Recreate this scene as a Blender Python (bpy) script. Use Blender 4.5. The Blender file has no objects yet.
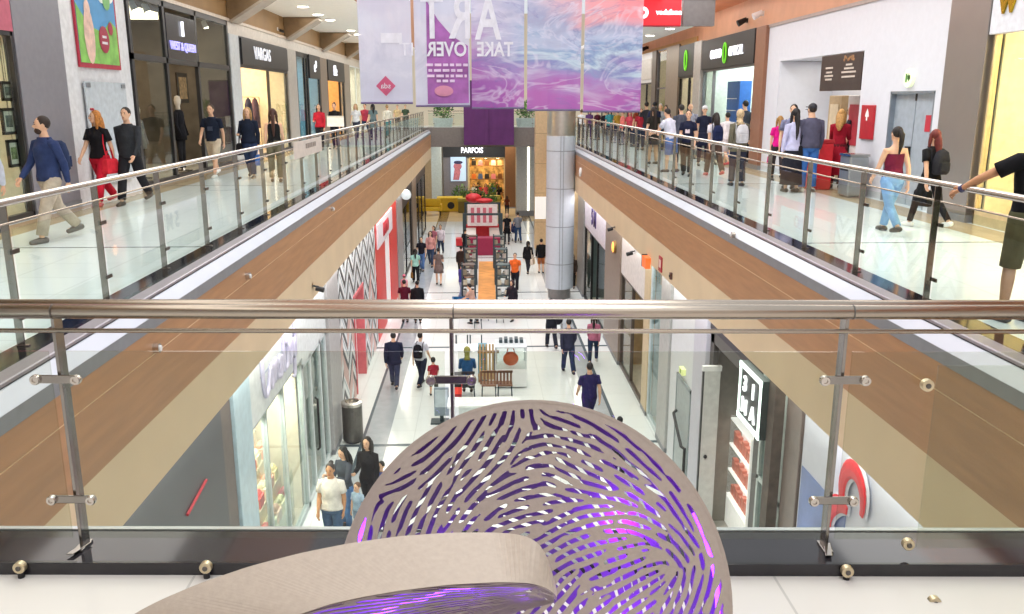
SKY_E, GAL_E, FRONT_E, WORLD_E, EXPO, GFILL_E = 5800, 700, 125, 0.9, -0.12, 430
import bpy, math, random
import numpy as np
from mathutils import Vector, Matrix
random.seed(7)
SC = bpy.context.scene
COL = SC.collection
R = math.radians
PI = math.pi
GZ = -6.6                      # ground floor level; upper floor is z = 0
XL, XR = -3.36, 4.08           # atrium fascia faces
WL, WR = -7.8, 8.2             # upper shop walls
SL, SR = -3.8, 4.6             # ground shop walls

# ------------------------------------------------------------------ camera maths (surveying the photograph)
CP, CPSI, CF, CZ = R(13.6), R(2.08), 857.0, 2.0
def ray(px, py):
    x = (px - 512) / CF; y = (307 - py) / CF
    f = math.cos(CP) + y * math.sin(CP); z = -math.sin(CP) + y * math.cos(CP)
    return (x * math.cos(CPSI) + f * math.sin(CPSI), -x * math.sin(CPSI) + f * math.cos(CPSI), z)
def on_x(px, py, X):
    r = ray(px, py); t = X / r[0]; return Vector((X, r[1] * t, CZ + r[2] * t))
def on_y(px, py, Y):
    r = ray(px, py); t = Y / r[1]; return Vector((r[0] * t, Y, CZ + r[2] * t))
def on_z(px, py, Z):
    r = ray(px, py); t = (Z - CZ) / r[2]; return Vector((r[0] * t, r[1] * t, Z))

# ------------------------------------------------------------------ materials
def lin(c):
    c = c / 255.0
    return c / 12.92 if c <= 0.04045 else ((c + 0.055) / 1.055) ** 2.4
def rgb(h):
    h = h.lstrip('#')
    return tuple(lin(int(h[i:i + 2], 16)) for i in (0, 2, 4)) + (1.0,)
MATS = {}
def mat(h, rough=0.5, metal=0.0, var=0.06, scale=8.0, emit=None, estr=0.0, spec=0.5, stretch=None, bump=0.0):
    key = (h, rough, metal, var, scale, emit, estr, spec, stretch, bump)
    if key in MATS: return MATS[key]
    m = bpy.data.materials.new('m_' + h.lstrip('#')); m.use_nodes = True
    nt = m.node_tree; b = nt.nodes['Principled BSDF']
    b.inputs['Roughness'].default_value = rough; b.inputs['Metallic'].default_value = metal
    b.inputs['Specular IOR Level'].default_value = spec
    c = rgb(h)
    tc = nt.nodes.new('ShaderNodeTexCoord'); no = nt.nodes.new('ShaderNodeTexNoise'); no.inputs['Scale'].default_value = scale
    no.inputs['Detail'].default_value = 4
    if stretch:
        mp = nt.nodes.new('ShaderNodeMapping'); mp.inputs['Scale'].default_value = stretch
        nt.links.new(tc.outputs['Object'], mp.inputs['Vector']); nt.links.new(mp.outputs['Vector'], no.inputs['Vector'])
    else:
        nt.links.new(tc.outputs['Object'], no.inputs['Vector'])
    rp = nt.nodes.new('ShaderNodeValToRGB')
    rp.color_ramp.elements[0].position = 0.3; rp.color_ramp.elements[1].position = 0.7
    rp.color_ramp.elements[0].color = tuple(max(0, x * (1 - var * 2)) for x in c[:3]) + (1,)
    rp.color_ramp.elements[1].color = tuple(min(1, x * (1 + var)) for x in c[:3]) + (1,)
    nt.links.new(no.outputs['Fac'], rp.inputs['Fac']); nt.links.new(rp.outputs['Color'], b.inputs['Base Color'])
    if bump:
        bm = nt.nodes.new('ShaderNodeBump'); bm.inputs['Strength'].default_value = bump; bm.inputs['Distance'].default_value = 0.03 if bump >= 1 else 0.01
        nt.links.new(no.outputs['Fac'], bm.inputs['Height']); nt.links.new(bm.outputs['Normal'], b.inputs['Normal'])
    if emit:
        b.inputs['Emission Color'].default_value = rgb(emit); b.inputs['Emission Strength'].default_value = estr
    MATS[key] = m
    return m
def cloth(h): return mat(h, 0.85, 0, 0.12, 7.0, spec=0.2, bump=1.0)
def glass_mat(tint='#e6f2ee', ior=1.45, facing=0.0):
    key = ('glass', tint, ior)
    if key in MATS: return MATS[key]
    m = bpy.data.materials.new('m_glass'); m.use_nodes = True; nt = m.node_tree
    nt.nodes.remove(nt.nodes['Principled BSDF']); out = nt.nodes['Material Output']
    t = nt.nodes.new('ShaderNodeBsdfTransparent'); g = nt.nodes.new('ShaderNodeBsdfGlossy'); g.inputs['Roughness'].default_value = 0.02
    fr = nt.nodes.new('ShaderNodeFresnel'); fr.inputs['IOR'].default_value = ior
    tc = nt.nodes.new('ShaderNodeTexCoord'); no = nt.nodes.new('ShaderNodeTexNoise'); no.inputs['Scale'].default_value = 3
    rp = nt.nodes.new('ShaderNodeValToRGB'); c = rgb(tint)
    rp.color_ramp.elements[0].color = tuple(x * 0.97 for x in c[:3]) + (1,); rp.color_ramp.elements[1].color = c
    nt.links.new(tc.outputs['Object'], no.inputs['Vector']); nt.links.new(no.outputs['Fac'], rp.inputs['Fac'])
    nt.links.new(rp.outputs['Color'], t.inputs['Color'])
    mx = nt.nodes.new('ShaderNodeMixShader')
    ge = nt.nodes.new('ShaderNodeNewGeometry'); sb = nt.nodes.new('ShaderNodeMath'); sb.operation = 'MULTIPLY_ADD'; sb.inputs[1].default_value = -1; sb.inputs[2].default_value = 1
    ml = nt.nodes.new('ShaderNodeMath'); ml.operation = 'MULTIPLY'   # only the outer face mirrors
    nt.links.new(ge.outputs['Backfacing'], sb.inputs[0]); nt.links.new(sb.outputs[0], ml.inputs[0]); nt.links.new(fr.outputs['Fac'], ml.inputs[1])
    nt.links.new(ml.outputs[0], mx.inputs['Fac']); nt.links.new(t.outputs[0], mx.inputs[1]); nt.links.new(g.outputs[0], mx.inputs[2])
    nt.links.new(mx.outputs[0], out.inputs['Surface'])
    MATS[key] = m
    return m
GLASS = glass_mat('#f8fefc'); GLASS_FRONT = glass_mat('#f5f7f2'); GLASS_SHOP = glass_mat('#f4faf8')
STEEL = mat('#cfc8c0', 0.22, 1.0, 0.04, 30, stretch=(1, 1, 14))
STEEL_WARM = mat('#bcb0a2', 0.27, 1.0, 0.03, 3, stretch=(.3, 20, 20))
STEEL_POST = mat('#9a9590', 0.18, 1.0, 0.06, 12)
STEEL_DARK = mat('#6b6763', 0.3, 1.0, 0.08, 12)
BLACK_GLOSS = mat('#17181c', 0.08, 0, 0.1, 6)
BLACK = mat('#16161a', 0.45, 0, 0.1)
CHAR = mat('#3c3e43', 0.45, 0, 0.08, 3)
WHITE = mat('#f0f1f2', 0.4, 0, 0.02, 3)
WHITE_GLOSS = mat('#d3d7e2', 0.18, 0, 0.02, 2)
WOOD = mat('#b2845c', 0.42, 0, 0.07, 2.2, stretch=(6, 0.5, 6), spec=0.4)
BEIGE = mat('#dcc5a3', 0.55, 0, 0.03, 1.2)
GREYP = mat('#84878d', 0.45, 0, 0.04)

# ------------------------------------------------------------------ mesh builder
def frame(d):
    d = Vector(d).normalized()
    a = Vector((0, 0, 1)) if abs(d.z) < 0.9 else Vector((1, 0, 0))
    u = d.cross(a).normalized(); return u, d.cross(u).normalized()
class MB:
    def __init__(s): s.v = []; s.f = []; s.m = []
    def add(s, vs, fs, m=0):
        o = len(s.v); s.v += [tuple(p) for p in vs]
        for f in fs: s.f.append(tuple(i + o for i in f)); s.m.append(m)
    def box(s, x0, x1, y0, y1, z0, z1, m=0, M=None):
        if x0 > x1: x0, x1 = x1, x0
        if y0 > y1: y0, y1 = y1, y0
        if z0 > z1: z0, z1 = z1, z0
        vs = [Vector(p) for p in ((x0, y0, z0), (x1, y0, z0), (x1, y1, z0), (x0, y1, z0), (x0, y0, z1), (x1, y0, z1), (x1, y1, z1), (x0, y1, z1))]
        if M: vs = [M @ p for p in vs]
        s.add(vs, [(0, 3, 2, 1), (4, 5, 6, 7), (0, 1, 5, 4), (1, 2, 6, 5), (2, 3, 7, 6), (3, 0, 4, 7)], m)
        return s
    def cbox(s, c, d, m=0, M=None):
        return s.box(c[0] - d[0] / 2, c[0] + d[0] / 2, c[1] - d[1] / 2, c[1] + d[1] / 2, c[2] - d[2] / 2, c[2] + d[2] / 2, m, M)
    def rings(s, rs, m=0, caps=True):
        n = len(rs[0]); o = len(s.v); vs = [p for r in rs for p in r]; fs = []
        for k in range(len(rs) - 1):
            for i in range(n):
                j = (i + 1) % n; fs.append((k * n + i, k * n + j, (k + 1) * n + j, (k + 1) * n + i))
        if caps: fs.append(tuple(range(n - 1, -1, -1))); fs.append(tuple((len(rs) - 1) * n + i for i in range(n)))
        s.add(vs, fs, m); return s
    def tube(s, pts, r, n=8, m=0, caps=True, flat=1.0, round_ends=False):
        pts = [Vector(p) for p in pts]; L = len(pts)
        rr = list(r) if isinstance(r, (list, tuple)) else [r] * L
        if round_ends:
            d0 = (pts[0] - pts[1]).normalized(); d1 = (pts[-1] - pts[-2]).normalized()
            pts = [pts[0] + d0 * rr[0] * .9, pts[0] + d0 * rr[0] * .6] + pts + [pts[-1] + d1 * rr[-1] * .6, pts[-1] + d1 * rr[-1] * .9]
            rr = [rr[0] * .35, rr[0] * .8] + rr + [rr[-1] * .8, rr[-1] * .35]; L += 4
        rs = []; pu = None
        for i in range(L):
            d = (pts[min(i + 1, L - 1)] - pts[max(i - 1, 0)])
            if pu is None: u, w = frame(d)
            else:
                d = d.normalized(); u = (pu - d * pu.dot(d))
                u = u.normalized() if u.length > 1e-6 else frame(d)[0]; w = d.cross(u)
            pu = u
            rs.append([pts[i] + (u * math.cos(2 * PI * k / n) + w * math.sin(2 * PI * k / n) * flat) * rr[i] for k in range(n)])
        return s.rings(rs, m, caps)
    def ell(s, c, r, nu=10, nv=7, m=0, M=None):
        c = Vector(c); rs = []
        for j in range(1, nv):
            t = PI * j / nv
            rs.append([Vector((r[0] * math.sin(t) * math.cos(2 * PI * i / nu), r[1] * math.sin(t) * math.sin(2 * PI * i / nu), -r[2] * math.cos(t))) for i in range(nu)])
        vs = [p for q in rs for p in q] + [Vector((0, 0, -r[2])), Vector((0, 0, r[2]))]
        if M: vs = [M @ p for p in vs]
        vs = [p + c for p in vs]; fs = []
        for j in range(nv - 2):
            for i in range(nu):
                k = (i + 1) % nu; fs.append((j * nu + i, j * nu + k, (j + 1) * nu + k, (j + 1) * nu + i))
        B = (nv - 1) * nu
        for i in range(nu):
            k = (i + 1) % nu; fs.append((B, k, i)); fs.append((B + 1, (nv - 2) * nu + i, (nv - 2) * nu + k))
        s.add(vs, fs, m); return s
    def lathe(s, prof, c=(0, 0, 0), n=20, m=0):
        c = Vector(c)
        return s.rings([[c + Vector((r * math.cos(2 * PI * i / n), r * math.sin(2 * PI * i / n), z)) for i in range(n)] for r, z in prof], m)
    def prism(s, poly, vec, m=0):
        poly = [Vector(p) for p in poly]; v = Vector(vec); n = len(poly)
        s.add(poly + [p + v for p in poly], [tuple(range(n - 1, -1, -1)), tuple(range(n, 2 * n))] + [(i, (i + 1) % n, n + (i + 1) % n, n + i) for i in range(n)], m)
        return s
    def quad(s, a, b, c, d, m=0): s.add([a, b, c, d], [(0, 1, 2, 3)], m); return s
    def build(s, name, mats, parent=None, smooth=False, bevel=0.0, loc=None):
        me = bpy.data.meshes.new(name); me.from_pydata(s.v, [], s.f)
        mats = mats if isinstance(mats, (list, tuple)) else [mats]
        for m in mats: me.materials.append(m)
        if len(mats) > 1: me.polygons.foreach_set('material_index', s.m)
        if smooth: me.polygons.foreach_set('use_smooth', [True] * len(s.f))
        me.update()
        o = bpy.data.objects.new(name, me); COL.objects.link(o)
        if parent: o.parent = parent
        if loc is not None: o.location = loc
        if bevel:
            b = o.modifiers.new('bevel', 'BEVEL'); b.width = bevel; b.segments = 2; b.limit_method = 'ANGLE'
        return o
def tag(o, label=None, cat=None, group=None, kind=None):
    if label: o['label'] = label
    if cat: o['category'] = cat
    if group: o['group'] = group
    if kind: o['kind'] = kind
    return o
def thing(name, label, cat, loc=(0, 0, 0), rz=0.0, group=None):
    o = bpy.data.objects.new(name, None); COL.objects.link(o); o.empty_display_size = 0.1
    o.location = loc; o.rotation_euler = (0, 0, rz)
    return tag(o, label, cat, group)
def struct(name, mb, m, **k):
    return tag(mb.build(name, m, **k), kind='structure')
def dup(root, loc, rz=0.0, label=None, group=None):
    r = root.copy(); COL.objects.link(r); r.location = loc; r.rotation_euler = (0, 0, rz)
    if label: r['label'] = label
    if group: r['group'] = group
    for ch in list(root.children):
        c = ch.copy(); COL.objects.link(c); c.parent = r
        for g in list(ch.children):
            d = g.copy(); COL.objects.link(d); d.parent = c
    return r
def text(name, body, size, m, parent, loc, rot, ext=0.006, mirror=False, align='CENTER', sx=1.0, bold=0.0, shear=0.0):
    c = bpy.data.curves.new(name, 'FONT'); c.body = body; c.size = size; c.extrude = ext; c.offset = bold; c.shear = shear
    c.align_x = align; c.align_y = 'CENTER'; c.materials.append(m); c.resolution_u = 3
    o = bpy.data.objects.new(name, c); COL.objects.link(o); o.parent = parent; o.location = loc; o.rotation_euler = rot
    o.scale = ((-sx if mirror else sx), 1, 1)
    return o
RX_L = (R(90), 0, R(90))       # text on a left wall, read from the atrium (faces +X)
RX_R = (R(90), 0, R(-90))      # text on a right wall (faces -X)
RY = (R(90), 0, 0)             # text facing the camera (faces -Y)
# ------------------------------------------------------------------ floors
def grid_floor(name, xs, ys, z, th, pick, mats):
    mb = MB()
    for i in range(len(xs) - 1):
        for j in range(len(ys) - 1):
            mb.quad((xs[i], ys[j], z), (xs[i + 1], ys[j], z), (xs[i + 1], ys[j + 1], z), (xs[i], ys[j + 1], z), pick(i, j))
    mb.box(xs[0], xs[-1], ys[0], ys[-1], z - th, z - 0.004, 0)
    return struct(name, mb, mats)
def tile_mat(h, size, rough, name):
    m = bpy.data.materials.new(name); m.use_nodes = True; nt = m.node_tree; b = nt.nodes['Principled BSDF']
    tc = nt.nodes.new('ShaderNodeTexCoord'); br = nt.nodes.new('ShaderNodeTexBrick')
    br.offset = 0.0; br.inputs['Scale'].default_value = 1.0; br.inputs['Brick Width'].default_value = size; br.inputs['Row Height'].default_value = size
    br.inputs['Mortar Size'].default_value = 0.006
    c = rgb(h); br.inputs['Color1'].default_value = c; br.inputs['Color2'].default_value = tuple(x * 0.965 for x in c[:3]) + (1,)
    br.inputs['Mortar'].default_value = tuple(x * 0.72 for x in c[:3]) + (1,)
    nt.links.new(tc.outputs['Object'], br.inputs['Vector']); nt.links.new(br.outputs['Color'], b.inputs['Base Color'])
    b.inputs['Roughness'].default_value = rough
    return m
FLOOR_W = tile_mat('#e9eeee', 0.9, 0.12, 'm_floor_tiles')
FLOOR_F = tile_mat('#d8d4cf', 1.25, 0.28, 'm_floor_front')
FLOOR_G = mat('#aab0b6', 0.2, 0, 0.05, 4)
FLOOR_D = mat('#55636b', 0.2, 0, 0.05, 4)
FLOOR_B = mat('#b7a183', 0.2, 0, 0.05, 2)
FLOOR_WARM = mat('#e8cfa6', 0.25, 0, 0.05, 2)
def lines(a, b, first, step, w):
    ys = [a]; y = first
    while y < b: ys += [y - w / 2, y + w / 2]; y += step
    return ys + [b]
# ground
gx = [-7, -3.16, -3.08, -2.46, 3.05, 3.58, 3.68, 8.5]
gy = lines(2, 62, 20.6, 8.9, 0.16)
def gpick(i, j):
    if j % 2 == 1: return 2
    return {0: 0, 1: 2, 2: 1, 3: 0, 4: 1, 5: 2, 6: 0}[i]
grid_floor('floor', gx, gy, GZ, 0.3, gpick, [FLOOR_W, FLOOR_G, FLOOR_D])
grid_floor('floor_far', gx, [62, 90], GZ, .3, lambda i, j: {0: 0, 1: 2, 2: 1, 3: 0, 4: 1, 5: 2, 6: 0}[i], [FLOOR_WARM, mat('#8c7450', .25), mat('#4a4038', .25)])
# upper left and right galleries
uy = lines(-3, 59.5, 3.1, 8.9, 0.06)
grid_floor('floor_left', [-11, WL + .1, WL + .75, XL - .55], uy, 0, 0.5, lambda i, j: 2 if j % 2 else (0, 1, 0)[i], [FLOOR_W, FLOOR_B, FLOOR_D])
grid_floor('floor_right', [XR + .55, WR - .75, WR - .1, 12], uy, 0, 0.5, lambda i, j: 2 if j % 2 else (0, 1, 0)[i], [FLOOR_W, FLOOR_B, FLOOR_D])
# front platform
FA = R(-2.3)
FRONT = Matrix.Translation((0, 3.45, 0)) @ Matrix.Rotation(FA, 4, 'Z')
mb = MB(); mb.box(XL - .55, XR + .55, -6.3, -0.12, -0.5, 0, 0, FRONT); struct('floor_front', mb, FLOOR_F)
mb = MB(); mb.box(-4.2, 4.9, -0.12, 0.172, -0.5, 0.056, 0, FRONT); struct('trim_front_kerb', mb, mat('#2c2a2e', 0.07, 0, 0.1, 5), bevel=0.004)
mb = MB(); mb.box(-4.2, 4.9, 0.172, 0.20, -0.5, 0.062, 0, FRONT); struct('trim_front_edge', mb, mat('#c9cdd0', 0.3, 0.6, 0.04))
mb = MB(); mb.box(-4.2, 4.9, 0.10, 0.2, -1.9, -0.5, 0, FRONT); struct('wall_front_fascia', mb, BEIGE)

# ------------------------------------------------------------------ atrium edges (kerb, ledge, fascia)
def edge(side, X, y0, y1):
    s = -1 if side == 'left' else 1     # outward direction
    x = lambda o: X + s * o
    def pr(pts, name, m):
        mb = MB(); mb.prism([(x(o), y0, z) for o, z in pts], (0, y1 - y0, 0)); return struct(name, mb, m)
    pr([(.55, .0), (.26, .0), (.26, -.5), (.55, -.5)], 'trim_%s_black_strip' % side, BLACK_GLOSS)
    pr([(.26, .012), (.115, .012), (.105, .004), (.105, -.02), (.26, -.02)], 'trim_%s_kerb' % side, mat('#9a9298', 0.35, 0.2, 0.05, 3))
    pr([(.26, -.02), (.115, -.02), (.115, -.04), (.26, -.04)], 'trim_%s_gap' % side, BLACK)
    pr([(.26, -.034), (.10, -.036), (.0, -.15), (.0, -.17), (.26, -.17)], 'trim_%s_ledge' % side, WHITE_GLOSS)
    pr([(.26, -.17), (-.005, -.152), (-.005, -.28), (.26, -.28)], 'trim_%s_lip' % side, GREYP)
    mb = MB()
    for (a, b) in ((-.28, -.53), (-.545, -1.17)):
        mb.prism([(x(.30), y0, a), (x(0), y0, a), (x(0), y0, b), (x(.30), y0, b)], (0, y1 - y0, 0), 0)
    mb.prism([(x(.30), y0, -.53), (x(.004), y0, -.53), (x(.004), y0, -.545), (x(.30), y0, -.545)], (0, y1 - y0, 0), 1)
    struct('wall_%s_fascia' % side, mb, [WOOD, mat('#e6c8a0', 0.4)])
    pr([(.5, -1.17), (.0, -1.17), (.0, -1.86), (.5, -1.86)], 'wall_%s_bulkhead' % side, BEIGE)
edge('left', XL, 3.6, 59.5)
edge('right', XR, 3.4, 59.5)
struct('ceiling_left_ground', MB().box(-7, XL - .5, 3, 59.5, -1.95, -1.80), WHITE)
struct('ceiling_right_ground', MB().box(XR + .5, 8.5, 3, 59.5, -1.95, -1.80), WHITE)

# ------------------------------------------------------------------ railings
def clamp(parent, x, z, dy, hw=0.085, rr=0.022):
    mb = MB(); mb.box(x - hw, x + hw, dy - .012, dy + .0, z - .018, z + .018)
    c = mb.build('clamp', STEEL_POST, parent, bevel=0.003)
    for sx in (-1, 1):
        b = MB(); b.rings([[(x + sx * hw + r_ * math.cos(2 * PI * k / 18), yy, z + r_ * math.sin(2 * PI * k / 18)) for k in range(18)] for r_, yy in ((rr * .9, dy + .0), (rr, dy - .008), (rr, dy - .022), (rr * .85, dy - .028), (rr * .45, dy - .028), (rr * .40, dy - .022))])
        b.build('clamp_button', STEEL, c)
def railing(name, label, origin, rz, L, posts, hr, two_rails, mid_dz, glass_m, glass_top, base_z, detail, glass_bot=0.06, top=1.15, rail_m=STEEL_WARM):
    t = thing(name, label, 'railing', origin, rz)
    mb = MB(); mb.tube([(0, 0, top), (L, 0, top)], hr, 16)
    h = mb.build('handrail', rail_m, t, smooth=True)
    if two_rails:
        mb = MB(); mb.tube([(0, .10, top), (L, .10, top)], hr * .9, 14); mb.build('handrail', rail_m, t, smooth=True)
        for p in posts: MB().tube([(p + .01, 0, top), (p + .016, 0, top)], hr * 1.02, 16).build('joint_ring', STEEL_DARK, h)
    mb = MB(); mb.tube([(0, 0.0, top - mid_dz), (L, 0.0, top - mid_dz)], .0095, 10); mb.build('mid_rail', STEEL_WARM, t, smooth=True)
    for p in posts:
        mb = MB()
        mb.box(p - .007, p + .007, .005, .07, base_z, top - hr * .6, 0)
        mb.box(p - .02, p + .02, -.03, .07, base_z, base_z + .012, 0)
        if detail: mb.prism([(p - .03, -.07, base_z + .012), (p + .0, -.07, base_z + .012), (p + .03, .04, base_z + .012), (p + .0, .04, base_z + .012)], (0, 0, .004), 0)
        po = mb.build('post', STEEL_POST, t, bevel=0.0015)
        for z in (base_z + .25, base_z + .80):
            if detail: clamp(po, p, z, -.012)
            else:
                b = MB(); b.box(p - .06, p + .06, -.025, -.008, z - .018, z + .018); b.build('clamp', STEEL_DARK, po)
    edges = [0.0] + list(posts) + [L]
    for a, b in zip(edges[:-1], edges[1:]):
        if b - a < .1: continue
        mb = MB(); mb.box(a + .028, b - .028, -.008, .002, base_z + glass_bot, glass_top)
        mb.build('glass_pane', glass_m, t)
    return t
def fpt(px, py, z):                     # front frame x of a pixel at height z
    r = ray(px, py); o = FRONT.inverted() @ Vector((0, 0, CZ)); d = (FRONT.to_3x3().inverted() @ Vector(r)); k = -o.y / d.y
    return o.x + d.x * k, o.z + d.z * k
px0 = [fpt(67, 440, 0)[0], fpt(452, 400, 0)[0], fpt(837, 440, 0)[0]]
step = (px0[2] - px0[0]) / 2
fx0 = -3.75
fo = FRONT @ Vector((fx0, 0, 0))
railing('railing', 'front steel and glass railing across the void, double handrail, right before the viewer', fo, FA, 8.3,
        [px0[0] - step - fx0, px0[0] - fx0, px0[1] - fx0, px0[2] - fx0, px0[2] + step - fx0], .031, True, .083, GLASS_FRONT, .975, .056, True, top=1.146)
XPL, XPR = XL - .45, XR + .42
railing('railing', 'long steel and glass railing along the left upper gallery', (XPL, 3.4, 0), R(90), 56, [6.9 - 3.4 - 1.68 * 2 + 1.68 * k + .13 for k in range(34)], .032, False, .17, GLASS, .98, .0, False, top=1.2, rail_m=STEEL)
tR = railing('railing', 'long steel and glass railing along the right upper gallery', (XPR, 3.2, 0), R(90), 56, [8.24 - 3.2 - 1.66 * 3 + 1.66 * k for k in range(34)], .032, False, .17, GLASS, .98, .0, False, top=1.2, rail_m=STEEL)
# joints of the side rails on the front rail
# point fixings at the front kerb and the extra pane on the right
def puck(px, py, lab, y):
    r = ray(px, py); o = FRONT.inverted() @ Vector((0, 0, CZ)); d = FRONT.to_3x3().inverted() @ Vector(r); k = (y - o.y) / d.y
    p = FRONT @ (o + d * k)
    t = thing('glass_fixing', lab, 'glass fixing', p, FA)
    mb = MB(); mb.tube([(0, -.014, 0), (0, .014, 0)], .026, 18); mb.tube([(0, -.02, 0), (0, -.013, 0)], .012, 8, 1)
    mb.build('disc', [mat('#d8c8a8', 0.3, 0.8), STEEL_DARK], t, bevel=.003)
    return t, p
for (a, b, lab, y) in ((20, 567, 'round steel glass fixing on the front kerb, at the far left end', -.14), (206, 567, 'round steel glass fixing on the front kerb above the taupe bench shell', -.14),
                       (847, 571, 'round steel glass fixing on the front kerb just under the right railing post', -.14), (934, 602, 'round steel glass fixing standing on the pale floor tiles at the lower right', -.30)):
    t, p = puck(a, b, lab, y)
    mb = MB(); mb.tube([(0, .0, -.02), (0, .0, max(-p.z, -.075) if b > 590 else -.055)], .014, 10); mb.build('foot', BLACK, t)
for (a, b, lab) in ((927, 385, 'round steel fixing near the top of the side glass pane'), (908, 544, 'round steel fixing near the bottom of the side glass pane')):
    puck(a, b, lab, -.05)
xa = fpt(922, 450, 0)[0]
mb = MB(); mb.box(xa, 4.6, -.055, -.045, .10, .93, 0, FRONT)
tag(mb.build('glass_screen', GLASS_FRONT), 'clear glass screen with two round fixings before the railing, far right end', 'glass screen')
# ------------------------------------------------------------------ fingerprint pattern
def fingerprint(n, samples, wl, seed, iters=14):
    """oriented-filter growth of dashes; samples: (u, v, angle_deg) in 0..1 plate coordinates"""
    rng = np.random.RandomState(seed)
    g = (np.arange(n) + .5) / n; V, U = np.meshgrid(g, g, indexing='ij')
    c2 = np.zeros((n, n)); s2 = np.zeros((n, n))
    for (u, v, a) in samples:
        w = 1.0 / ((U - u) ** 2 + (V - v) ** 2 + 4e-4) ** 1.6
        c2 += w * math.cos(2 * R(a)); s2 += w * math.sin(2 * R(a))
    th = 0.5 * np.arctan2(s2, c2)
    fx = np.fft.fftfreq(n)
    FX, FY = np.meshgrid(fx, fx); K = 24
    img = rng.randn(n, n); f0 = 1.0 / wl
    ks = []
    for k in range(K):
        a = PI * k / K                                  # dash direction; wave vector is normal to it
        ca, sa = math.cos(a), math.sin(a)
        along = FX * ca + FY * sa; across = -FX * sa + FY * ca
        H = np.exp(-(along ** 2) / (2 * (f0 * .17) ** 2)) * (np.exp(-((across - f0) ** 2) / (2 * (f0 * .30) ** 2)) + np.exp(-((across + f0) ** 2) / (2 * (f0 * .30) ** 2)))
        ks.append(H)
    idx = np.round((th % PI) / PI * K).astype(int) % K
    for it in range(iters):
        F = np.fft.fft2(img); out = np.zeros((n, n))
        for k in range(K):
            msk = idx == k
            if msk.any(): out[msk] = np.real(np.fft.ifft2(F * ks[k]))[msk]
        out /= out.std() + 1e-9
        img = np.tanh(out * 1.4)
    # break the ridges into dashes
    B = np.zeros((n, n)); nz = rng.randn(n, n); F = np.fft.fft2(nz)
    for k in range(K):
        a = PI * k / K; ca, sa = math.cos(a), math.sin(a)
        along = FX * ca + FY * sa; across = -FX * sa + FY * ca
        H = np.exp(-((np.abs(along) - f0 * .21) ** 2) / (2 * (f0 * .10) ** 2)) * np.exp(-(np.abs(across) - f0 * .5) ** 2 / (2 * (f0 * .35) ** 2))
        msk = idx == k
        if msk.any(): B[msk] = np.real(np.fft.ifft2(F * H))[msk]
    B /= B.std() + 1e-9
    # a little blur
    F = np.fft.fft2(img * 1.0 - .06 - 1.1 * np.clip(B - .45, 0, 1.2))
    return np.real(np.fft.ifft2(F * np.exp(-(FX ** 2 + FY ** 2) / (2 * .16 ** 2))))
def plate_mesh(field, inside, mapf, thick):
    """sheet with real slots: keeps cells where the field is negative (marching squares); mapf(u,v)->(point, normal)"""
    n = field.shape[0]
    S = np.maximum(field, inside)                      # solid where S < 0
    vid = {}; vs = []; fs = []
    def vert(key, u, v):
        i = vid.get(key)
        if i is None: i = len(vs); vid[key] = i; vs.append((u, v))
        return i
    def corner(i, j): return vert(('c', i, j), (i + .5) / n, (j + .5) / n)
    def cut(i, j, k, l):
        a, b = S[j, i], S[l, k]
        if (k, l) < (i, j): i, j, k, l, a, b = k, l, i, j, b, a
        t = min(.98, max(.02, a / (a - b)))
        return vert(('e', i, j, k, l), (i + .5 + (k - i) * t) / n, (j + .5 + (l - j) * t) / n)
    neg = S < 0
    for j in range(n - 1):
        for i in range(n - 1):
            q = (neg[j, i], neg[j, i + 1], neg[j + 1, i + 1], neg[j + 1, i])
            if not any(q): continue
            cs = ((i, j), (i + 1, j), (i + 1, j + 1), (i, j + 1))
            if all(q): fs.append(tuple(corner(*c) for c in cs)); continue
            poly = []
            for k in range(4):
                a, b = cs[k], cs[(k + 1) % 4]
                if q[k]: poly.append(corner(*a))
                if q[k] != q[(k + 1) % 4]: poly.append(cut(a[0], a[1], b[0], b[1]))
            if len(poly) >= 3: fs.append(tuple(poly))
    P = [mapf(u, v) for u, v in vs]
    N = len(P)
    V = [p for p, nn in P] + [p - nn * thick for p, nn in P]
    from collections import Counter
    ec = Counter()
    for f in fs:
        for k in range(len(f)): ec[(f[k], f[(k + 1) % len(f)])] += 1
    F = list(fs) + [tuple(N + i for i in reversed(f)) for f in fs]
    for (a, b) in list(ec):
        if (b, a) not in ec: F.append((b, a, N + a, N + b))
    return V, F
TAUPE = mat('#a3968c', 0.6, 0.0, 0.03, 60, bump=0.1)
TAUPE_BAND = mat('#ada093', 0.6, 0.0, 0.03, 60, bump=0.1)
VIOLET = mat('#6a3fa8', 0.5, emit='#5a10c8', estr=0.0)
LED = mat('#efe0ff', 0.5, emit='#7a2bff', estr=8.0)

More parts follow.
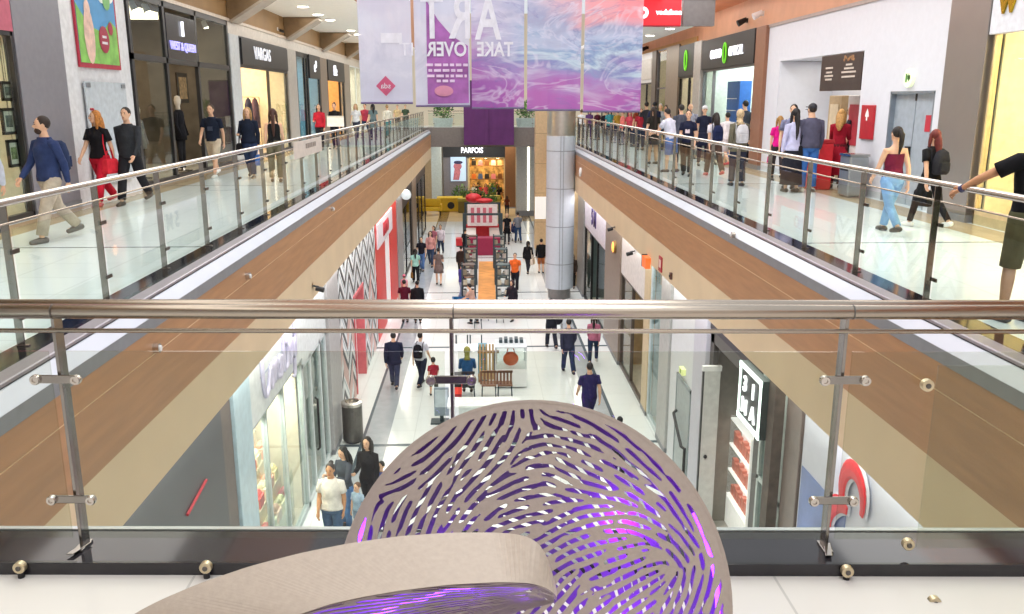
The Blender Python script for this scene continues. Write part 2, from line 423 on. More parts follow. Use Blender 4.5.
# disc: leaning back by 30 degrees on the front floor
lean = R(30); RD = 0.607
cr = ray(535, 597); ky = 2.33 / cr[1]; DC = Vector((cr[0] * ky, 2.33, RD * math.cos(lean)))
sc = thing('fingerprint_sculpture', 'large taupe metal disc sculpture cut with a fingerprint of slots, lit purple from inside', 'sculpture', (DC.x, DC.y, 0))
cloc = Vector((0, 0, DC.z))
eu = Vector((1, 0, 0)); ev = Vector((0, math.sin(lean), math.cos(lean))); en = eu.cross(ev) * 1.0   # en points to the viewer
if en.y > 0: en = -en
def px_uv(px, py):                      # pixel on the disc plane -> plate coords
    r = Vector(ray(px, py)); o = Vector((0, 0, CZ)); k = (DC - o).dot(en) / r.dot(en); p = o + r * k - DC
    return (p.dot(eu) / (2 * RD) + .5, p.dot(ev) / (2 * RD) + .5)
sam = [(400, 440, 35), (400, 470, 23), (385, 487, 10), (352, 520, 80), (370, 512, 82), (400, 520, 78), (430, 512, 70), (350, 500, 40), (360, 560, 85), (380, 600, 80), (455, 420, 50), (490, 415, 62), (515, 415, 86), (530, 415, 100), (435, 430, 38),
       (500, 445, 62), (470, 450, 52), (480, 470, 45), (500, 490, 30), (450, 500, 58), (470, 515, 50), (550, 413, -18), (580, 428, -25), (620, 445, -35), (650, 465, -48), (680, 490, -58), (690, 510, -65), (706, 525, -72),
       (560, 440, -5), (540, 450, 20), (560, 460, -30), (600, 460, -35), (560, 480, -30), (600, 490, -20), (640, 490, -38), (510, 503, 18), (540, 508, 10), (590, 500, 3), (560, 520, 22), (620, 515, 0), (650, 530, -25), (680, 545, -50),
       (565, 545, 32), (600, 550, 12), (640, 562, 20), (600, 580, 24), (640, 590, 32), (706, 580, 76), (722, 600, 66), (565, 600, 48), (690, 600, 60), (600, 640, 40), (500, 640, 70), (430, 600, 80), (660, 650, 55), (640, 700, 40), (520, 720, 20)]
NPL = 400
field = fingerprint(NPL, [(*px_uv(x, y), a) for x, y, a in sam], 400 * (0.0275 / (2 * RD)), 3)
g = (np.arange(NPL) + .5) / NPL - .5; VV, UU = np.meshgrid(g, g, indexing='ij'); rad = np.sqrt(UU ** 2 + VV ** 2) * 2
rim = (rad - 0.955)
front_field = np.where(rad > 0.95, -1.0, field)
def map_front(u, v):
    # pull the outermost cells on to the true circle
    a, b = (u - .5) * 2, (v - .5) * 2; r_ = math.hypot(a, b)
    return cloc + eu * (a * RD) + ev * (b * RD), en
V, F = plate_mesh(front_field, (rad - 0.993) * 4, map_front, 0.008)
mb = MB(); mb.add(V, F); mb.build('front_plate', TAUPE, sc)
field2 = fingerprint(NPL, [(1 - px_uv(x, y)[0], px_uv(x, y)[1], 180 - a) for x, y, a in sam], 400 * (0.031 / (2 * RD)), 11)
def map_back(u, v): 
    p, nn = map_front(u, v); return p - en * 0.115, nn
V, F = plate_mesh(np.where(rad > .9, -1, field2 - .28), (rad - 0.993) * 4, map_back, 0.008)
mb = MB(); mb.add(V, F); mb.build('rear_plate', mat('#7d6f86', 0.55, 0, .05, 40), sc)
mb = MB(); rs = []
for k in range(96):
    a = 2 * PI * k / 96; d = eu * math.cos(a) + ev * math.sin(a)
    rs.append([cloc + d * (RD * r_) - en * dd for r_, dd in ((1.0, -.001), (1.0, .125), (.985, .125), (.985, -.001))])
rs.append(rs[0]); mb.rings(rs, caps=False); mb.build('rim', TAUPE, sc, smooth=False)
mb = MB(); arc = []
for k in range(60):
    a = R(-205) + R(230) * k / 59
    arc.append(cloc + (eu * math.cos(a) + ev * math.sin(a)) * (RD * .955) - en * .07)
mb.tube(arc, .008, 6); mb.build('light_strip', LED, sc)
for (u_, v_, p) in ((.3, -.2, 22), (-.12, -.3, 9), (.3, .22, 8), (-.25, .15, 1.2)):
    L = bpy.data.lights.new('led_light', 'POINT'); L.energy = p * 0.55; L.color = (0.26, 0.02, 1.0); L.shadow_soft_size = .03
    o = bpy.data.objects.new('led_light', L); COL.objects.link(o); o.location = DC + eu * (u_ * 2 * RD * .8) + ev * (v_ * 2 * RD * .8) - en * .06

# bench shell in front of the disc: a solid band above a slotted, purple lit belly
def interp(pts, n):
    pts = [Vector(p) for p in pts]; d = [0]
    for a, b in zip(pts[:-1], pts[1:]): d.append(d[-1] + (b - a).length)
    out = []
    for k in range(n):
        t = d[-1] * k / (n - 1); j = max(i for i in range(len(d)) if d[i] <= t + 1e-9); j = min(j, len(pts) - 2)
        out.append(pts[j].lerp(pts[j + 1], (t - d[j]) / (d[j + 1] - d[j] + 1e-9)))
    return out
def smooth(pts, it=3):
    for _ in range(it): pts = [pts[0]] + [(pts[i - 1] + pts[i] * 2 + pts[i + 1]) / 4 for i in range(1, len(pts) - 1)] + [pts[-1]]
    return pts
NB = 90
YA, YB, YC = 2.02, 1.84, 1.86
pxA = [(60, 668), (135, 613), (160, 600), (200, 583), (250, 566), (300, 553), (350, 543), (400, 536), (450, 532.5), (500, 532.5), (522, 534.5), (538, 541), (546, 553), (552, 571), (557, 590)]
pxB = [(210, 664), (300, 614), (330, 604), (362, 597), (400, 590.5), (450, 584.5), (500, 582), (530, 583), (545, 587), (553, 592), (557, 597)]
pxC = [(250, 760), (330, 705), (400, 668), (460, 636), (510, 614), (535, 608), (550, 604), (556, 601), (557.5, 598)]
cA = smooth(interp([on_y(x, y, YA - .10 * max(0, (x - 500) / 57)) for x, y in pxA], NB)); cB = smooth(interp([on_y(x, y, YB + .03 * max(0, (x - 500) / 57)) for x, y in pxB], NB)); cC = smooth(interp([on_y(x, y, YC) for x, y in pxC], NB))
bo = Vector((-.35, 1.9, 0))
bench = thing('fingerprint_bench', 'curved taupe bench shell with slotted purple-lit underside, in front of the fingerprint disc', 'bench', bo)
mb = MB(); rs = []
for a, b, c in zip(cA, cB, cC):
    a2 = a + Vector((0, .02, -.015)); b2 = b + Vector((0, .015, -.02))
    rs.append([a - bo, b - bo, b2 - bo + Vector((0, 0, 0)), a2 - bo])
mb.rings(rs); mb.build('shell_band', TAUPE_BAND, bench, smooth=False)
def bil(u, v):
    x = u * (NB - 1); i = min(NB - 2, int(x)); t = x - i
    p = cB[i].lerp(cB[i + 1], t); q = cC[i].lerp(cC[i + 1], t)
    bul = Vector((0, -.02 * math.sin(PI * v), 0))
    return p.lerp(q, v) + bul - bo
def map_belly(u, v):
    p = bil(u, v); e = 1e-2
    n_ = (bil(min(1, u + e), v) - bil(max(0, u - e), v)).cross(bil(u, min(1, v + e)) - bil(u, max(0, v - e)))
    n_ = n_.normalized() if n_.length > 1e-12 else Vector((0, -1, 0))
    if n_.y > 0: n_ = -n_
    return p, n_
nb = 230
fb = fingerprint(nb, [(.1, .5, 20), (.5, .3, 15), (.5, .8, 25), (.9, .5, 12)], 7.5, 21)
gb = (np.arange(nb) + .5) / nb; VB, UB = np.meshgrid(gb, gb, indexing='ij')
V, F = plate_mesh(fb + .10, np.maximum(np.maximum(UB - .985, .01 - VB), VB - .985) * 3, map_belly, .004)
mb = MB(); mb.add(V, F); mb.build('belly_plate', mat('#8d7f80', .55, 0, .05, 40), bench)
mb = MB()                                # inner tray and feet
rs = []
for a, b, c in zip(cA, cB, cC):
    back = a + Vector((0, .02, -.03)); low = c + Vector((0, .10, -.01))
    rs.append([back - bo, low - bo, low - bo + Vector((0, .012, 0)), back - bo + Vector((0, .012, 0))])
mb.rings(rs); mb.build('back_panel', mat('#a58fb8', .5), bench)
mb = MB()
for i in (8, 40, 62):
    c = cC[i] + Vector((0, .05, 0)) - bo; mb.tube([(c.x, c.y, c.z + .02), (c.x, c.y, 0)], .03, 12)
mb.build('pedestal', STEEL_DARK, bench)
strip = [cA[i].lerp(cC[i], .62) + Vector((0, .02, 0)) - bo for i in range(28, 86)]
mb = MB(); mb.tube(strip, .006, 6); mb.build('light_strip', LED, bench)
for i in (30, 50, 68, 80):
    L = bpy.data.lights.new('led_light', 'POINT'); L.energy = 0.9; L.color = (0.28, 0.03, 1.0); L.shadow_soft_size = .02
    o = bpy.data.objects.new('led_light', L); COL.objects.link(o); o.location = cA[i].lerp(cC[i], .55) + Vector((0, .015, 0))

# ------------------------------------------------------------------ banners
def banner_mat(seed, pale):
    m = bpy.data.materials.new('m_banner'); m.use_nodes = True; nt = m.node_tree
    nt.nodes.remove(nt.nodes['Principled BSDF']); out = nt.nodes['Material Output']; N = nt.nodes.new; LK = nt.links.new
    tc = N('ShaderNodeTexCoord'); mp = N('ShaderNodeMapping'); mp.inputs['Location'].default_value = (seed * 3.1, seed, seed * 1.7)
    LK(tc.outputs['Object'], mp.inputs['Vector'])
    wv = N('ShaderNodeTexNoise'); wv.inputs['Scale'].default_value = 1.3; wv.inputs['Detail'].default_value = 9; wv.inputs['Distortion'].default_value = 3.2; wv.inputs['Roughness'].default_value = .62
    LK(mp.outputs['Vector'], wv.inputs['Vector'])
    st = N('ShaderNodeTexWave'); st.wave_type = 'BANDS'; st.bands_direction = 'Z'; st.inputs['Scale'].default_value = 0.38; st.inputs['Distortion'].default_value = 9; st.inputs['Detail'].default_value = 4; st.inputs['Detail Scale'].default_value = 0.8
    LK(mp.outputs['Vector'], st.inputs['Vector'])
    sep = N('ShaderNodeSeparateXYZ'); LK(tc.outputs['Object'], sep.inputs['Vector'])
    # height mix: pale pink above, blue-white in the middle, violet at the bottom
    h = N('ShaderNodeMath'); h.operation = 'MULTIPLY_ADD'; h.inputs[1].default_value = 0.42; h.inputs[2].default_value = -0.12; LK(sep.outputs['Z'], h.inputs[0])
    ad = N('ShaderNodeMath'); ad.operation = 'MULTIPLY_ADD'; ad.inputs[1].default_value = 0.85; LK(wv.outputs['Fac'], ad.inputs[0]); LK(h.outputs[0], ad.inputs[2])
    rp = N('ShaderNodeValToRGB'); e = rp.color_ramp.elements
    if pale: cols = [(0.2, '#c9cbe4'), (0.5, '#c2c4dc'), (0.75, '#d6d6ea'), (1.0, '#cdcfe6')]
    else: cols = [(0.2, '#b07cc4'), (1.1, '#eeb6c0')]
    e[0].position = cols[0][0]; e[0].color = rgb(cols[0][1]); e[1].position = cols[-1][0]; e[1].color = rgb(cols[-1][1])
    for p, c in cols[1:-1]: k = e.new(p); k.color = rgb(c)
    LK(ad.outputs[0], rp.inputs['Fac'])
    r2 = N('ShaderNodeValToRGB'); e2 = r2.color_ramp.elements; e2[0].position = .55; e2[1].position = .95; e2[0].color = (0, 0, 0, 1); e2[1].color = (1, 1, 1, 1)
    LK(st.outputs['Fac'], r2.inputs['Fac'])
    mxc = N('ShaderNodeMix'); mxc.data_type = 'RGBA'; mxc.inputs['B'].default_value = rgb('#e6ecf6' if not pale else '#dfe2f2')
    mf = N('ShaderNodeMath'); mf.operation = 'MULTIPLY'; mf.inputs[1].default_value = 0.75 if not pale else .25; LK(r2.outputs['Color'], mf.inputs[0]); LK(mf.outputs[0], mxc.inputs['Factor'])
    LK(rp.outputs['Color'], mxc.inputs['A'])
    d = N('ShaderNodeBsdfDiffuse'); t = N('ShaderNodeBsdfTranslucent'); tr = N('ShaderNodeBsdfTransparent')
    LK(mxc.outputs['Result'], d.inputs['Color']); LK(mxc.outputs['Result'], t.inputs['Color'])
    m1 = N('ShaderNodeMixShader'); m1.inputs['Fac'].default_value = 0.5; LK(d.outputs[0], m1.inputs[1]); LK(t.outputs[0], m1.inputs[2])
    m2 = N('ShaderNodeMixShader'); m2.inputs['Fac'].default_value = 0.13; LK(m1.outputs[0], m2.inputs[1]); LK(tr.outputs[0], m2.inputs[2])
    LK(m2.outputs[0], out.inputs['Surface'])
    return m
BY = 15.0
HEM = mat('#6b5f86', .6)
bl = ['palest fabric banner with a small pink diamond badge, leftmost of the hanging row', 'fabric banner half pale and half mauve with mirrored white letters and small print',
      'fabric banner with mirrored white letters over magenta paint swirls', 'fabric banner with pale blue and white waves above violet, no lettering, second from the right',
      'fabric banner with pink top and blue paint waves, rightmost, beside the red sign']
def art_mat():
    m = bpy.data.materials.get('m_art')
    if m: return m
    m = bpy.data.materials.new('m_art'); m.use_nodes = True; nt = m.node_tree
    nt.nodes.remove(nt.nodes['Principled BSDF']); out = nt.nodes['Material Output']; N = nt.nodes.new; LK = nt.links.new
    def mth(op, a, b_=None, c_=None, clamp=False):
        n = N('ShaderNodeMath'); n.operation = op; n.use_clamp = clamp
        for i, q in enumerate((a, b_, c_)):
            if q is None: continue
            if isinstance(q, (int, float)): n.inputs[i].default_value = q
            else: LK(q, n.inputs[i])
        return n.outputs[0]
    def noise(scale, dist, det=8, off=0.0):
        mp = N('ShaderNodeMapping'); mp.inputs['Location'].default_value = (off, off * 2, off * .7); mp.inputs['Scale'].default_value = (1, 1, 1.9); LK(ge.outputs['Position'], mp.inputs['Vector'])
        n = N('ShaderNodeTexNoise'); n.inputs['Scale'].default_value = scale; n.inputs['Detail'].default_value = det; n.inputs['Distortion'].default_value = dist; n.inputs['Roughness'].default_value = .6; LK(mp.outputs[0], n.inputs['Vector']); return n.outputs['Fac']
    def ramp(fac, cols):
        r = N('ShaderNodeValToRGB'); e = r.color_ramp.elements; e[0].position = cols[0][0]; e[0].color = rgb(cols[0][1]); e[1].position = cols[-1][0]; e[1].color = rgb(cols[-1][1])
        for p, c in cols[1:-1]: k = e.new(p); k.color = rgb(c)
        LK(fac, r.inputs['Fac']); return r.outputs['Color']
    def mix(f, a, b_):
        n = N('ShaderNodeMix'); n.data_type = 'RGBA'; LK(f, n.inputs['Factor']); LK(a, n.inputs['A'])
        if isinstance(b_, str): n.inputs['B'].default_value = rgb(b_)
        else: LK(b_, n.inputs['B'])
        return n.outputs['Result']
    ge = N('ShaderNodeNewGeometry'); sp = N('ShaderNodeSeparateXYZ'); LK(ge.outputs['Position'], sp.inputs['Vector']); X, Z = sp.outputs['X'], sp.outputs['Z']
    n1 = noise(.5, 1.2, 5); n2 = noise(.75, 1.8, 3, off=4.0); n3 = noise(.6, 2.2, 4, off=9.0)
    h = mth('MULTIPLY_ADD', mth('SUBTRACT', Z, 1.9), .56, mth('MULTIPLY', mth('SUBTRACT', n1, .5), 1.0))
    left = ramp(h, [(.0, '#9a5fa8'), (.25, '#a468b4'), (.42, '#9474bc'), (.55, '#b08ac4'), (.68, '#c6c0dc'), (1, '#cac8de')])
    right = ramp(h, [(.0, '#b068b8'), (.22, '#a888c8'), (.34, '#8c94c8'), (.43, '#c4d8ea'), (.50, '#90a8d0'), (.6, '#b8c4e2'), (.8, '#a4a8cc'), (1, '#d2d0e2')])
    c = mix(mth('MULTIPLY_ADD', X, 1.3, .05, True), left, right)
    coral = mth('MULTIPLY', mth('MULTIPLY_ADD', X, 1.1, -.9, True), mth('MULTIPLY_ADD', h, 5.0, -3.9, True)); c = mix(coral, c, '#eea2ac')
    pale = mth('MULTIPLY', mth('MULTIPLY_ADD', n3, 6, -3.5, True), .55); c = mix(pale, c, '#d8dcec')
    v = mth('SUBTRACT', 1.0, mth('MULTIPLY', mth('ABSOLUTE', mth('SUBTRACT', n2, .5)), 26.0), None, True); c = mix(mth('MULTIPLY', v, .42), c, '#e4e0f2')
    v2 = mth('SUBTRACT', 1.0, mth('MULTIPLY', mth('ABSOLUTE', mth('SUBTRACT', n3, .42)), 30.0), None, True); c = mix(mth('MULTIPLY', v2, .3), c, '#6c6cae')
    d = N('ShaderNodeBsdfDiffuse'); t = N('ShaderNodeBsdfTranslucent'); tr = N('ShaderNodeBsdfTransparent'); LK(c, d.inputs['Color']); LK(c, t.inputs['Color'])
    m1 = N('ShaderNodeMixShader'); m1.inputs['Fac'].default_value = .5; LK(d.outputs[0], m1.inputs[1]); LK(t.outputs[0], m1.inputs[2])
    m2 = N('ShaderNodeMixShader'); m2.inputs['Fac'].default_value = .10; LK(m1.outputs[0], m2.inputs[1]); LK(tr.outputs[0], m2.inputs[2]); LK(m2.outputs[0], out.inputs['Surface'])
    return m
edges_px = [(361, 413, 103), (416, 470, 106), (472, 524, 108), (527, 580, 110), (583, 640, 111.5)]
LET = mat('#e2e2f0', .7, emit=None)
BROWN_SUP = STEEL
for i, (a, b, yb) in enumerate(edges_px):
    p = on_y(a, yb, BY); q = on_y(b, yb, BY); ztop = 5.6
    t = thing('banner', bl[i], 'banner', ((p.x + q.x) / 2, BY, p.z), 0, 'row of fabric banners hanging over the void')
    w = q.x - p.x; hh = ztop - p.z; mb = MB()
    nx, nz = 8, 14
    def P(u, v, off): return Vector((-w / 2 + w * u, .012 * math.sin(u * 7 + i) + .01 * math.sin(v * 9 + i * 2) + off, hh * v))
    for off, fl in ((0, 0), (.004, 1)):
        o = len(mb.v); vs = [P(x / nx, z / nz, off) for z in range(nz + 1) for x in range(nx + 1)]
        mb.add(vs, [(z * (nx + 1) + x, z * (nx + 1) + x + 1, (z + 1) * (nx + 1) + x + 1, (z + 1) * (nx + 1) + x) for z in range(nz) for x in range(nx)])
        break
    mb.build('fabric', banner_mat(i + 1, True) if i < 2 else art_mat(), t)
    mb = MB(); mb.tube([(-w / 2, 0, 0), (w / 2, 0, 0)], .018, 8); mb.build('hem_bar', HEM, t)
    mb = MB(); mb.tube([(-w / 2, 0, hh), (w / 2, 0, hh)], .02, 8); mb.tube([(-w / 2 + .1, 0, hh), (-w / 2 + .1, 0, hh + 3.0)], .004, 6); mb.tube([(w / 2 - .1, 0, hh), (w / 2 - .1, 0, hh + 3.0)], .004, 6)
    mb.build('hanging_rod', STEEL, t)
    def onb(px, py): v = on_y(px, py, BY); return (v.x - t.location.x, -.03, v.z - t.location.z)
    if i == 0:
        c = onb(386, 86); mb = MB(); s_ = .165
        mb.prism([(c[0] - s_, c[1], c[2]), (c[0], c[1], c[2] - s_), (c[0] + s_, c[1], c[2]), (c[0], c[1], c[2] + s_)], (0, .008, 0)); mb.build('badge', mat('#c4567c', .6), t)
        text('lettering', 'sda', .13, LET, t, (c[0], c[1] - .006, c[2]), RY, .002, True)
        text('lettering', 'IT', .30, LET, t, onb(407, 50), RY, .002, True)
        mb = MB(); x0, _, z0 = onb(381, 43); x1, _, z1 = onb(402, 33); mb.box(x0, x1, -.03, -.027, z0, z1); mb.build('lettering', LET, t)
    if i == 1:
        mb = MB(); mb.prism([onb(426, 0), onb(438, 20), onb(452, 36), onb(468, 46), onb(469, 103), onb(428, 104), onb(427, 60)][::1], (0, .006, 0)); mb.build('painted_patch', mat('#a868b4', .8, var=.2, scale=3), t)
        def o2(px, py): v = onb(px, py); return (v[0], -.045, v[2])
        text('lettering', 'T', .98, LET, t, o2(432, 19), RY, .002, True, sx=.62, bold=.02); text('lettering', 'R', .98, LET, t, o2(461, 19), RY, .002, True, sx=.62, bold=.02)
        text('lettering', 'OVER', .32, LET, t, o2(447, 50), RY, .002, True, sx=.82, bold=.008)
        for k, (wd, yy) in enumerate(((41, 65), (36, 70.5), (39, 76), (20, 81))):
            v = o2(447, yy); ww = wd / 857 * 15 * .98; mb = MB(); x = -ww / 2; rng = random.Random(k)
            while x < ww / 2 - .03:
                l = min(rng.uniform(.05, .13), ww / 2 - x); mb.box(v[0] + x, v[0] + x + l, -.047, -.045, v[2] - .022, v[2] + .022); x += l + .03
            mb.build('small_print', mat('#e0c8e8', .7), t)
        mb = MB(); c = o2(444, 91); mb.ell(c, (.16, .004, .09), 14, 8); mb.build('painted_patch', mat('#cc8aa8', .8), t)
    if i == 2:
        text('lettering', 'A', .98, LET, t, onb(488, 20), RY, .002, True, sx=.62, bold=.02)
        text('lettering', 'TAKE', .32, LET, t, onb(495, 50), RY, .002, True, sx=.78, bold=.008)
# dark purple banner on the bridge
p = on_y(464, 145, 59.0); q = on_y(514, 107, 59.0)
t = thing('bridge_banner', 'plain dark purple cloth banner hung in front of the far bridge', 'banner', ((p.x + q.x) / 2, 59.0, p.z))
w = (q.x - p.x) / 2; mb = MB()
n_ = 14
for k in range(n_):
    a, b = -w + 2 * w * k / n_, -w + 2 * w * (k + 1) / n_
    mb.quad((a, .03 * math.sin(k * 1.3), 0), (b, .03 * math.sin(k * 1.3 + 1.3), 0), (b, .03 * math.sin(k * 1.3 + 1.3), 4.2), (a, .03 * math.sin(k * 1.3), 4.2))
mb.build('cloth', mat('#5c2a66', .8, var=.08, scale=1.5), t)
mb = MB(); mb.tube([(-w, 0, 4.2), (w, 0, 4.2)], .04, 8); mb.build('hanging_rod', STEEL_DARK, t)
mb = MB(); mb.box(-.02, .02, -.05, -.045, 0, 4.2); mb.build('seam', mat('#4a1f54', .8), t)
# ------------------------------------------------------------------ room shell
struct('wall_left', MB().box(-12.2, -12.0, -6.5, 60, -.5, 6), WHITE)
struct('wall_right', MB().box(12.0, 12.2, -6.5, 60, -.5, 6), WHITE)
BROWN = mat('#a07f56', .55, 0, .05, 2)
struct('wall_left_upper', MB().box(-12, WL - .02, -6, 59.5, 4.45, 5.25), BROWN)
struct('trim_left_line', MB().box(WL - .05, WL + .06, 6, 59.5, 4.36, 4.45), mat('#d8c8b8', .4))
struct('ceiling_left', MB().box(-12, -4.15, -6, 59.5, 5.2, 5.35), mat('#fcf8f0', .6, 0, .02))
struct('wall_left_attic', MB().box(-4.30, -4.13, -6, 59.5, 5.215, 8.5), mat('#a8704c', .5))
ORB = mat('#d8a583', .5, 0, .05, 2)
struct('wall_right_upper', MB().box(WR + .02, 12, -6, 59.5, 4.05, 4.98), ORB)
struct('ceiling_right', MB().box(6.95, 12, -6, 59.5, 4.95, 5.1), mat('#c77b52', .55, 0, .05, 2))
struct('trim_right_line', MB().box(WR - .03, WR + .05, 6, 26, 3.98, 4.06), mat('#a59a94', .4))
struct('ceiling_right_low', MB().box(4.9, 7.1, 27.2, 59.5, 4.35, 4.5), WHITE)
struct('wall_rear', MB().box(-12.2, 12.2, -6.7, -6.5, -.5, 8.5), mat('#e6e2dc', .6))
struct('wall_far', MB().box(-12.2, 12.2, 78, 78.3, GZ, 8.5), mat('#d8d2c6', .6))
struct('wall_left_ground', MB().box(-7.2, -7.0, 2, 60, GZ, -1.8), mat('#8c8880', .6))
struct('wall_right_ground', MB().box(8.5, 8.7, 2, 60, GZ, -1.8), mat('#8c8880', .6))
struct('wall_near_ground', MB().box(-7, 8.5, 1.8, 2.0, GZ, -.5), mat('#c8c2b8', .6))

# ceiling ribs and downlights on the left
for k, yy in enumerate((19.9, 28.2, 36.2, 44.2, 52.2)):
    mb = MB(); mb.prism([(WL, yy, 4.42), (WL, yy, 5.2), (WL + 1.35, yy, 5.2), (WL + 1.2, yy, 5.08), (WL + .15, yy, 4.42)], (0, .9, 0), 0)
    mb.prism([(WL + .02, yy - .02, 4.36), (WL + .15, yy - .02, 4.36), (WL + 1.38, yy - .02, 5.10), (WL + 1.38, yy - .02, 5.2)], (0, .94, 0), 1)
    lab = ['nearest wooden rib bracket under the left ceiling, above the lit poster wall', 'wooden rib bracket under the left ceiling, before the sign with bold white capitals', 'wooden rib bracket under the left ceiling, just past the dark sign with white capitals',
           'wooden rib bracket under the left ceiling, above the small round-logo signs', 'farthest wooden rib bracket under the left ceiling'][k]
    t = thing('ceiling_bracket', lab, 'bracket', (0, 0, 0), 0, 'triangular brackets under the left ceiling')
    mb.build('wedge', [mat('#7d6446', .55), mat('#a89a8a', .4)], t)
LAMP = mat('#fff6e4', .5, emit='#fff0d8', estr=14.0)
def downlight(x, y, z, lab, grp, r=.10):
    t = thing('downlight', lab, 'ceiling light', (x, y, z), 0, grp)
    MB().lathe([(r, 0), (r + .03, 0), (r + .03, -.025), (r, -.025)], n=20).build('ring', WHITE, t)
    MB().lathe([(r * .98, 0), (r * .98, -.03), (r * .7, -.045)], n=20).build('lens', LAMP, t)
for px, py in ((303, 6), (318, 14), (330, 19.5), (351, 30), (358, 34)):
    v = on_z(px, py, 5.2); downlight(v.x, v.y, 5.2, 'round white downlight set in the left ceiling', 'left ceiling downlights', .2)
for px, py in ((650, 35), (670, 28)):
    v = on_z(px, py, 4.35); downlight(v.x, v.y, 4.35, 'round downlight in the low white ceiling just below the red sign', 'downlights below the red sign', .16)
v = on_z(709, 8, 4.95); downlight(v.x, v.y, 4.95, 'single downlight in the orange-brown right ceiling', None)

# ------------------------------------------------------------------ shop front maker
FR_D = mat('#3a393b', .35, .3, .05); FR_G = mat('#77757a', .35, .4, .05); FR_W = mat('#e9eef0', .35, 0, .03); FR_B = mat('#141416', .4)
INT_W = mat('#efe2c8', .7, emit='#ffe2b0', estr=0.0)
def interior(t, s, X, y0, y1, z0, z1, depth, wallm, lightc='#ffe9c8', lstr=6.0, floor_m=None):
    """room behind a shop front: back, sides, floor, ceiling with a lit panel"""
    xb = X + s * depth; mb = MB()
    mb.box(xb, xb + s * .06, y0, y1, z0, z1); mb.box(X + s * .1, xb, y0, y0 + .05, z0, z1); mb.box(X + s * .1, xb, y1 - .05, y1, z0, z1)
    mb.box(X + s * .1, xb, y0, y1, z1 - .05, z1); mb.build('interior_wall', wallm, t)
    MB().box(X + s * .05, xb, y0, y1, z0, z0 + .02).build('interior_floor', floor_m or mat('#cfc3b0', .3), t)
    MB().box(X + s * depth * .3, X + s * depth * .75, y0 + (y1 - y0) * .15, y1 - (y1 - y0) * .15, z1 - .07, z1 - .052).build('ceiling_lamp', mat('#fff4e0', .5, emit=lightc, estr=lstr * 2.6), t)
def front(name, lab, s, X, y0, y1, z0, z1, frame_m, mull=(), transom=None, depth=3.0, wallm=None, lamp='#ffe9c8', lstr=6.0, fw=.07, sill=.12, header=None, header_m=None, glass=True, door=None, floor_m=None):
    """glazed shop front in the plane x = X; s = outward sign. mull: y positions of mullions; transom: z"""
    t = thing(name, lab, 'shopfront', (0, 0, 0)); zt = z1 - (header or 0)
    mb = MB(); a, b = X - s * .04, X + s * .06
    for y in [y0 + fw / 2, y1 - fw / 2] + list(mull): mb.box(a, b, y - fw / 2, y + fw / 2, z0, zt)
    mb.box(a, b, y0, y1, zt - fw, zt); mb.box(a, b, y0, y1, z0, z0 + sill)
    if transom: mb.box(a, b, y0, y1, transom - fw / 2, transom + fw / 2)
    mb.build('frame', frame_m, t)
    if header: MB().box(X - s * .06, X + s * .3, y0, y1, zt, z1).build('header_panel', header_m, t)
    ys = [y0] + sorted(mull) + [y1]
    for a_, b_ in zip(ys[:-1], ys[1:]):
        if glass and not (door and door[0] <= (a_ + b_) / 2 <= door[1]): MB().box(X - .004, X + .004, a_ + fw / 2, b_ - fw / 2, z0 + sill, zt - fw).build('glass_pane', GLASS_SHOP, t)
    if wallm: interior(t, s, X, y0, y1, z0, z1, depth, wallm, lamp, lstr, floor_m)
    return t
def pier(name, lab, x0, x1, y0, y1, z0, z1, m, cat='pillar'):
    t = thing(name, lab, cat, ((x0 + x1) / 2, (y0 + y1) / 2, z0)); w, d = abs(x1 - x0) / 2, abs(y1 - y0) / 2
    MB().box(-w, w, -d, d, .12, z1 - z0).build('cladding', m, t, bevel=.01)
    MB().box(-w - .01, w + .01, -d - .01, d + .01, 0, .12).build('plinth', GREYP, t)
    return t
def sign(name, lab, s, X, y0, y1, z0, z1, bm, th=.12):
    t = thing(name, lab, 'sign', (X, (y0 + y1) / 2, (z0 + z1) / 2))
    MB().box(-s * th, s * .02, (y0 - y1) / 2, (y1 - y0) / 2, (z0 - z1) / 2, (z1 - z0) / 2).build('panel', bm, t, bevel=.01)
    return t
def stext(t, body, s, size, m, y=0, z=0, th=.12, sx=1.0, bold=0.0, shear=0.0, name='lettering', ext=.015):
    return text(name, body, size, m, next((c for c in t.children if c.name.split('.')[0] == 'panel'), t), (-s * (th + ext + .003), y, z), RX_L if s < 0 else RX_R, ext, sx=sx, bold=bold, shear=shear)
GLOW_W = mat('#f4f6ff', .5, emit='#f4f6ff', estr=1.6)
GLOW_B = mat('#b8b4f0', .5, emit='#a8a4f4', estr=1.2)

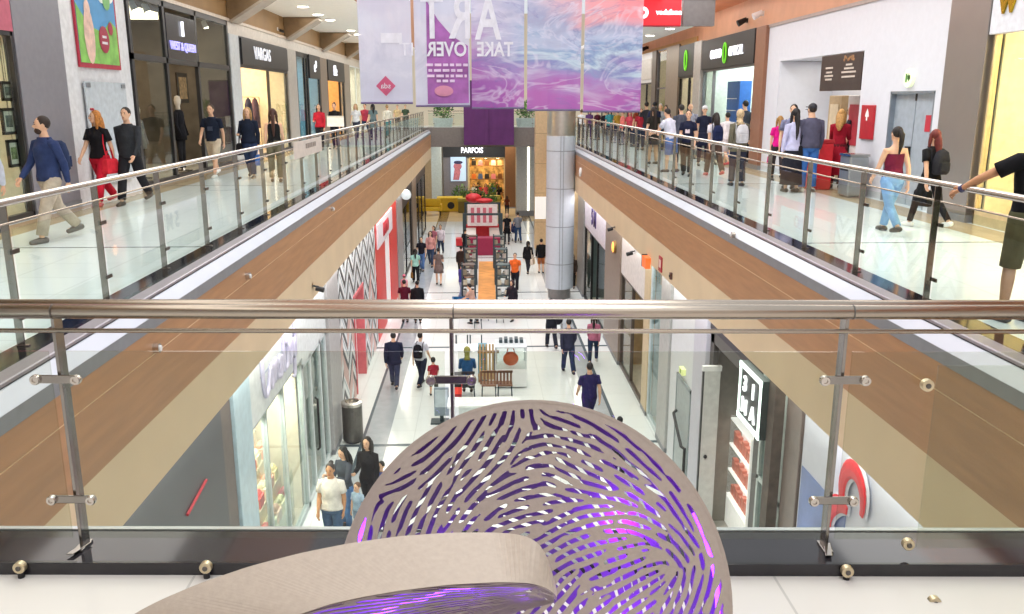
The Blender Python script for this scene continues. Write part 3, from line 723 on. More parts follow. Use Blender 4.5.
# ------------------------------------------------------------------ upper left wall, near to far
X = WL
t = front('shopfront', 'art print shop with pale glazing at the left edge of the picture', -1, X, 10.0, 15.2, 0, 4.4, FR_D, (12.6,), None, 2.2, mat('#c9c6b4', .7), lstr=6, header=1.3, header_m=mat('#c4647a', .5))
for (px0_, py0_, px1_, py1_, lab, hue) in ((0, 81, 15, 101, 'small framed picture, top one in the left edge shop window', '#6c7a74'), (0, 108, 18, 134, 'framed picture with a wide mat, middle one in the left edge shop window', '#6a7068'), (6, 140, 22, 166, 'framed picture with a green motif, lowest in the left edge shop window', '#7a8a58')):
    a = on_x(px0_, py0_, X - .1); b = on_x(px1_, py1_, X - .1)
    t = thing('framed_picture', lab, 'picture', (X - .1, (a.y + b.y) / 2, b.z), 0); w = abs(b.y - a.y) / 2; h = a.z - b.z
    mb = MB(); f_ = .05
    mb.box(-.02, .02, -w, w, 0, f_); mb.box(-.02, .02, -w, w, h - f_, h); mb.box(-.02, .02, -w, -w + f_, 0, h); mb.box(-.02, .02, w - f_, w, 0, h); mb.build('frame', mat('#2e2a28', .4), t)
    MB().box(-.015, .0, -w + f_, w - f_, f_, h - f_).build('mat_board', mat('#d4d2c4', .7), t)
    MB().box(-.0, .006, -w * .45, w * .45, h * .28, h * .72).build('print', mat(hue, .7, var=.4, scale=12), t)
    mb = MB(); mb.tube([(0, 0, h), (0, 0, 3.0 - b.z)], .004, 6); mb.build('hanging_wire', STEEL_DARK, t)
pier('pillar', 'tall plain grey pillar between the art print shop and the poster wall', X - .5, X + .05, 15.25, 16.95, 0, 4.36, mat('#8e8d96', .35, .2, .03))
struct('wall_left_poster', MB().box(X - .4, X, 16.95, 20.15, 0, 4.36), mat('#e8e9ec', .5))
t = thing('poster', 'colourful candy poster with blue sky and green hills high on the white wall', 'poster', (X + .03, 18.55, 2.62))
MB().box(-.02, .02, -.98, .98, 0, 1.95).build('backing', mat('#b83048', .5), t)
mb = MB(); mb.box(.02, .026, -.93, .90, .09, 1.92, 0); mb.build('sky', mat('#5aa2d8', .5, var=.1, scale=1.2), t)
mb = MB(); mb.prism([(.027, -.93, .09), (.027, .90, .09), (.027, .90, .86), (.027, .62, .98), (.027, .2, .72), (.027, -.2, .78), (.027, -.6, .95), (.027, -.93, 1.2)], (.004, 0, 0)); mb.build('hill', mat('#8cc860', .5, var=.15, scale=4), t)
mb = MB()
for (y, z, r) in ((.50, 1.55, .30), (.3, 1.45, .2), (.68, 1.5, .22), (-.75, 1.75, .15), (-.5, 1.82, .12)): mb.ell((.033, y, z), (.004, r, r * .75), 14, 8)
mb.build('cloud', mat('#f4f4f0', .6), t)
mb = MB(); mb.ell((.036, -.45, .62), (.004, .24, .55), 14, 8); mb.ell((.036, -.45, 1.1), (.004, .14, .2), 14, 8); mb.build('figure_shape', mat('#ecc8b8', .6, var=.12, scale=6), t)
mb = MB(); mb.ell((.04, .22, .58), (.005, .25, .27), 14, 8); mb.ell((.04, .58, .82), (.005, .12, .13), 12, 8); mb.build('badge', mat('#a8324a', .5), t)
mb = MB(); mb.ell((.04, .5, 1.36), (.005, .18, .18), 12, 8); mb.build('badge', mat('#86c07c', .5), t)
mb = MB()
for z, l in ((1.72, .3), (1.62, .4)): mb.box(.028, .031, -.55 - l / 2, -.55 + l / 2, z - .03, z + .02)
for z, l in ((.64, .2), (.52, .26)): mb.box(.045, .048, .22 - l / 2, .22 + l / 2, z - .03, z + .02)
mb.build('small_print', mat('#e8e4ea', .6), t)
t = thing('wall_board', 'pale blue-grey glass panel held by clips on the white wall, behind the couple', 'panel', (X + .06, 18.6, .3))
MB().box(-.015, .015, -.98, .98, 0, 2.05).build('pane', mat('#c9d2da', .25), t)
mb = MB()
for y in (-.85, .85):
    for z in (.12, 1.98): mb.box(-.05, .03, y - .1, y + .1, z - .04, z + .04)
mb.build('clip', mat('#9aa2ac', .3, .6), t)
t = front('shopfront', 'tall dark framed clothing shop with a mannequin behind glass, second from the left', -1, X, 20.2, 28.0, 0, 4.36, FR_D, (22.45, 24.9), 2.95, 3.2, mat('#74685a', .7, var=.25, scale=1.2), lstr=1.5, fw=.14, door=(22.5, 24.8))
sg = sign('shop_sign', 'black glass panel with violet lettering over the clothing shop entrance', -1, X, 22.55, 24.8, 3.0, 4.1, mat('#181826', .2), .05)
stext(sg, 'WEST & QUEEN', -1, .30, GLOW_B, 0, -.22, .05, sx=.92)
mb = MB(); mb.tube([(.075, 0, .05), (.075, 0, .42)], .04, 8); mb.build('emblem', GLOW_W, sg)
def mannequin(lab, loc, m, cloth_c, h=1.8, rz=0):
    t = thing('mannequin', lab, 'mannequin', loc, rz); s = h / 1.8
    mb = MB(); mb.lathe([(.02 * s, 1.45 * s), (.055 * s, 1.47 * s), (.05 * s, 1.55 * s), (.075 * s, 1.62 * s), (.085 * s, 1.70 * s), (.06 * s, 1.78 * s), (.01, 1.8 * s)], n=12); mb.build('head', m, t, smooth=True)
    mb = MB(); rs = []
    for z, a, b in ((.75, .22, .15), (.95, .20, .14), (1.1, .15, .11), (1.3, .2, .12), (1.42, .19, .10), (1.47, .07, .06)): rs.append([(a * s * math.cos(2 * PI * i / 14), b * s * math.sin(2 * PI * i / 14), z * s) for i in range(14)])
    mb.rings(rs)
    for q in (-1, 1): mb.tube([(q * .19 * s, 0, 1.4 * s), (q * .27 * s, .02, 1.1 * s), (q * .25 * s, .1 * s, .85 * s)], [.055 * s, .045 * s, .035 * s], 8)
    mb.build('clothing', cloth(cloth_c), t, smooth=True)
    mb = MB()
    for q in (-1, 1): mb.tube([(q * .09 * s, 0, .8 * s), (q * .1 * s, 0, .45 * s), (q * .1 * s, 0, .08 * s)], [.085 * s, .06 * s, .04 * s], 10)
    mb.build('leg', cloth('#25252a'), t, smooth=True); MB().lathe([(.22 * s, .0), (.22 * s, .03), (.05 * s, .04), (.02 * s, .1)], n=16).build('stand', STEEL, t)
MANN = mat('#e6dccb', .4)
mannequin('pale headed mannequin in a black coat in the second clothing shop doorway', (-8.3, 24.5, .06), MANN, '#1a1a20', 2.05, R(-90))
mannequin('mannequin in a grey coat deep inside the second clothing shop, left pane', (-8.5, 22.1, .06), MANN, '#8d8a88', 1.8, R(-90))
mannequin('mannequin in a black dress deep inside the second clothing shop, left pane', (-8.6, 21.0, .06), MANN, '#2a262c', 1.8, R(-90))
t = thing('wall_picture', 'small dark framed picture on the inside wall right of the shop entrance', 'picture', (-8.6, 25.9, 1.9))
MB().box(-.02, .02, -.45, .45, 0, .85).build('frame', mat('#3a2c22', .4), t); MB().box(.02, .03, -.32, .32, .12, .73).build('print', mat('#b08a60', .6, var=.3, scale=10), t)
for px, py, lab in ((131, 4, 'left of two white spotlights hanging inside the second clothing shop'), (144, 6, 'right of two white spotlights hanging inside the second clothing shop'), (203, 23, 'white spotlight behind the glass right of the violet sign')):
    v = on_x(px, py, X - .5); t = thing('spotlight', lab, 'spotlight', v)
    MB().tube([(0, 0, .06), (.08, 0, -.14)], [.07, .09], 12).build('can', WHITE, t); MB().tube([(.08, 0, -.14), (.082, 0, -.15)], .075, 12).build('lens', LAMP, t); MB().tube([(0, 0, .06), (0, 0, 4.3 - v.z)], .012, 6).build('stem', WHITE, t)
pier('pillar', 'white and grey pillar between the second clothing shop and the shop with white capitals', X - .3, X + .06, 28.05, 29.1, 0, 4.0, mat('#cfd4d8', .35))
struct('wall_left_band', MB().box(X - .3, X + .02, 28.05, 59, 4.0, 4.36), mat('#ded6cc', .5))
t = front('shopfront', 'warm lit clothes shop under the black sign with white capitals', -1, X, 29.1, 36.1, 0, 4.0, FR_D, (33.0,), None, 3.5, mat('#e2cfae', .7), lstr=9, header=.9, header_m=CHAR, door=(29.2, 32.9))
sg = sign('shop_sign', 'black fascia sign with bold white capitals on the left gallery', -1, X, 29.2, 36.0, 3.12, 3.95, mat('#1d1d20', .4), .12)
stext(sg, 'VARGAS', -1, .60, mat('#e4e6ee', .5, emit='#f4f6ff', estr=.5), -.75, -.0, .12, sx=1.05)
for k, (y, c) in enumerate(((30.2, '#2b2730'), (31.4, '#3d3036'), (32.4, '#1c1c22'), (34.2, '#3a3848'), (35.2, '#5a4650'))):
    t = thing('hanging_coat', ['coat', 'brown-black coat hanging nearest in the warm clothes shop', '', '', ''][k] if k == 1 else ['black coat at the near end of the warm clothes shop rail', '', 'jet black coat hung mid rail in the warm clothes shop', 'slate blue jacket at the warm clothes shop window', 'mauve jacket at the far end of the warm clothes shop'][k], 'coat', (-8.9, y, .9))
    mb = MB(); mb.rings([[(a * math.cos(2 * PI * i / 12), b * math.sin(2 * PI * i / 12), z) for i in range(12)] for z, a, b in ((0, .16, .30), (.5, .14, .27), (.9, .13, .26), (1.1, .08, .16), (1.16, .03, .05))]); mb.build('garment', cloth(c), t, smooth=True)
    MB().tube([(0, -.2, 1.12), (0, 0, 1.2), (0, .2, 1.12)], .012, 6).build('hanger', STEEL, t)
mb = MB(); mb.tube([(-8.9, 29.4, 2.1), (-8.9, 35.9, 2.1)], .02, 8); mb.tube([(-8.9, 29.4, 2.1), (-8.9, 29.4, .02)], .02, 8); mb.tube([(-8.9, 35.9, 2.1), (-8.9, 35.9, .02)], .02, 8)
tag(mb.build('clothes_rail', STEEL), 'long steel clothes rail inside the warm clothes shop', 'clothes rail')
pier('pillar', 'slim pale pillar right of the black sign with white capitals', X - .3, X + .06, 36.2, 37.9, 0, 4.0, mat('#b9b2aa', .4))
t = front('shopfront', 'dark glazed shop with a small round white logo, middle of the left gallery', -1, X, 37.9, 43.4, 0, 4.0, FR_B, (39.8, 40.4), None, 3, mat('#7fa6b4', .6), lamp='#d8f0ff', lstr=5, fw=.2)
sg = sign('shop_sign', 'dark sign with a small white logo, nearer of the two past the white capitals', -1, X, 40.6, 43.3, 2.95, 4.0, mat('#232226', .4), .1); stext(sg, 'e*', -1, .7, GLOW_W, 0, 0, .1)
pier('pillar', 'brown pillar between the two small white logo signs', X - .3, X + .06, 43.45, 45.4, 0, 4.0, mat('#8a7a6c', .4))
t = front('shopfront', 'orange lit shop under the farther small white logo sign, left gallery', -1, X, 45.4, 51, 0, 4.0, FR_B, (49.6,), None, 3, mat('#d8a868', .6), lstr=6, fw=.2, door=(45.5, 49.5))
sg = sign('shop_sign', 'dark sign with a small white logo, farther of the two past the white capitals', -1, X, 45.5, 50.9, 2.95, 4.0, mat('#232226', .4), .1); stext(sg, 'Elle', -1, .75, GLOW_W, -.6, 0, .1, shear=.2)
pier('pillar', 'grey pillar at the far end of the left gallery', X - .3, X + .06, 51.1, 53.2, 0, 4.0, mat('#a09486', .4))
t = front('shopfront', 'bright white shop at the far end of the left gallery, by the banner edge', -1, X, 53.3, 59.2, 0, 4.0, FR_W, (56,), None, 3, mat('#eeeeec', .6), lstr=7)
# cameras on the left wall
def cctv(lab, loc, rz, c=BLACK):
    t = thing('security_camera', lab, 'camera', loc, rz)
    MB().box(-.02, .0, -.06, .06, -.06, .06).build('wall_plate', WHITE, t); MB().tube([(0, 0, 0), (.12, 0, -.02)], .018, 8).build('arm', c, t)
    MB().tube([(.06, 0, -.05), (.22, 0, -.09)], [.05, .055], 12).build('housing', c, t, smooth=False); MB().tube([(.22, 0, -.09), (.23, 0, -.092)], .035, 12).build('lens', mat('#30323a', .1), t)
v = on_x(278, 29, X); cctv('black security spotlight on the brown band left of the ceiling bracket', v, 0)
v = on_x(346, 51, X); cctv('small black camera at the far end of the brown left band', v, 0)

# white notice on the left railing
a = on_x(285, 134, XPL + .03); b = on_x(317, 118, XPL + .03)
t = thing('railing_notice', 'small translucent notice strip fixed to the left railing', 'notice', (XPL + .05, (a.y + b.y) / 2, .92))
MB().box(-.006, .006, -1.1, 2.0, -.10, .24).build('sheet', mat('#d9cfc6', .4), t); 
mb = MB(); 
for k in range(6): mb.box(.006, .010, .1 + .2 * k, .24 + .2 * k, .06, .16)
mb.build('small_print', mat('#8a8078', .5), t)
# ------------------------------------------------------------------ upper right wall
X = WR
# yellow lit shop at the right edge
t = front('shopfront', 'yellow lit frameless glass shop at the right edge of the picture', 1, X, 7.6, 13.9, 0, 4.0, mat('#d8c69a', .35, .3), (12.0, 10.0), None, 3.0, mat('#f6e6bc', .7), lamp='#fff0c8', lstr=9, fw=.03, sill=.25, floor_m=mat('#e6b878', .4))
sg = sign('shop_sign', 'white fascia with gold letters over the yellow lit shop', 1, X, 7.4, 13.95, 3.0, 4.9, mat('#d6dae2', .4), .12)
_w = on_x(1017, 3, X); stext(sg, 'W', 1, .42, mat('#c8a82c', .25, .9), _w.y - (7.4 + 13.95) / 2, _w.z - 3.95, .12, bold=.02)
mb = MB()
for z in (3.0 - .25, 1.95, .9): mb.box(X - .06, X - .01, 11.9, 12.1, z - .05, z + .05)
tag(mb.build('door_fitting', STEEL), 'small steel patch fittings on the yellow shop glass', 'fitting')
t = thing('display_table', 'white framed display table inside the yellow lit shop', 'table', (9.3, 12.2, .05)); MB().box(-.5, .5, -1.2, 1.0, .9, 1.0).build('tabletop', WHITE, t)
for q in (-.45, .45):
    for w in (-1.15, .95): MB().box(q - .03, q + .03, w - .03, w + .03, 0, .9).build('leg', WHITE, t)
pier('pillar', 'broad brushed steel pillar between the elevator wall and the yellow shop', X - .12, X + .4, 14.0, 15.2, 0, 4.85, mat('#a29d9a', .32, .75, .02, 2))
WPANEL = mat('#d3d6de', .5, 0, .015)
mb = MB(); mb.box(X, X + .5, 15.25, 15.62, 0, 4.05); mb.box(X, X + .5, 15.62, 17.36, 2.16, 4.05); mb.box(X, X + .5, 17.36, 18.75, 0, 4.05)
mb.box(X, X + .5, 18.75, 24.05, 3.02, 4.05); mb.box(X, X + .5, 24.05, 25.1, 0, 4.05); mb.box(X + 1.5, X + 1.6, 18.75, 24.05, 0, 3.1); mb.box(X + .02, X + 1.55, 24.0, 24.045, 0, 3.01); mb.box(X + .52, X + 1.55, 18.65, 18.75, 0, 3.01)
mb.box(X + .52, X + 1.55, 18.75, 24.04, 3.02, 3.1)
struct('wall_right_white', mb, WPANEL)
t = thing('elevator_door', 'grey two-leaf elevator door in the white wall, red notice on one leaf', 'door', (X + .12, 16.49, 0))
MB().box(-.02, .02, -.86, -.015, 0, 2.14).build('door_leaf', mat('#a9b4bf', .35, .2), t); MB().box(-.02, .02, .015, .86, 0, 2.14).build('door_leaf', mat('#a9b4bf', .35, .2), t)
mb = MB(); mb.box(-.12, .0, -.87, -.82, 0, 2.16); mb.box(-.12, .0, .82, .87, 0, 2.16); mb.box(-.12, .0, -.87, .87, 2.11, 2.16); mb.build('frame', mat('#8d97a2', .3, .5), t)
MB().box(-.03, .0, -.03, .03, 1.98, 2.12).build('closer', BLACK, t); MB().box(-.07, .0, .02, .16, .85, 1.12).build('lock_box', BLACK, t)
t2 = MB().box(-.03, -.02, -.72, -.44, 1.42, 1.72).build('notice', mat('#b42a3c', .5), t)
v = on_x(911, 78, X); t = thing('round_sign', 'round pale green emergency sign above the elevator door', 'sign', (X - .02, v.y, v.z))
mb = MB(); mb.tube([(0.02, 0, 0), (-.04, 0, 0)], .17, 24); mb.build('disc', mat('#dfe8c8', .4, emit='#e8f4c8', estr=.6), t)
mb = MB(); mb.box(-.046, -.041, -.09, .02, -.03, .05); mb.prism([(-.046, -.1, .01), (-.046, -.02, .09), (-.046, -.02, -.08)], (.004, 0, 0)); mb.tube([(-.043, .05, .08), (-.043, .05, -.08)], .02, 6); mb.build('pictogram', mat('#6c9a58', .5), t)
a = on_x(862, 105, X); b = on_x(875, 140, X)
t = thing('fire_cabinet', 'tall red fire cabinet with white flame mark on the white wall', 'fire cabinet', (X - .04, (a.y + b.y) / 2, b.z)); h = a.z - b.z; w = abs(a.y - b.y) / 2
w *= .8; MB().box(-.0, .04, -w, w, 0, h).build('cabinet', mat('#b01f2c', .4), t, bevel=.008)
mb = MB(); mb.prism([(-.002, -.09, h * .66), (-.002, .09, h * .66), (-.002, .07, h * .76), (-.002, .0, h * .9), (-.002, -.06, h * .78)], (-.005, 0, 0)); mb.box(-.008, -.002, -.03, .03, h * .55, h * .68); mb.build('flame_mark', WHITE, t)
# niche contents
a = on_x(821, 57, X); b = on_x(864, 88, X)
t = thing('menu_board', 'dark brown menu board hanging in the white wall niche', 'sign', (X + .02, 20.0, 2.2))
MB().box(-.03, .03, -1.22, 1.05, 0, .80).build('board', mat('#3a2e2a', .5), t)
rng = random.Random(4); mb = MB()
for (yc, zs) in ((.55, (.52, .42, .34, .26)), (-.55, (.56, .48, .40, .30))):
    for z in zs:
        l = rng.uniform(.3, .8); mb.box(-.036, -.031, yc - l / 2, yc + l / 2, z - .02, z + .02)
mb.build('small_print', mat('#c8bcb0', .6), t)
mb = MB()
for k in range(12): mb.ell((-.034, -.15 - rng.random() * .7, .66 + rng.random() * .08), (.004, .05, .035), 8, 5)
mb.build('food_motif', mat('#a0764e', .6, var=.2), t)
def vend(lab, y, w, h, m, trim, x=X + .98):
    t = thing('vending_machine', lab, 'vending machine', (x, y, 0))
    MB().box(-.35, .35, -w / 2, w / 2, .08, h).build('cabinet', m, t, bevel=.02); MB().box(-.37, -.35, -w * .32, w * .32, h * .45, h * .9).build('front_panel', trim, t)
    MB().box(-.37, -.35, -w * .25, w * .25, h * .18, h * .3).build('hatch', BLACK, t); MB().box(-.3, .3, -w / 2 + .04, w / 2 - .04, 0, .08).build('base', BLACK, t)
vend('tan drinks machine in the wall niche, left under the menu board', 21.6, .8, 2.1, mat('#b49c78', .5), mat('#d8c8a8', .4))
vend('white and red machine in the wall niche under the menu board', 20.4, .9, 2.1, mat('#e6e2e0', .4), mat('#b83848', .4))
vend('grey machine in the wall niche, right end by the fire cabinet', 19.3, .8, 2.1, mat('#c4c2c2', .4), mat('#9a9698', .4))
t = thing('red_bin', 'bright red upright bin beside the woman in the red dress', 'bin', (7.75, 19.6, 0)); MB().box(-.22, .22, -.25, .25, .0, 1.05).build('body', mat('#d3202c', .4), t, bevel=.03); MB().box(-.23, .23, -.26, .26, 1.05, 1.12).build('lid', mat('#b01a24', .4), t)
mb = MB(); mb.box(-.225, -.22, -.15, .15, .75, .85); mb.build('stripe', WHITE, t)
t = thing('steel_bin', 'grey steel litter bin standing by the fire cabinet', 'bin', (7.85, 17.95, 0)); MB().box(-.2, .2, -.26, .26, 0.03, .85).build('body', mat('#a9acae', .3, .7, .05, 3), t, bevel=.03)
MB().box(-.205, -.2, -.2, .2, .55, .7).build('slot', BLACK, t); MB().box(-.21, .21, -.27, .27, .85, .9).build('lid', STEEL, t)
pier('pillar', 'brown and grey pillar between the white wall and the optician', X - .1, X + .4, 25.1, 26.0, 0, 4.05, mat('#8a5f48', .4))
t = front('shopfront', 'optician shop with blue pillar inside, under the black sign with the green mark', 1, X, 26.0, 32.2, 0, 4.05, FR_G, (30.8,), None, 3.2, mat('#c8cfc8', .6), lamp='#f2fff8', lstr=8, header=1.0, header_m=CHAR, door=(26.1, 29.0))
sg = sign('shop_sign', 'black optician sign with white capitals around a green eye mark', 1, X, 26.05, 32.2, 3.05, 4.05, mat('#1e1a1c', .4), .12)
stext(sg, 'GRAND', 1, .42, GLOW_W, 1.1, -.05, .12, sx=.95); stext(sg, 'OPTICAL', 1, .42, GLOW_W, -1.25, -.05, .12, sx=.92)
GREEN = mat('#7ad03a', .5, emit='#6ad020', estr=.7)
def eye(sg, y, z, r, th=.12):
    mb = MB(); n = 24; c = [(-(th + .02), y + r * .55 * math.cos(2 * PI * k / n), z + r * math.sin(2 * PI * k / n)) for k in range(n + 1)]
    mb.tube(c, r * .10, 6); mb.build('emblem', GREEN, sg)
eye(sg, .0, -.05, .31)
t = thing('display_stand', 'bright blue display pillar with shelves inside the optician', 'display', (9.0, 30.4, .02)); MB().box(-.2, .2, -.75, .75, 0, 2.6).build('body', mat('#2c62b0', .4), t)
mb = MB()
for z in (.8, 1.2, 1.6, 2.0): mb.box(-.3, -.2, -.45, .45, z, z + .03)
mb.build('shelf', WHITE, t)
t = thing('display_stand', 'white shelf unit with spectacles inside the optician, far pane', 'display', (9.3, 28.2, .02)); MB().box(-.1, .2, -.8, .8, 0, 2.5).build('body', mat('#d8d4c8', .5), t)
mb = MB()
for z in (.6, .95, 1.3, 1.65, 2.0): mb.box(-.3, -.1, -.75, .75, z, z + .03)
mb.build('shelf', mat('#b89a70', .5), t)
pier('pillar', 'slim white pillar left of the black optician sign', X - .14, X + .4, 32.25, 33.3, 0, 4.1, mat('#c9c5bf', .4))
t = front('shopfront', 'dark shop front with a green round logo, left of the optician', 1, X, 33.4, 36.0, 0, 4.1, FR_B, (34.4,), None, 3, mat('#d8d0c0', .6), lstr=6, header=1.2, header_m=CHAR)
sg = sign('shop_sign', 'small dark square sign with a glowing green ring, left of the optician', 1, X, 33.4, 36, 2.9, 4.1, mat('#17171a', .4), .1); eye(sg, 0, 0, .36, .1)
pier('pillar', 'grey-brown pillar left of the green ring sign', X - .1, X + .4, 36.05, 38.4, 0, 4.2, mat('#9a8c7c', .4))
t = front('shopfront', 'cream lit shop between the pillars, far part of the right gallery', 1, X, 38.5, 40.6, 0, 4.2, FR_G, (), 2.5, 3, mat('#f0d9a8', .6), lstr=8)
pier('pillar', 'narrow dark pillar right of the white sign with black capitals', X - .1, X + .4, 40.65, 41.6, 0, 4.2, mat('#6a6058', .4))
t = front('shopfront', 'cream lit shop under the white sign with black capitals, far right gallery', 1, X, 41.7, 48.5, 0, 4.2, FR_D, (43.2,), None, 3, mat('#f2deb4', .6), lstr=9, header=1.4, header_m=WHITE)
sg = sign('shop_sign', 'white sign with black capitals next to the banner edge', 1, X, 41.8, 48.4, 2.95, 3.9, mat('#d8d4ce', .5), .1); stext(sg, 'KAXAD', 1, .62, BLACK, 1.0, 0, .1, bold=.02)
t = front('shopfront', 'last cream lit shop on the right gallery, mostly behind the banner', 1, X, 48.6, 59, 0, 4.2, FR_D, (52, 55.5), None, 3, mat('#e8d2a8', .6), lstr=7)
# red hanging sign over the gallery
a = on_y(618, 25.5, 27); b = on_y(681, 0, 27)
t = thing('hanging_sign', 'red sign with white lettering and round mark hanging over the right gallery', 'sign', ((a.x + b.x) / 2, 27, a.z)); w = (b.x - a.x) / 2
MB().box(-w, w, -.12, .12, 0, 1.6).build('box', mat('#d81e2c', .4, emit='#e01020', estr=.55), t, bevel=.02)
MB().box(-w, w, -.125, .125, -.03, 0).build('trim', mat('#a01c2c', .4), t)
text('lettering', 'vodafone', .205, GLOW_W, t, (.56, -.14, .37), RY, .01, bold=.008)
mb = MB(); c = [(-.22 + .12 * math.cos(2 * PI * k / 24), -.13, .36 + .12 * math.sin(2 * PI * k / 24)) for k in range(25)]; mb.tube(c, .05, 8); mb.build('round_mark', GLOW_W, t)
mb = MB()
for q in (-.8, .8): mb.tube([(q, 0, 1.6), (q, 0, 4.95 - a.z)], .015, 8)
mb.build('hanging_rod', STEEL, t)
a2 = on_y(681, 25.5, 27.1)
struct('trim_right_bulkhead', MB().box(a2.x + .02, 7.1, 26.95, 27.2, a2.z - .02, 6.2), mat('#6e6a6a', .5))
struct('wall_right_gold', MB().box(WR - .02, WR + .02, 33.4, 59, 4.1, 4.32), mat('#c79a56', .5))
def spot(lab, v, m):
    t = thing('wall_spotlight', lab, 'spotlight', v); MB().tube([(-.02, 0, .05), (-.28, 0, -.08)], [.07, .10], 12).build('can', m, t); MB().box(-.02, .03, -.05, .05, -.05, .08).build('wall_plate', m, t)
spot('black spotlight on the orange wall above the optician sign', on_x(747, 21, X), BLACK)
spot('white spotlight on the orange wall above the optician sign, right one', on_x(763, 14, X), WHITE)
spot('small black spotlight left of the gold band, beside the banner', on_x(648, 48, X), BLACK)
# ------------------------------------------------------------------ ground floor, left side (plane x = SL)
X = SL; G = GZ; TOP = -1.86
t = thing('shopfront', 'charcoal shop front with a thin red line, lower left beyond the void', 'shopfront', (0, 0, 0))
MB().box(X - .3, X + .1, 4.0, 11.55, -4.05, TOP).build('fascia', mat('#4a4c52', .4, 0, .05, 2), t)
MB().box(X - .35, X - .3, 4.0, 11.5, G, -4.05).build('glass_pane', mat('#3a3836', .1, 0, .1), t)
mb = MB()
for y in (4.1, 7, 9.6): mb.box(X - .32, X - .2, y - .05, y + .05, G, -4.05)
mb.build('mullion', FR_B, t)
a = on_x(206, 480, X + .11); b = on_x(187, 515, X + .11)
mb = MB(); mb.tube([(X + .115, a.y, a.z), (X + .115, b.y, b.z)], .02, 6); mb.build('red_line', mat('#b8404c', .5), t)
pier('pillar', 'brown-grey pillar between the charcoal shop and the pale blue column', X - .3, X + .06, 11.5, 12.15, G, TOP, mat('#6f6460', .45))
pier('pillar', 'pale blue column at the near corner of the white confectionery shop', X - .3, X + .1, 12.2, 13.1, G, TOP, mat('#c3dcea', .3))
t = front('shopfront', 'white confectionery shop with large glass front and script lettering', -1, X, 13.1, 17.2, G, TOP, mat('#b4c0c6', .35), (14.2, 15.5), None, 3.0, mat('#ece2d0', .6), lamp='#fff0d0', lstr=9, fw=.055, header=1.35, header_m=mat('#e8edf0', .45))
sg = thing('shop_sign', 'white raised script sign on the white confectionery fascia', 'sign', (X + .06, 15.4, -2.55))
def script(sg, s, x0, size, m, r):
    strokes = [[(.36, .85), (.2, 1.0), (.03, .75), (.0, .35), (.12, .02), (.32, .1), (.42, .25), (.52, .42), (.44, .12), (.56, .04), (.64, .3), (.56, .42)],
               [(.66, .3), (.76, .42), (.74, .06), (.82, .3), (.95, .42), (.94, .08), (1.04, .1)], [(1.08, .3), (1.2, .4), (1.12, .05), (1.25, .05), (1.33, .35)],
               [(1.5, .02), (1.52, .95), (1.7, .98), (1.74, .72), (1.55, .55), (1.8, .42), (1.76, .08), (1.55, .03)], [(1.9, .3), (2.0, .42), (1.95, .04), (2.08, .1), (2.12, .4)], [(2.18, .42), (2.24, .06), (2.34, .42), (2.30, -.25), (2.15, -.3)], [(2.42, .05), (2.5, 1.05), (2.42, .5)]]
    mb = MB()
    for st in strokes:
        P = [Vector((.03, -s * 0 + (x0 + p[0] * size), (p[1] - .4) * size)) for p in st]
        Q = []
        for i in range(len(P) - 1):
            for k in range(4):
                u = k / 4; p0 = P[max(0, i - 1)]; p1 = P[i]; p2 = P[i + 1]; p3 = P[min(len(P) - 1, i + 2)]
                Q.append(.5 * ((2 * p1) + (p2 - p0) * u + (2 * p0 - 5 * p1 + 4 * p2 - p3) * u * u + (3 * p1 - p0 - 3 * p2 + p3) * u ** 3))
        Q.append(P[-1]); mb.tube(Q, r, 6, round_ends=True)
    return mb.build('lettering', m, sg, smooth=True)
script(sg, -1, -1.45, 1.05, mat('#d8d4ee', .4), .038)
mb = MB(); mb.box(.0, .012, -1.5, 1.5, -.02, .0); mb.build('backing_bar', mat('#b8bfd4', .5), sg)
# sweets display
t = thing('sweets_display', 'stepped display counter behind the confectionery window', 'display', (-4.5, 15.0, G + .02))
mb = MB()
for k in range(4): mb.box(-.45, .5 - .22 * k, -1.6, 1.7, .5 * k, .5 * k + .5)
mb.build('counter', mat('#e8dcc4', .5), t)
mb = MB(); mb.box(.5, .53, -1.6, 1.7, 0, 1.1); mb.build('front_glass', GLASS_SHOP, t)
rng = random.Random(9); hues = ['#f2c25c', '#e85a5a', '#f0e0b0', '#e89a4c', '#f6eecb', '#d86070', '#c8d070', '#f2b4a0']
hn = {'#f2c25c': 'yellow', '#e85a5a': 'red', '#f0e0b0': 'cream', '#e89a4c': 'orange', '#f6eecb': 'ivory', '#d86070': 'pink', '#c8d070': 'lime', '#f2b4a0': 'peach'}
for k in range(4):
    for j in range(8):
        h = hues[(j * 3 + k * 5) % 8]; w = rng.uniform(.12, .17)
        p = thing('sweets_box', '%s box of sweets on the confectionery window display' % hn[h], 'box', (-4.5 + .5 - .22 * k - .11, 13.6 + .4 * j + .05, G + .02 + .5 * (k + 1)), 0, '%s sweets boxes in the window' % hn[h])
        MB().box(-.1, .1, -w, w, 0, .22).build('tray', mat(h, .6), p); mb = MB()
        for q in range(3): mb.ell((0, -w * .6 + w * .6 * q, .24), (.08, w * .3, .08), 8, 5)
        mb.build('sweets', mat(h, .4, var=.2), p)
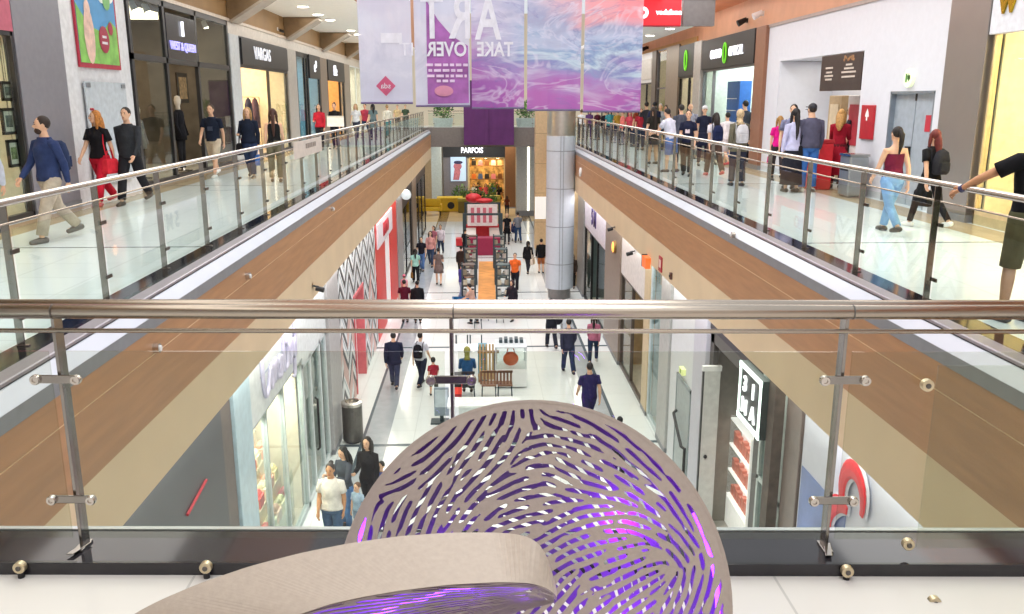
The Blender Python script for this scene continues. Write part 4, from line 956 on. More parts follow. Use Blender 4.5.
for (y, z, h, lab) in ((13.9, .0, '#e8c070', 'tall hamper basket of sweets at the near end of the confectionery window'), (16.5, 0, '#e0706c', 'tall pink hamper of sweets at the far end of the confectionery window')):
    p = thing('hamper', lab, 'basket', (-5.3, y, G + .02)); MB().lathe([(.25, 0), (.32, .4), (.34, .42), (.34, .46), (.3, .46)], n=16).build('basket', mat('#a87840', .7), p)
    mb = MB()
    for q in range(9): mb.ell((.2 * math.cos(q * .7), .2 * math.sin(q * .7), .46 + .02 * q), (.12, .12, .09), 8, 6)
    mb.build('sweets', mat(h, .5, var=.2), p); MB().tube([(-.3, 0, .44), (-.2, 0, .85), (0, 0, 1.0), (.2, 0, .85), (.3, 0, .44)], .02, 8).build('handle', mat('#8a6030', .6), p)
t = front('shopfront', 'white framed glass door bay with black pull handle, right of the confectionery window', -1, X, 17.2, 20.0, G, TOP, mat('#e3ebef', .35), (18.1, 19.2), None, 2.5, mat('#d8dcdc', .6), lstr=5, fw=.12, header=1.5, header_m=mat('#e8edf0', .45))
mb = MB(); mb.tube([(X + .06, 18.25, G + .9), (X + .12, 18.25, G + .95), (X + .12, 18.25, G + 2.1), (X + .06, 18.25, G + 2.15)], .025, 8); tag(mb.build('door_handle', BLACK, t), None)
pier('pillar', 'plain grey pier between the white confectionery shop and the chevron front', X - .4, X + .12, 20.05, 21.6, G, TOP, mat('#b6b3b4', .4))
MB2 = struct('trim_left_orange', MB().box(X - .3, X + .05, 21.62, 22.0, G, TOP), mat('#c08a68', .5))
# chevron shop
t = thing('shopfront', 'shop front covered in black and white chevron pattern with a pale doorway', 'shopfront', (0, 0, 0))
def chevron_mat():
    m = bpy.data.materials.new('m_chevron'); m.use_nodes = True; nt = m.node_tree; b = nt.nodes['Principled BSDF']; N = nt.nodes.new; LK = nt.links.new
    tc = N('ShaderNodeTexCoord'); sp = N('ShaderNodeSeparateXYZ'); LK(tc.outputs['Object'], sp.inputs['Vector'])
    def mth(op, a, b_=None, c_=None):
        n = N('ShaderNodeMath'); n.operation = op
        for i, q in enumerate((a, b_, c_)):
            if q is None: continue
            if isinstance(q, (int, float)): n.inputs[i].default_value = q
            else: LK(q, n.inputs[i])
        return n.outputs[0]
    zig = mth('PINGPONG', sp.outputs['Y'], .8); ph = mth('MULTIPLY_ADD', zig, .9, sp.outputs['Z'])
    fr = mth('FRACT', mth('MULTIPLY', ph, 1.7)); col = mth('FLOOR', mth('MULTIPLY', sp.outputs['Y'], 1 / .8))
    half = mth('FRACT', mth('MULTIPLY_ADD', col, .33, mth('MULTIPLY', mth('FLOOR', mth('MULTIPLY', ph, 1.7)), .37)))
    rp = N('ShaderNodeValToRGB'); rp.color_ramp.interpolation = 'CONSTANT'; e = rp.color_ramp.elements
    e[0].position = 0; e[0].color = rgb('#23262c'); e[1].position = .36; e[1].color = rgb('#eef0f2'); k = e.new(.72); k.color = rgb('#9fb0bc'); k = e.new(.86); k.color = rgb('#f0f0f0')
    LK(fr, rp.inputs['Fac']); mx = N('ShaderNodeMix'); mx.data_type = 'RGBA'; LK(mth('GREATER_THAN', half, .8), mx.inputs['Factor']); LK(rp.outputs['Color'], mx.inputs['A']); mx.inputs['B'].default_value = rgb('#d8b0a8')
    LK(mx.outputs['Result'], b.inputs['Base Color']); b.inputs['Roughness'].default_value = .4
    return m
CHEV = chevron_mat(); mb = MB()
mb.box(X - .3, X + .04, 22.0, 24.6, G, TOP); mb.box(X - .3, X + .04, 26.6, 30.2, G, TOP); mb.box(X - .3, X + .04, 24.6, 26.6, G + 2.9, TOP); mb.build('cladding', CHEV, t)
MB().box(X - .3, X - .2, 24.6, 26.6, G, G + 2.9).build('doorway', mat('#e8e6ea', .4, emit='#fff6f0', estr=.25), t)
mb = MB(); mb.box(X - .2, X + .07, 24.55, 24.65, G, G + 2.95); mb.box(X - .2, X + .07, 26.55, 26.65, G, G + 2.95); mb.box(X - .2, X + .07, 24.55, 26.65, G + 2.9, G + 3.0); mb.build('door_frame', mat('#d86a70', .5), t)
t = thing('litter_bin', 'cylindrical steel litter bin at the foot of the chevron shop front', 'bin', (X + .45, 20.9, G)); 
MB().lathe([(.24, .05), (.26, .08), (.26, 1.0), (.24, 1.02)], n=24).build('body', STEEL_DARK, t, smooth=False); MB().lathe([(.27, 1.0), (.27, 1.08), (.18, 1.10), (.18, 1.04)], n=24).build('lid', STEEL, t); MB().lathe([(.2, 0), (.2, .06)], n=20).build('base', BLACK, t)
# red shop
RED = mat('#e03430', .4, 0, .04)
t = thing('shopfront', 'bright red shop front with white lettering panel and white door strip', 'shopfront', (0, 0, 0))
mb = MB(); mb.box(X - .3, X + .05, 30.3, 38.0, -3.0, TOP); mb.box(X - .3, X + .05, 30.3, 33.2, G, -3.0); mb.box(X - .3, X + .05, 35.0, 38.0, G, -3.0); mb.build('cladding', RED, t)
MB().box(X - .25, X + .02, 33.2, 35.0, G, -3.0).build('door_panel', mat('#f2eeee', .4, emit='#ffffff', estr=.2), t)
sg = sign('shop_sign', 'white lettering panel on the bright red shop front', -1, X + .05, 30.6, 35.8, -3.25, -2.35, mat('#e9e2ea', .5), .05); stext(sg, 'FAMO', -1, .7, mat('#c22c3c', .5), 0, 0, .05, bold=.01)
pier('pillar', 'silver grey pillar just beyond the bright red shop', X - .3, X + .1, 38.1, 40.5, G, TOP, mat('#a8a6a8', .35, .3))
t = front('shopfront', 'black shop front with white lettering, first beyond the red shop', -1, X, 40.5, 46.5, G, TOP, FR_B, (43,), None, 2, mat('#26221f', .6), lstr=1.5, header=1.2, header_m=BLACK)
t = thing('blade_sign', 'round white blade sign above the black shop front', 'sign', (X + .32, 40.2, -2.3)); mb = MB(); mb.tube([(0, -.06, 0), (0, .06, 0)], .24, 24); mb.build('disc', mat('#c6d0d2', .4), t); MB().box(-.32, -.2, -.03, .03, -.03, .03).build('bracket', BLACK, t)
pier('pillar', 'brown pillar between the two black shop fronts', X - .3, X + .1, 46.6, 49.4, G, TOP, mat('#7a6a5c', .4))
t = front('shopfront', 'black shop front with small warm lights, farthest on the left', -1, X, 49.5, 58.5, G, TOP, FR_B, (52, 55), None, 2, mat('#3a2c20', .6), lstr=4, header=.9, header_m=BLACK)
v = on_x(313, 293, XL); cctv('black camera on the beige band above the chevron shop', (XL, v.y, -1.6), 0)
for (px, py, lab) in ((154, 348, 'small steel light fitting on the left wood fascia, nearest'), (246, 276, 'small steel light fitting on the left wood fascia, second'), (331, 209, 'small steel light fitting on the left wood fascia, farthest')):
    v = on_x(px, py, XL); t = thing('wall_fitting', lab, 'light fitting', (XL, v.y, v.z)); MB().tube([(0, 0, 0), (.06, 0, 0)], .05, 14).build('body', STEEL, t); MB().tube([(.06, 0, 0), (.075, 0, 0)], .03, 12).build('lens', WHITE, t)
for (px, py, lab) in ((735, 235, 'small fitting on the right wood fascia, nearer'), (581, 172, 'round white light fitting at the far end of the right wood fascia')):
    v = on_x(px, py, XR); t = thing('wall_fitting', lab, 'light fitting', (XR, v.y, v.z)); rr = .045 if px > 700 else .18
    MB().tube([(0, 0, 0), (-.06, 0, 0)], rr, 14).build('body', STEEL if px > 700 else WHITE, t); MB().tube([(-.06, 0, 0), (-.075, 0, 0)], rr * .6, 12).build('lens', WHITE, t)

# ------------------------------------------------------------------ ground floor, right side (plane x = SR)
X = SR
t = thing('shopfront', 'pale lavender shop wall with red swirl emblem, lower right', 'shopfront', (0, 0, 0))
MB().box(X - .02, X + .3, 3.2, 11.3, -5.2, TOP).build('panel', mat('#ccd0de', .35, 0, .02), t)
MB().box(X + .0, X + .3, 3.2, 11.3, G, -5.2).build('plinth', mat('#b8bcc6', .4), t)
MB().box(X - .03, X - .02, 9.75, 11.25, -5.05, -3.1).build('blue_poster', mat('#6f86c4', .3, var=.35, scale=.9), t)
v = on_x(852, 508, X - .04); mb = MB()
def swirl(P, w):
    P = [Vector(p) for p in P]; n = len(P); return P
def arc2(cy, cz, ry, rz_, a0, a1, n=18): return [(0, cy + ry * math.cos(R(a0 + (a1 - a0) * k / n)), cz + rz_ * math.sin(R(a0 + (a1 - a0) * k / n))) for k in range(n + 1)]
em = thing('logo_sign', 'red and white swirl emblem on the lavender shop wall', 'sign', (X - .05, v.y, v.z))
def stroke(arc, rad, x, nm_, m):
    mb = MB(); mb.tube(arc, rad, 8); mb.v = [(x + p[0] * .22, p[1], p[2]) for p in mb.v]; mb.build(nm_, m, em)
A1 = arc2(-.05, .18, .30, .34, 200, -60); A2 = arc2(.12, -.42, .42, .36, 100, -20); SR_ = [math.sin(PI * k / 18) for k in range(19)]
for A_, b_ in ((A1, .05), (A2, .06)):
    stroke(A_, [b_ + .035 + .075 * q for q in SR_], 0, 'white_outline', WHITE_GLOSS); stroke(A_, [b_ + .075 * q for q in SR_], -.03, 'red_stroke', mat('#d8323c', .4))
pier('pillar', 'bronze-grey pillar beside the pale glass doors on the lower right', X - .05, X + .4, 11.35, 11.95, G, TOP, mat('#857872', .35, .3))
t = front('shopfront', 'pale green glass doors between the bronze pillar and the cosmetics shop', 1, X, 12.0, 13.1, G, TOP, mat('#c8d4d2', .35), (12.55,), G + 2.5, 1.2, mat('#d8e8e8', .6), lstr=9, fw=.08)
t = front('shopfront', 'dark cosmetics shop front with open grey doorway and lit shelves inside', 1, X, 13.1, 16.3, G, TOP, mat('#4a4845', .4), (), None, 3.2, mat('#8f8a80', .6), lstr=3, fw=.25, header=.55, header_m=mat('#2e2a34', .5), glass=False, floor_m=mat('#b8b4ac', .3))
sg = thing('blade_sign', 'square dark sign with glowing white frame and four white letters, lower right', 'sign', (X - .25, 12.9, -2.68))
MB().box(-.06, .06, -.56, .56, -.48, .48).build('box', mat('#23302e', .4), sg)
mb = MB()
for (y0, y1, z0, z1) in ((-.56, .56, .40, .48), (-.56, .56, -.48, -.40), (-.56, -.48, -.48, .48), (.48, .56, -.48, .48)): mb.box(-.075, -.06, y0, y1, z0, z1)
mb.build('light_frame', mat('#f2fbfa', .5, emit='#e8fbfa', estr=2.2), sg)
for ch, y, z in (('3', .22, .17), ('I', -.2, .17), ('N', .2, -.2), ('A', -.22, -.2)): stext(sg, ch, 1, .36, GLOW_W, y, z, .06, bold=.006)
MB().box(.06, .30, -.2, .2, -.05, .05).build('bracket', BLACK, sg)
t = thing('wall_bracket', 'dark brown textured post the square lettered sign hangs beside', 'post', (X - .1, 12.2, G)); MB().box(-.1, .1, -.14, .14, .1, 4.5).build('shaft', mat('#5a4e46', .6, var=.2, scale=6), t); MB().box(-.13, .13, -.18, .18, 0, .1).build('foot', BLACK, t)
t = thing('lit_shelf', 'white lit shelf unit with rows of pink packs inside the cosmetics shop', 'shelf unit', (X + .45, 15.6, G + .02))
mb = MB(); mb.box(.0, .3, -.65, .65, 0, .6); mb.box(.25, .3, -.65, .65, .6, 2.3); mb.box(0, .3, -.7, -.65, .0, 2.35); mb.box(0, .3, .65, .7, 0, 2.35); mb.build('carcass', mat('#f2f0ee', .4, emit='#ffffff', estr=.5), t)
for k in range(4): MB().box(.0, .28, -.65, .65, .62 + .55 * k, .65 + .55 * k).build('shelf', mat('#ffffff', .4, emit='#ffffff', estr=.8), t)
for k in range(3):
    for j in range(7):
        q = thing('cosmetic_pack', 'salmon pink pack on the white lit shelves of the cosmetics shop', 'pack', (X + .57, 15.06 + .18 * j, G + .67 + .55 * k), 0, 'pink packs on the lit shelf'); MB().box(-.05, .05, -.07, .07, 0, .2 + .04 * ((j + k) % 3)).build('carton', mat('#e8907c', .5), q)
MB2 = thing('shop_door', 'white open door leaf with dark edge and a black knob by the cosmetics shop', 'door', (X + .1, 16.0, G)); MB().box(-.32, .0, -.03, .03, 0.02, 3.4).build('leaf', mat('#d8dad8', .4), MB2); MB().box(-.36, .02, -.05, .05, 3.4, 3.5).build('top_rail', WHITE, MB2); MB().ell((-.22, -.06, 1.6), (.04, .04, .04)).build('knob', BLACK, MB2); MB().box(-.35, -.32, -.035, .035, .02, 3.4).build('edge_strip', mat('#3a3e40', .4), MB2)
struct('wall_right_service', MB().box(X - .02, X + .3, 17.3, 19.8, G, TOP), mat('#dfe3e8', .45, 0, .02))
pier('pillar', 'wide lavender-white pillar left of the cosmetics shop', X - .12, X + .3, 16.35, 17.3, G, TOP, mat('#c9c9d6', .45, 0, .02))
t = thing('service_door', 'grey service door with a black push bar, ground floor right', 'door', (X - .04, 18.25, G)); MB().box(-.02, .02, -.62, .62, 0, 2.35).build('leaf', mat('#a8b2b4', .4), t)
mb = MB(); mb.box(-.03, .02, -.68, -.62, 0, 2.42); mb.box(-.03, .02, .62, .68, 0, 2.42); mb.box(-.03, .02, -.68, .68, 2.35, 2.42); mb.build('frame', mat('#8e999c', .4), t)
mb = MB(); mb.tube([(-.03, .5, 1.55), (-.11, .45, 1.5), (-.11, -.4, 1.02), (-.03, -.5, .98)], .035, 8); mb.tube([(-.05, -.48, .98), (-.05, -.48, .3)], .03, 8); mb.build('push_bar', BLACK, t)
t = thing('emergency_light', 'small yellow-green emergency light above the service door', 'light', (X - .06, 18.4, G + 2.55)); MB().box(-.05, .04, -.15, .15, 0, .14).build('box', mat('#e6ecb8', .4, emit='#e0f070', estr=.4), t); MB().box(-.055, -.05, -.06, .06, .03, .11).build('pictogram', mat('#8ab050', .5), t)
pier('pillar', 'grey pillar left of the service door, ground floor right', X - .08, X + .3, 19.85, 20.9, G, TOP, mat('#b9bab8', .45))
t = front('shopfront', 'pale blue-white glazed bay between two grey pillars, ground floor right', 1, X, 20.95, 22.4, G, TOP, mat('#d8e4e8', .35), (), None, 2, mat('#cfdde2', .6), lstr=4, fw=.1)
pier('pillar', 'cream pillar next to the pale glazed bay, ground floor right', X - .06, X + .3, 22.45, 23.2, G, TOP, mat('#d4bf9a', .45))
t = front('shopfront', 'shop with a white banner panel over a dark open entrance, ground floor right', 1, X, 23.2, 27.2, G, TOP, mat('#5a5048', .4), (25.2,), None, 2.5, mat('#b89a70', .6), lstr=5, header=1.6, header_m=mat('#e2dcda', .45), door=(23.3, 25.1))
t = thing('orange_sign', 'small glowing orange box sign on the beige band, ground floor right', 'sign', (XR - .05, *on_x(649, 262, XR)[1:])); MB().box(-.08, .05, -.22, .22, -.13, .13).build('box', mat('#f07838', .4, emit='#f06020', estr=.5), t); MB().box(-.08, .05, .22, .30, -.15, .15).build('edge', BLACK, t)
t = thing('red_notice', 'small dark red notice on the beige band, ground floor right', 'notice', (XR - .01, *on_x(661, 264, XR)[1:])); MB().box(-.015, .01, -.16, .16, -.17, .17).build('plate', mat('#a81e2a', .5), t); MB().box(-.02, -.015, -.1, .1, -.08, .1).build('pictogram', mat('#e8c8c0', .5), t)
v = on_x(615, 227, XR); cctv('black camera on the beige band above the brown pillar, ground floor right', (XR, v.y, v.z), PI)
v = on_x(635, 251, XR); cctv('small black camera near the orange box sign', (XR, v.y, v.z), PI)
v = on_x(672, 276, XR); t = thing('alarm_bell', 'tiny dark alarm box right of the red notice on the beige band', 'alarm', (XR, v.y, v.z)); MB().box(-.05, .0, -.05, .05, -.07, .07).build('box', mat('#5a3a34', .5), t); MB().tube([(-.05, 0, 0), (-.065, 0, 0)], .03, 10).build('lens', BLACK, t)
pier('pillar', 'brown-grey broad pillar with a round orange lamp, ground floor right', X - .1, X + .3, 27.2, 30.6, G, TOP, mat('#8c7d70', .4))
v = on_x(615, 247, X - .12); t = thing('wall_lamp', 'round orange glowing lamp on the broad brown-grey pillar', 'lamp', (X - .12, v.y, v.z)); MB().tube([(0.02, 0, 0), (-.06, 0, 0)], .22, 20).build('rim', mat('#8a6a40', .4, .5), t); MB().ell((-.07, 0, 0), (.04, .18, .18)).build('shade', mat('#f0b060', .4, emit='#f0a040', estr=2), t)
t = front('shopfront', 'shop with white fascia, violet marks and a black doorway, ground floor right', 1, X, 30.6, 37.2, G, TOP, FR_B, (33.2, 35.0), None, 2.5, mat('#5a6a68', .6), lstr=3, header=1.5, header_m=mat('#dcd8e2', .45), door=(33.2, 35))
sg = sign('shop_sign', 'white fascia panel with violet lettering, ground floor right past the pillar', 1, X, 31, 37, -3.2, -2.1, mat('#dcd8e4', .5), .08); stext(sg, '5 M', 1, .9, mat('#4a3a78', .5), 0, 0, .08, bold=.02)
pier('pillar', 'grey pillar behind the white column, ground floor right', X - .1, X + .3, 37.3, 39.6, G, TOP, mat('#9b9894', .4))
struct('wall_right_far', MB().box(X - .3, X + .3, 39.7, 59, G, TOP), mat('#cdb48c', .5))

# ------------------------------------------------------------------ columns and the far end
t = thing('column', 'tall round white panelled column with a steel collar, right of centre', 'column', (3.47, 37.4, G))
mb = MB(); mb.lathe([(.62, .45), (.62, 7.1)], n=40)
mb.build('shaft', mat('#c6cdd6', .45, 0, .02), t, smooth=False)
mb = MB()
for z in (1.55, 3.2, 4.85, 6.45): mb.lathe([(.624, z), (.624, z + .035)], n=40)
for a in (-.10, .10): mb.box(-.012 + math.sin(a) * .63, .012 + math.sin(a) * .63, -.64 * math.cos(a) - .0, -.60, .45, 7.1)
mb.build('panel_joint', mat('#8f959c', .4), t)
MB().lathe([(.50, 0), (.50, .45)], n=32).build('plinth', mat('#8d8a88', .35, .5), t)
mb = MB(); mb.lathe([(.60, 7.1), (.61, 7.1), (.61, 12.2), (.6, 12.2)], n=48); mb.build('collar', mat('#d2ccc4', .3, .9, .04), t, smooth=False)
t = thing('column', 'square grey column with a bright vertical light strip at the far end', 'column', (3.55, 65.5, G)); MB().box(-.85, .75, -.5, .5, .4, 6.0).build('shaft', mat('#c3c6c4', .4), t); MB().box(-.9, .8, -.55, .55, 0, .4).build('plinth', GREYP, t); MB().box(-.02, .12, -.54, -.5, .4, 6.0).build('light_strip', mat('#fdf8e8', .4, emit='#fff4d8', estr=3), t)
t = thing('column', 'beige tiled square column just left of the round white column', 'column', (3.62, 50.5, G)); MB().box(-.45, .5, -.5, .5, 0, 11.2).build('shaft', mat('#cbae88', .5), t)
mb = MB()
for z in (1.6, 3.3, 5.0, 6.7, 8.4): mb.box(-.455, .505, -.505, .505, z, z + .03)
mb.build('panel_joint', mat('#a08a6a', .5), t); MB().box(-.47, .3, -.52, -.5, 1.8, 3.1).build('white_panel', mat('#f2f2f0', .4, emit='#ffffff', estr=.3), t); MB().box(.52, .60, -.54, -.46, 0, 6.4).build('light_strip', mat('#fdf8e8', .4, emit='#fff4d8', estr=2.5), t)
# bridge
struct('floor_bridge', MB().box(XL - .6, XR + .6, 60, 66, -1.15, 0), mat('#77706c', .5))
struct('wall_bridge_front', MB().box(XL - .6, XR + .6, 59.9, 60, -1.15, .15), mat('#7a7370', .5))
t = railing('railing', 'far glass railing along the bridge at the end of the void', (XL - .2, 60.1, 0.15), 0, 7.6, [.4 + 1.35 * k for k in range(6)], .03, False, .17, GLASS, .98, 0, False, top=1.1)
LEAF = [mat('#6f9a4a', .7, var=.25, scale=6), mat('#4a7040', .7, var=.25, scale=6)]
def leafy(mb, rng, c, r, n, sz):
    for k in range(n):
        d = Vector((rng.gauss(0, 1), rng.gauss(0, 1), rng.gauss(0, .8))).normalized() * r * rng.uniform(.4, 1)
        p = Vector(c) + d; u = Vector((rng.gauss(0, 1), rng.gauss(0, 1), rng.gauss(0, 1))).normalized(); w = u.cross(Vector((rng.gauss(0, 1), rng.gauss(0, 1), rng.gauss(0, 1)))).normalized()
        a, b = u * sz, w * sz * .4
        mb.add([p - a, p - a * .2 + b, p + a, p - a * .2 - b, p - a + Vector((0, 0, .01)), p + a + Vector((0, 0, .01))], [(0, 1, 2, 3)], k % 2)
def planter(lab, loc, w, h, r, grp=None, pot='#cfd6d6', n=260, sz=.14, name='planter'):
    t = thing(name, lab, 'plant', loc, 0, grp); rng = random.Random(int(loc[0] * 97 + loc[1] * 13))
    MB().rings([[(sx * w * k, sy * w * .7 * k, z) for sx, sy in ((-1, -1), (1, -1), (1, 1), (-1, 1))] for k, z in ((.85, 0), (1, h), (.9, h))]).build('pot', mat(pot, .5), t)
    mb = MB(); leafy(mb, rng, (0, 0, h + r * .8), r, n, sz); mb.build('foliage', LEAF, t)
    mb = MB(); 
    for q in range(4): mb.tube([(0, 0, h * .9), (rng.uniform(-r, r) * .5, rng.uniform(-r, r) * .5, h + r)], .02, 5)
    mb.build('stem', mat('#6a5a40', .7), t); return t
for px, lab in ((443, 'green plant in a white pot on the bridge, left of the purple banner'), (526, 'green plant in a white pot on the bridge, right of the purple banner')):
    v = on_y(px, 120, 61.5); planter(lab, (v.x, 61.5, 0), .7, .75, .75)
# far shop below the bridge
Y = 71.5
t = thing('shopfront', 'far accessories shop with a dark fascia and white capitals, warm lit inside', 'shopfront', (0, 0, 0))
a = on_y(443, 146, Y); b = on_y(505, 157, Y)
MB().box(a.x, b.x, Y - .1, Y + .3, b.z, a.z + 1.0).build('fascia', mat('#343a46', .4), t); zf = b.z
l = on_y(476, 157, Y).x
MB().box(a.x, l - .6, Y, Y + .3, G, zf).build('wall_panel', mat('#8e8e9a', .4), t)
mb = MB(); mb.box(l - .7, l - .55, Y - .02, Y + .3, G, zf); mb.box(b.x - .1, b.x, Y - .02, Y + .3, G, zf); mb.box(l - .7, b.x, Y - .02, Y + .3, zf - .1, zf - .001); mb.build('frame', mat('#d8c8a0', .4), t)
mb = MB(); mb.box(l - .6, b.x, Y + 4, Y + 4.1, G, zf); mb.box(l - .6, l - .55, Y + .3, Y + 4, G, zf); mb.box(b.x, b.x + .05, Y + .3, Y + 4, G, zf); mb.box(l - .6, b.x, Y + .3, Y + 4, zf - .05, zf); mb.build('interior_wall', mat('#cfae78', .6, var=.45, scale=2.5), t)
MB().box(l - .2, b.x - .4, Y + 1, Y + 3, zf - .08, zf - .06).build('ceiling_lamp', mat('#fff4e0', .5, emit='#ffe0a0', estr=14), t)
sgx = on_y(472, 150.5, Y - .15); t2 = thing('shop_sign', 'row of glowing white capitals on the far dark fascia under the bridge', 'sign', (sgx.x, Y - .12, sgx.z)); text('lettering', 'PARFOIS', .62, GLOW_W, t2, (0, -.03, 0), RY, .02, sx=.78, bold=.012); MB().box(-1.0, 1.0, 0, .03, -.34, -.30).build('mount', STEEL_DARK, t2)
a = on_y(450.5, 157, Y - .1); b2 = on_y(466, 181, Y - .1)
t = thing('lightbox_poster', 'bright poster of a pink figure with a dark hat left of the far shop entrance', 'poster', ((a.x + b2.x) / 2, Y - .12, b2.z)); w = (b2.x - a.x) / 2; h = a.z - b2.z
MB().box(-w, w, -.05, .1, 0, h).build('box', mat('#b8d4f0', .5, emit='#c0dcf8', estr=.6), t)
mb = MB(); mb.ell((-.05, -.06, h * .62), (w * .55, .01, h * .16), 14, 8); mb.prism([(-w * .7, -.06, .1), (w * .1, -.06, .1), (w * .3, -.06, h * .4), (w * .1, -.06, h * .62), (-w * .5, -.06, h * .5)], (0, -.01, 0)); mb.build('figure_shape', mat('#d88aa0', .6, var=.15), t)
mb = MB(); mb.ell((.0, -.075, h * .78), (w * .6, .008, h * .07), 14, 8); mb.build('hat_shape', mat('#3a4070', .6), t)
bagc = [('tan', '#b8864c'), ('white', '#f0ece4'), ('black', '#26242a'), ('red', '#c8383a'), ('cream', '#e8d8b0'), ('pink', '#e08aa0'), ('orange', '#e88840'), ('yellow', '#e8c050'), ('brown', '#7a5030'), ('blue', '#4a6aa8')]
for k in range(20):
    x = l - .2 + (k % 5) * .55; r_ = k // 5; z = (1.0, 2.1, 3.2, 4.1)[r_]; nm_, hx_ = bagc[(k * 3 + r_) % 10]; q = thing('handbag', nm_ + ' handbag on the %s shelf of the far warm lit shop' % ('lowest', 'second', 'third', 'top')[r_], 'bag', (x, Y + 1.2 + .3 * r_, G + z))
    MB().rings([[(sx * .2 * s_, sy * .08 * s_, zz) for sx, sy in ((-1, -1), (1, -1), (1, 1), (-1, 1))] for s_, zz in ((1, 0), (.95, .25), (.8, .42))]).build('body', mat(hx_, .5), q)
    MB().tube([(-.12, 0, .4), (-.1, 0, .62), (.1, 0, .62), (.12, 0, .4)], .018, 6).build('handle', mat('#5a4030', .5), q)
for k in range(6):
    q = thing('downlight', 'small bright spotlight in the far warm lit shop ceiling', 'ceiling light', (l - .2 + .5 * k, Y + .8 + .5 * (k % 2), zf - .06), 0, 'far shop spotlights'); MB().lathe([(.09, 0), (.11, -.1), (.10, -.1)], n=12).build('can', BLACK, q); MB().lathe([(.1, -.1), (.1, -.11)], n=12).build('lens', mat('#fff6e4', .5, emit='#ffe8b8', estr=20), q)
for k, z in enumerate((1.0, 2.1, 3.2, 4.1)):
    t = thing('display_shelf', ['lowest', 'second', 'third', 'top'][k] + ' long wooden bag shelf in the far warm lit shop', 'shelf', ((l + 1.0), Y + 1.2 + .3 * k, G)); MB().box(-1.7, 1.5, -.25, .25, z - .06, z).build('board', mat('#8a6038', .5), t); mb = MB(); mb.box(-1.7, -1.6, -.2, .2, 0, z - .06); mb.box(1.4, 1.5, -.2, .2, 0, z - .06); mb.build('support', mat('#6a4a2c', .5), t)
mb = MB(); rng = random.Random(2); a = on_y(431, 143, 70); b = on_y(442, 185, 70)
pier('pillar', 'pale blue-white pillar left of the far dark fascia', a.x, b.x, 69.6, 70.4, G, -1.2, mat('#c9dae2', .4))
a = on_y(505, 148, 70); b = on_y(515, 190, 70); pier('pillar', 'brown wooden pillar right of the far shop entrance', a.x, b.x, 69.6, 70.4, G, -1.2, mat('#7a5434', .5))
struct('ceiling_bridge', MB().box(-12, 12, 66, 78, -1.2, -1.0), WHITE)
struct('wall_far_upper', MB().box(-12, 12, 70, 70.2, 0, 8.5), mat('#d9c9b0', .5, 0, .06, .5))
struct('floor_far_upper', MB().box(-12, 12, 66, 70, -1.0, 0), FLOOR_W)
mb = MB(); mb.box(-12, SL, 71.6, 71.8, G, -1.2); mb.box(2.6, 12, 71.6, 71.8, G, -1.2); struct('wall_far_ground', mb, mat('#c8b08c', .5))
# ------------------------------------------------------------------ kiosks along the middle of the ground floor
def gp(px, py, h=0.0):
    v = on_z(px, py, GZ + h); return v
DK = mat('#3b4a50', .4, .3, .05); MAR = mat('#9a1f48', .5); KRED = mat('#c8232c', .45)
def quadbox(mb, c, w, d, z0, z1, m=0): mb.box(c[0] - w / 2, c[0] + w / 2, c[1] - d / 2, c[1] + d / 2, z0, z1, m)
# near sales area
v = gp(511, 388); t = thing('showcase', 'white framed glass showcase holding an orange bag, near kiosk', 'showcase', (v.x, v.y + .4, GZ)); w = .48
MB().box(-w, w, -.45, .45, .05, .62).build('cabinet', WHITE, t, bevel=.01)
mb = MB()
for a in (-w + .02, w - .02):
    for b in (-.43, .43): mb.box(a - .02, a + .02, b - .02, b + .02, .62, 1.3)
mb.box(-w, w, -.45, .45, 1.28, 1.32); mb.build('frame', mat('#d6dde0', .3), t); MB().box(-w + .02, w - .02, -.44, -.43, .62, 1.28).build('glass_pane', GLASS_SHOP, t)
mb = MB()
for k in range(5): mb.box(-.35 + .16 * k, -.25 + .16 * k, .0, .3, 1.32, 1.42 + .03 * (k % 2))
mb.build('top_trinkets', DK, t)
t = thing('handbag', 'orange bag displayed inside the near glass showcase', 'bag', (v.x, v.y + .2, GZ + .64)); MB().ell((0, 0, .24), (.24, .14, .22), 14, 9).build('body', mat('#e8642c', .5), t, smooth=True); MB().tube([(-.12, 0, .42), (-.08, 0, .58), (.08, 0, .58), (.12, 0, .42)], .02, 6).build('handle', mat('#b84818', .5), t)
v = gp(484, 402, .9); t = thing('counter', 'long low white counter in front of the slatted chairs, nearest kiosk', 'counter', (v.x, v.y, GZ)); MB().box(-.95, .95, -.35, .35, .86, .92).build('top', mat('#eef2f2', .25), t); MB().box(-.9, .9, -.3, .3, .08, .86).build('body', mat('#dfe6e8', .4), t); MB().box(-.85, .85, -.25, .25, 0, .08).build('plinth', GREYP, t)
def chair(lab, x, y, rz, m, grp=None, leg=DK):
    t = thing('chair', lab, 'chair', (x, y, GZ), rz, grp)
    MB().box(-.22, .22, -.22, .22, .43, .47).build('seat', m, t, bevel=.01)
    mb = MB(); [mb.box(-.2 + .1 * k, -.14 + .1 * k, .19, .22, .5, .9) for k in range(5)]; mb.box(-.22, .22, .19, .22, .85, .92); mb.build('backrest', m, t)
    for a in (-.19, .19):
        for b in (-.19, .19): MB().tube([(a, b, .43), (a * 1.1, b * 1.1, 0)], .017, 6).build('leg', leg, t)
    return t
v = gp(489, 398); chair('brown slatted chair behind the low white counter, left one', v.x, v.y, PI, mat('#8a6248', .5)); v = gp(505, 398); chair('brown slatted chair behind the low white counter, right one', v.x, v.y, PI, mat('#7c5640', .5))
v = gp(489, 385); t = thing('wooden_rack', 'light wooden slatted rack beside the glass showcase', 'rack', (v.x, v.y + .25, GZ)); mb = MB()
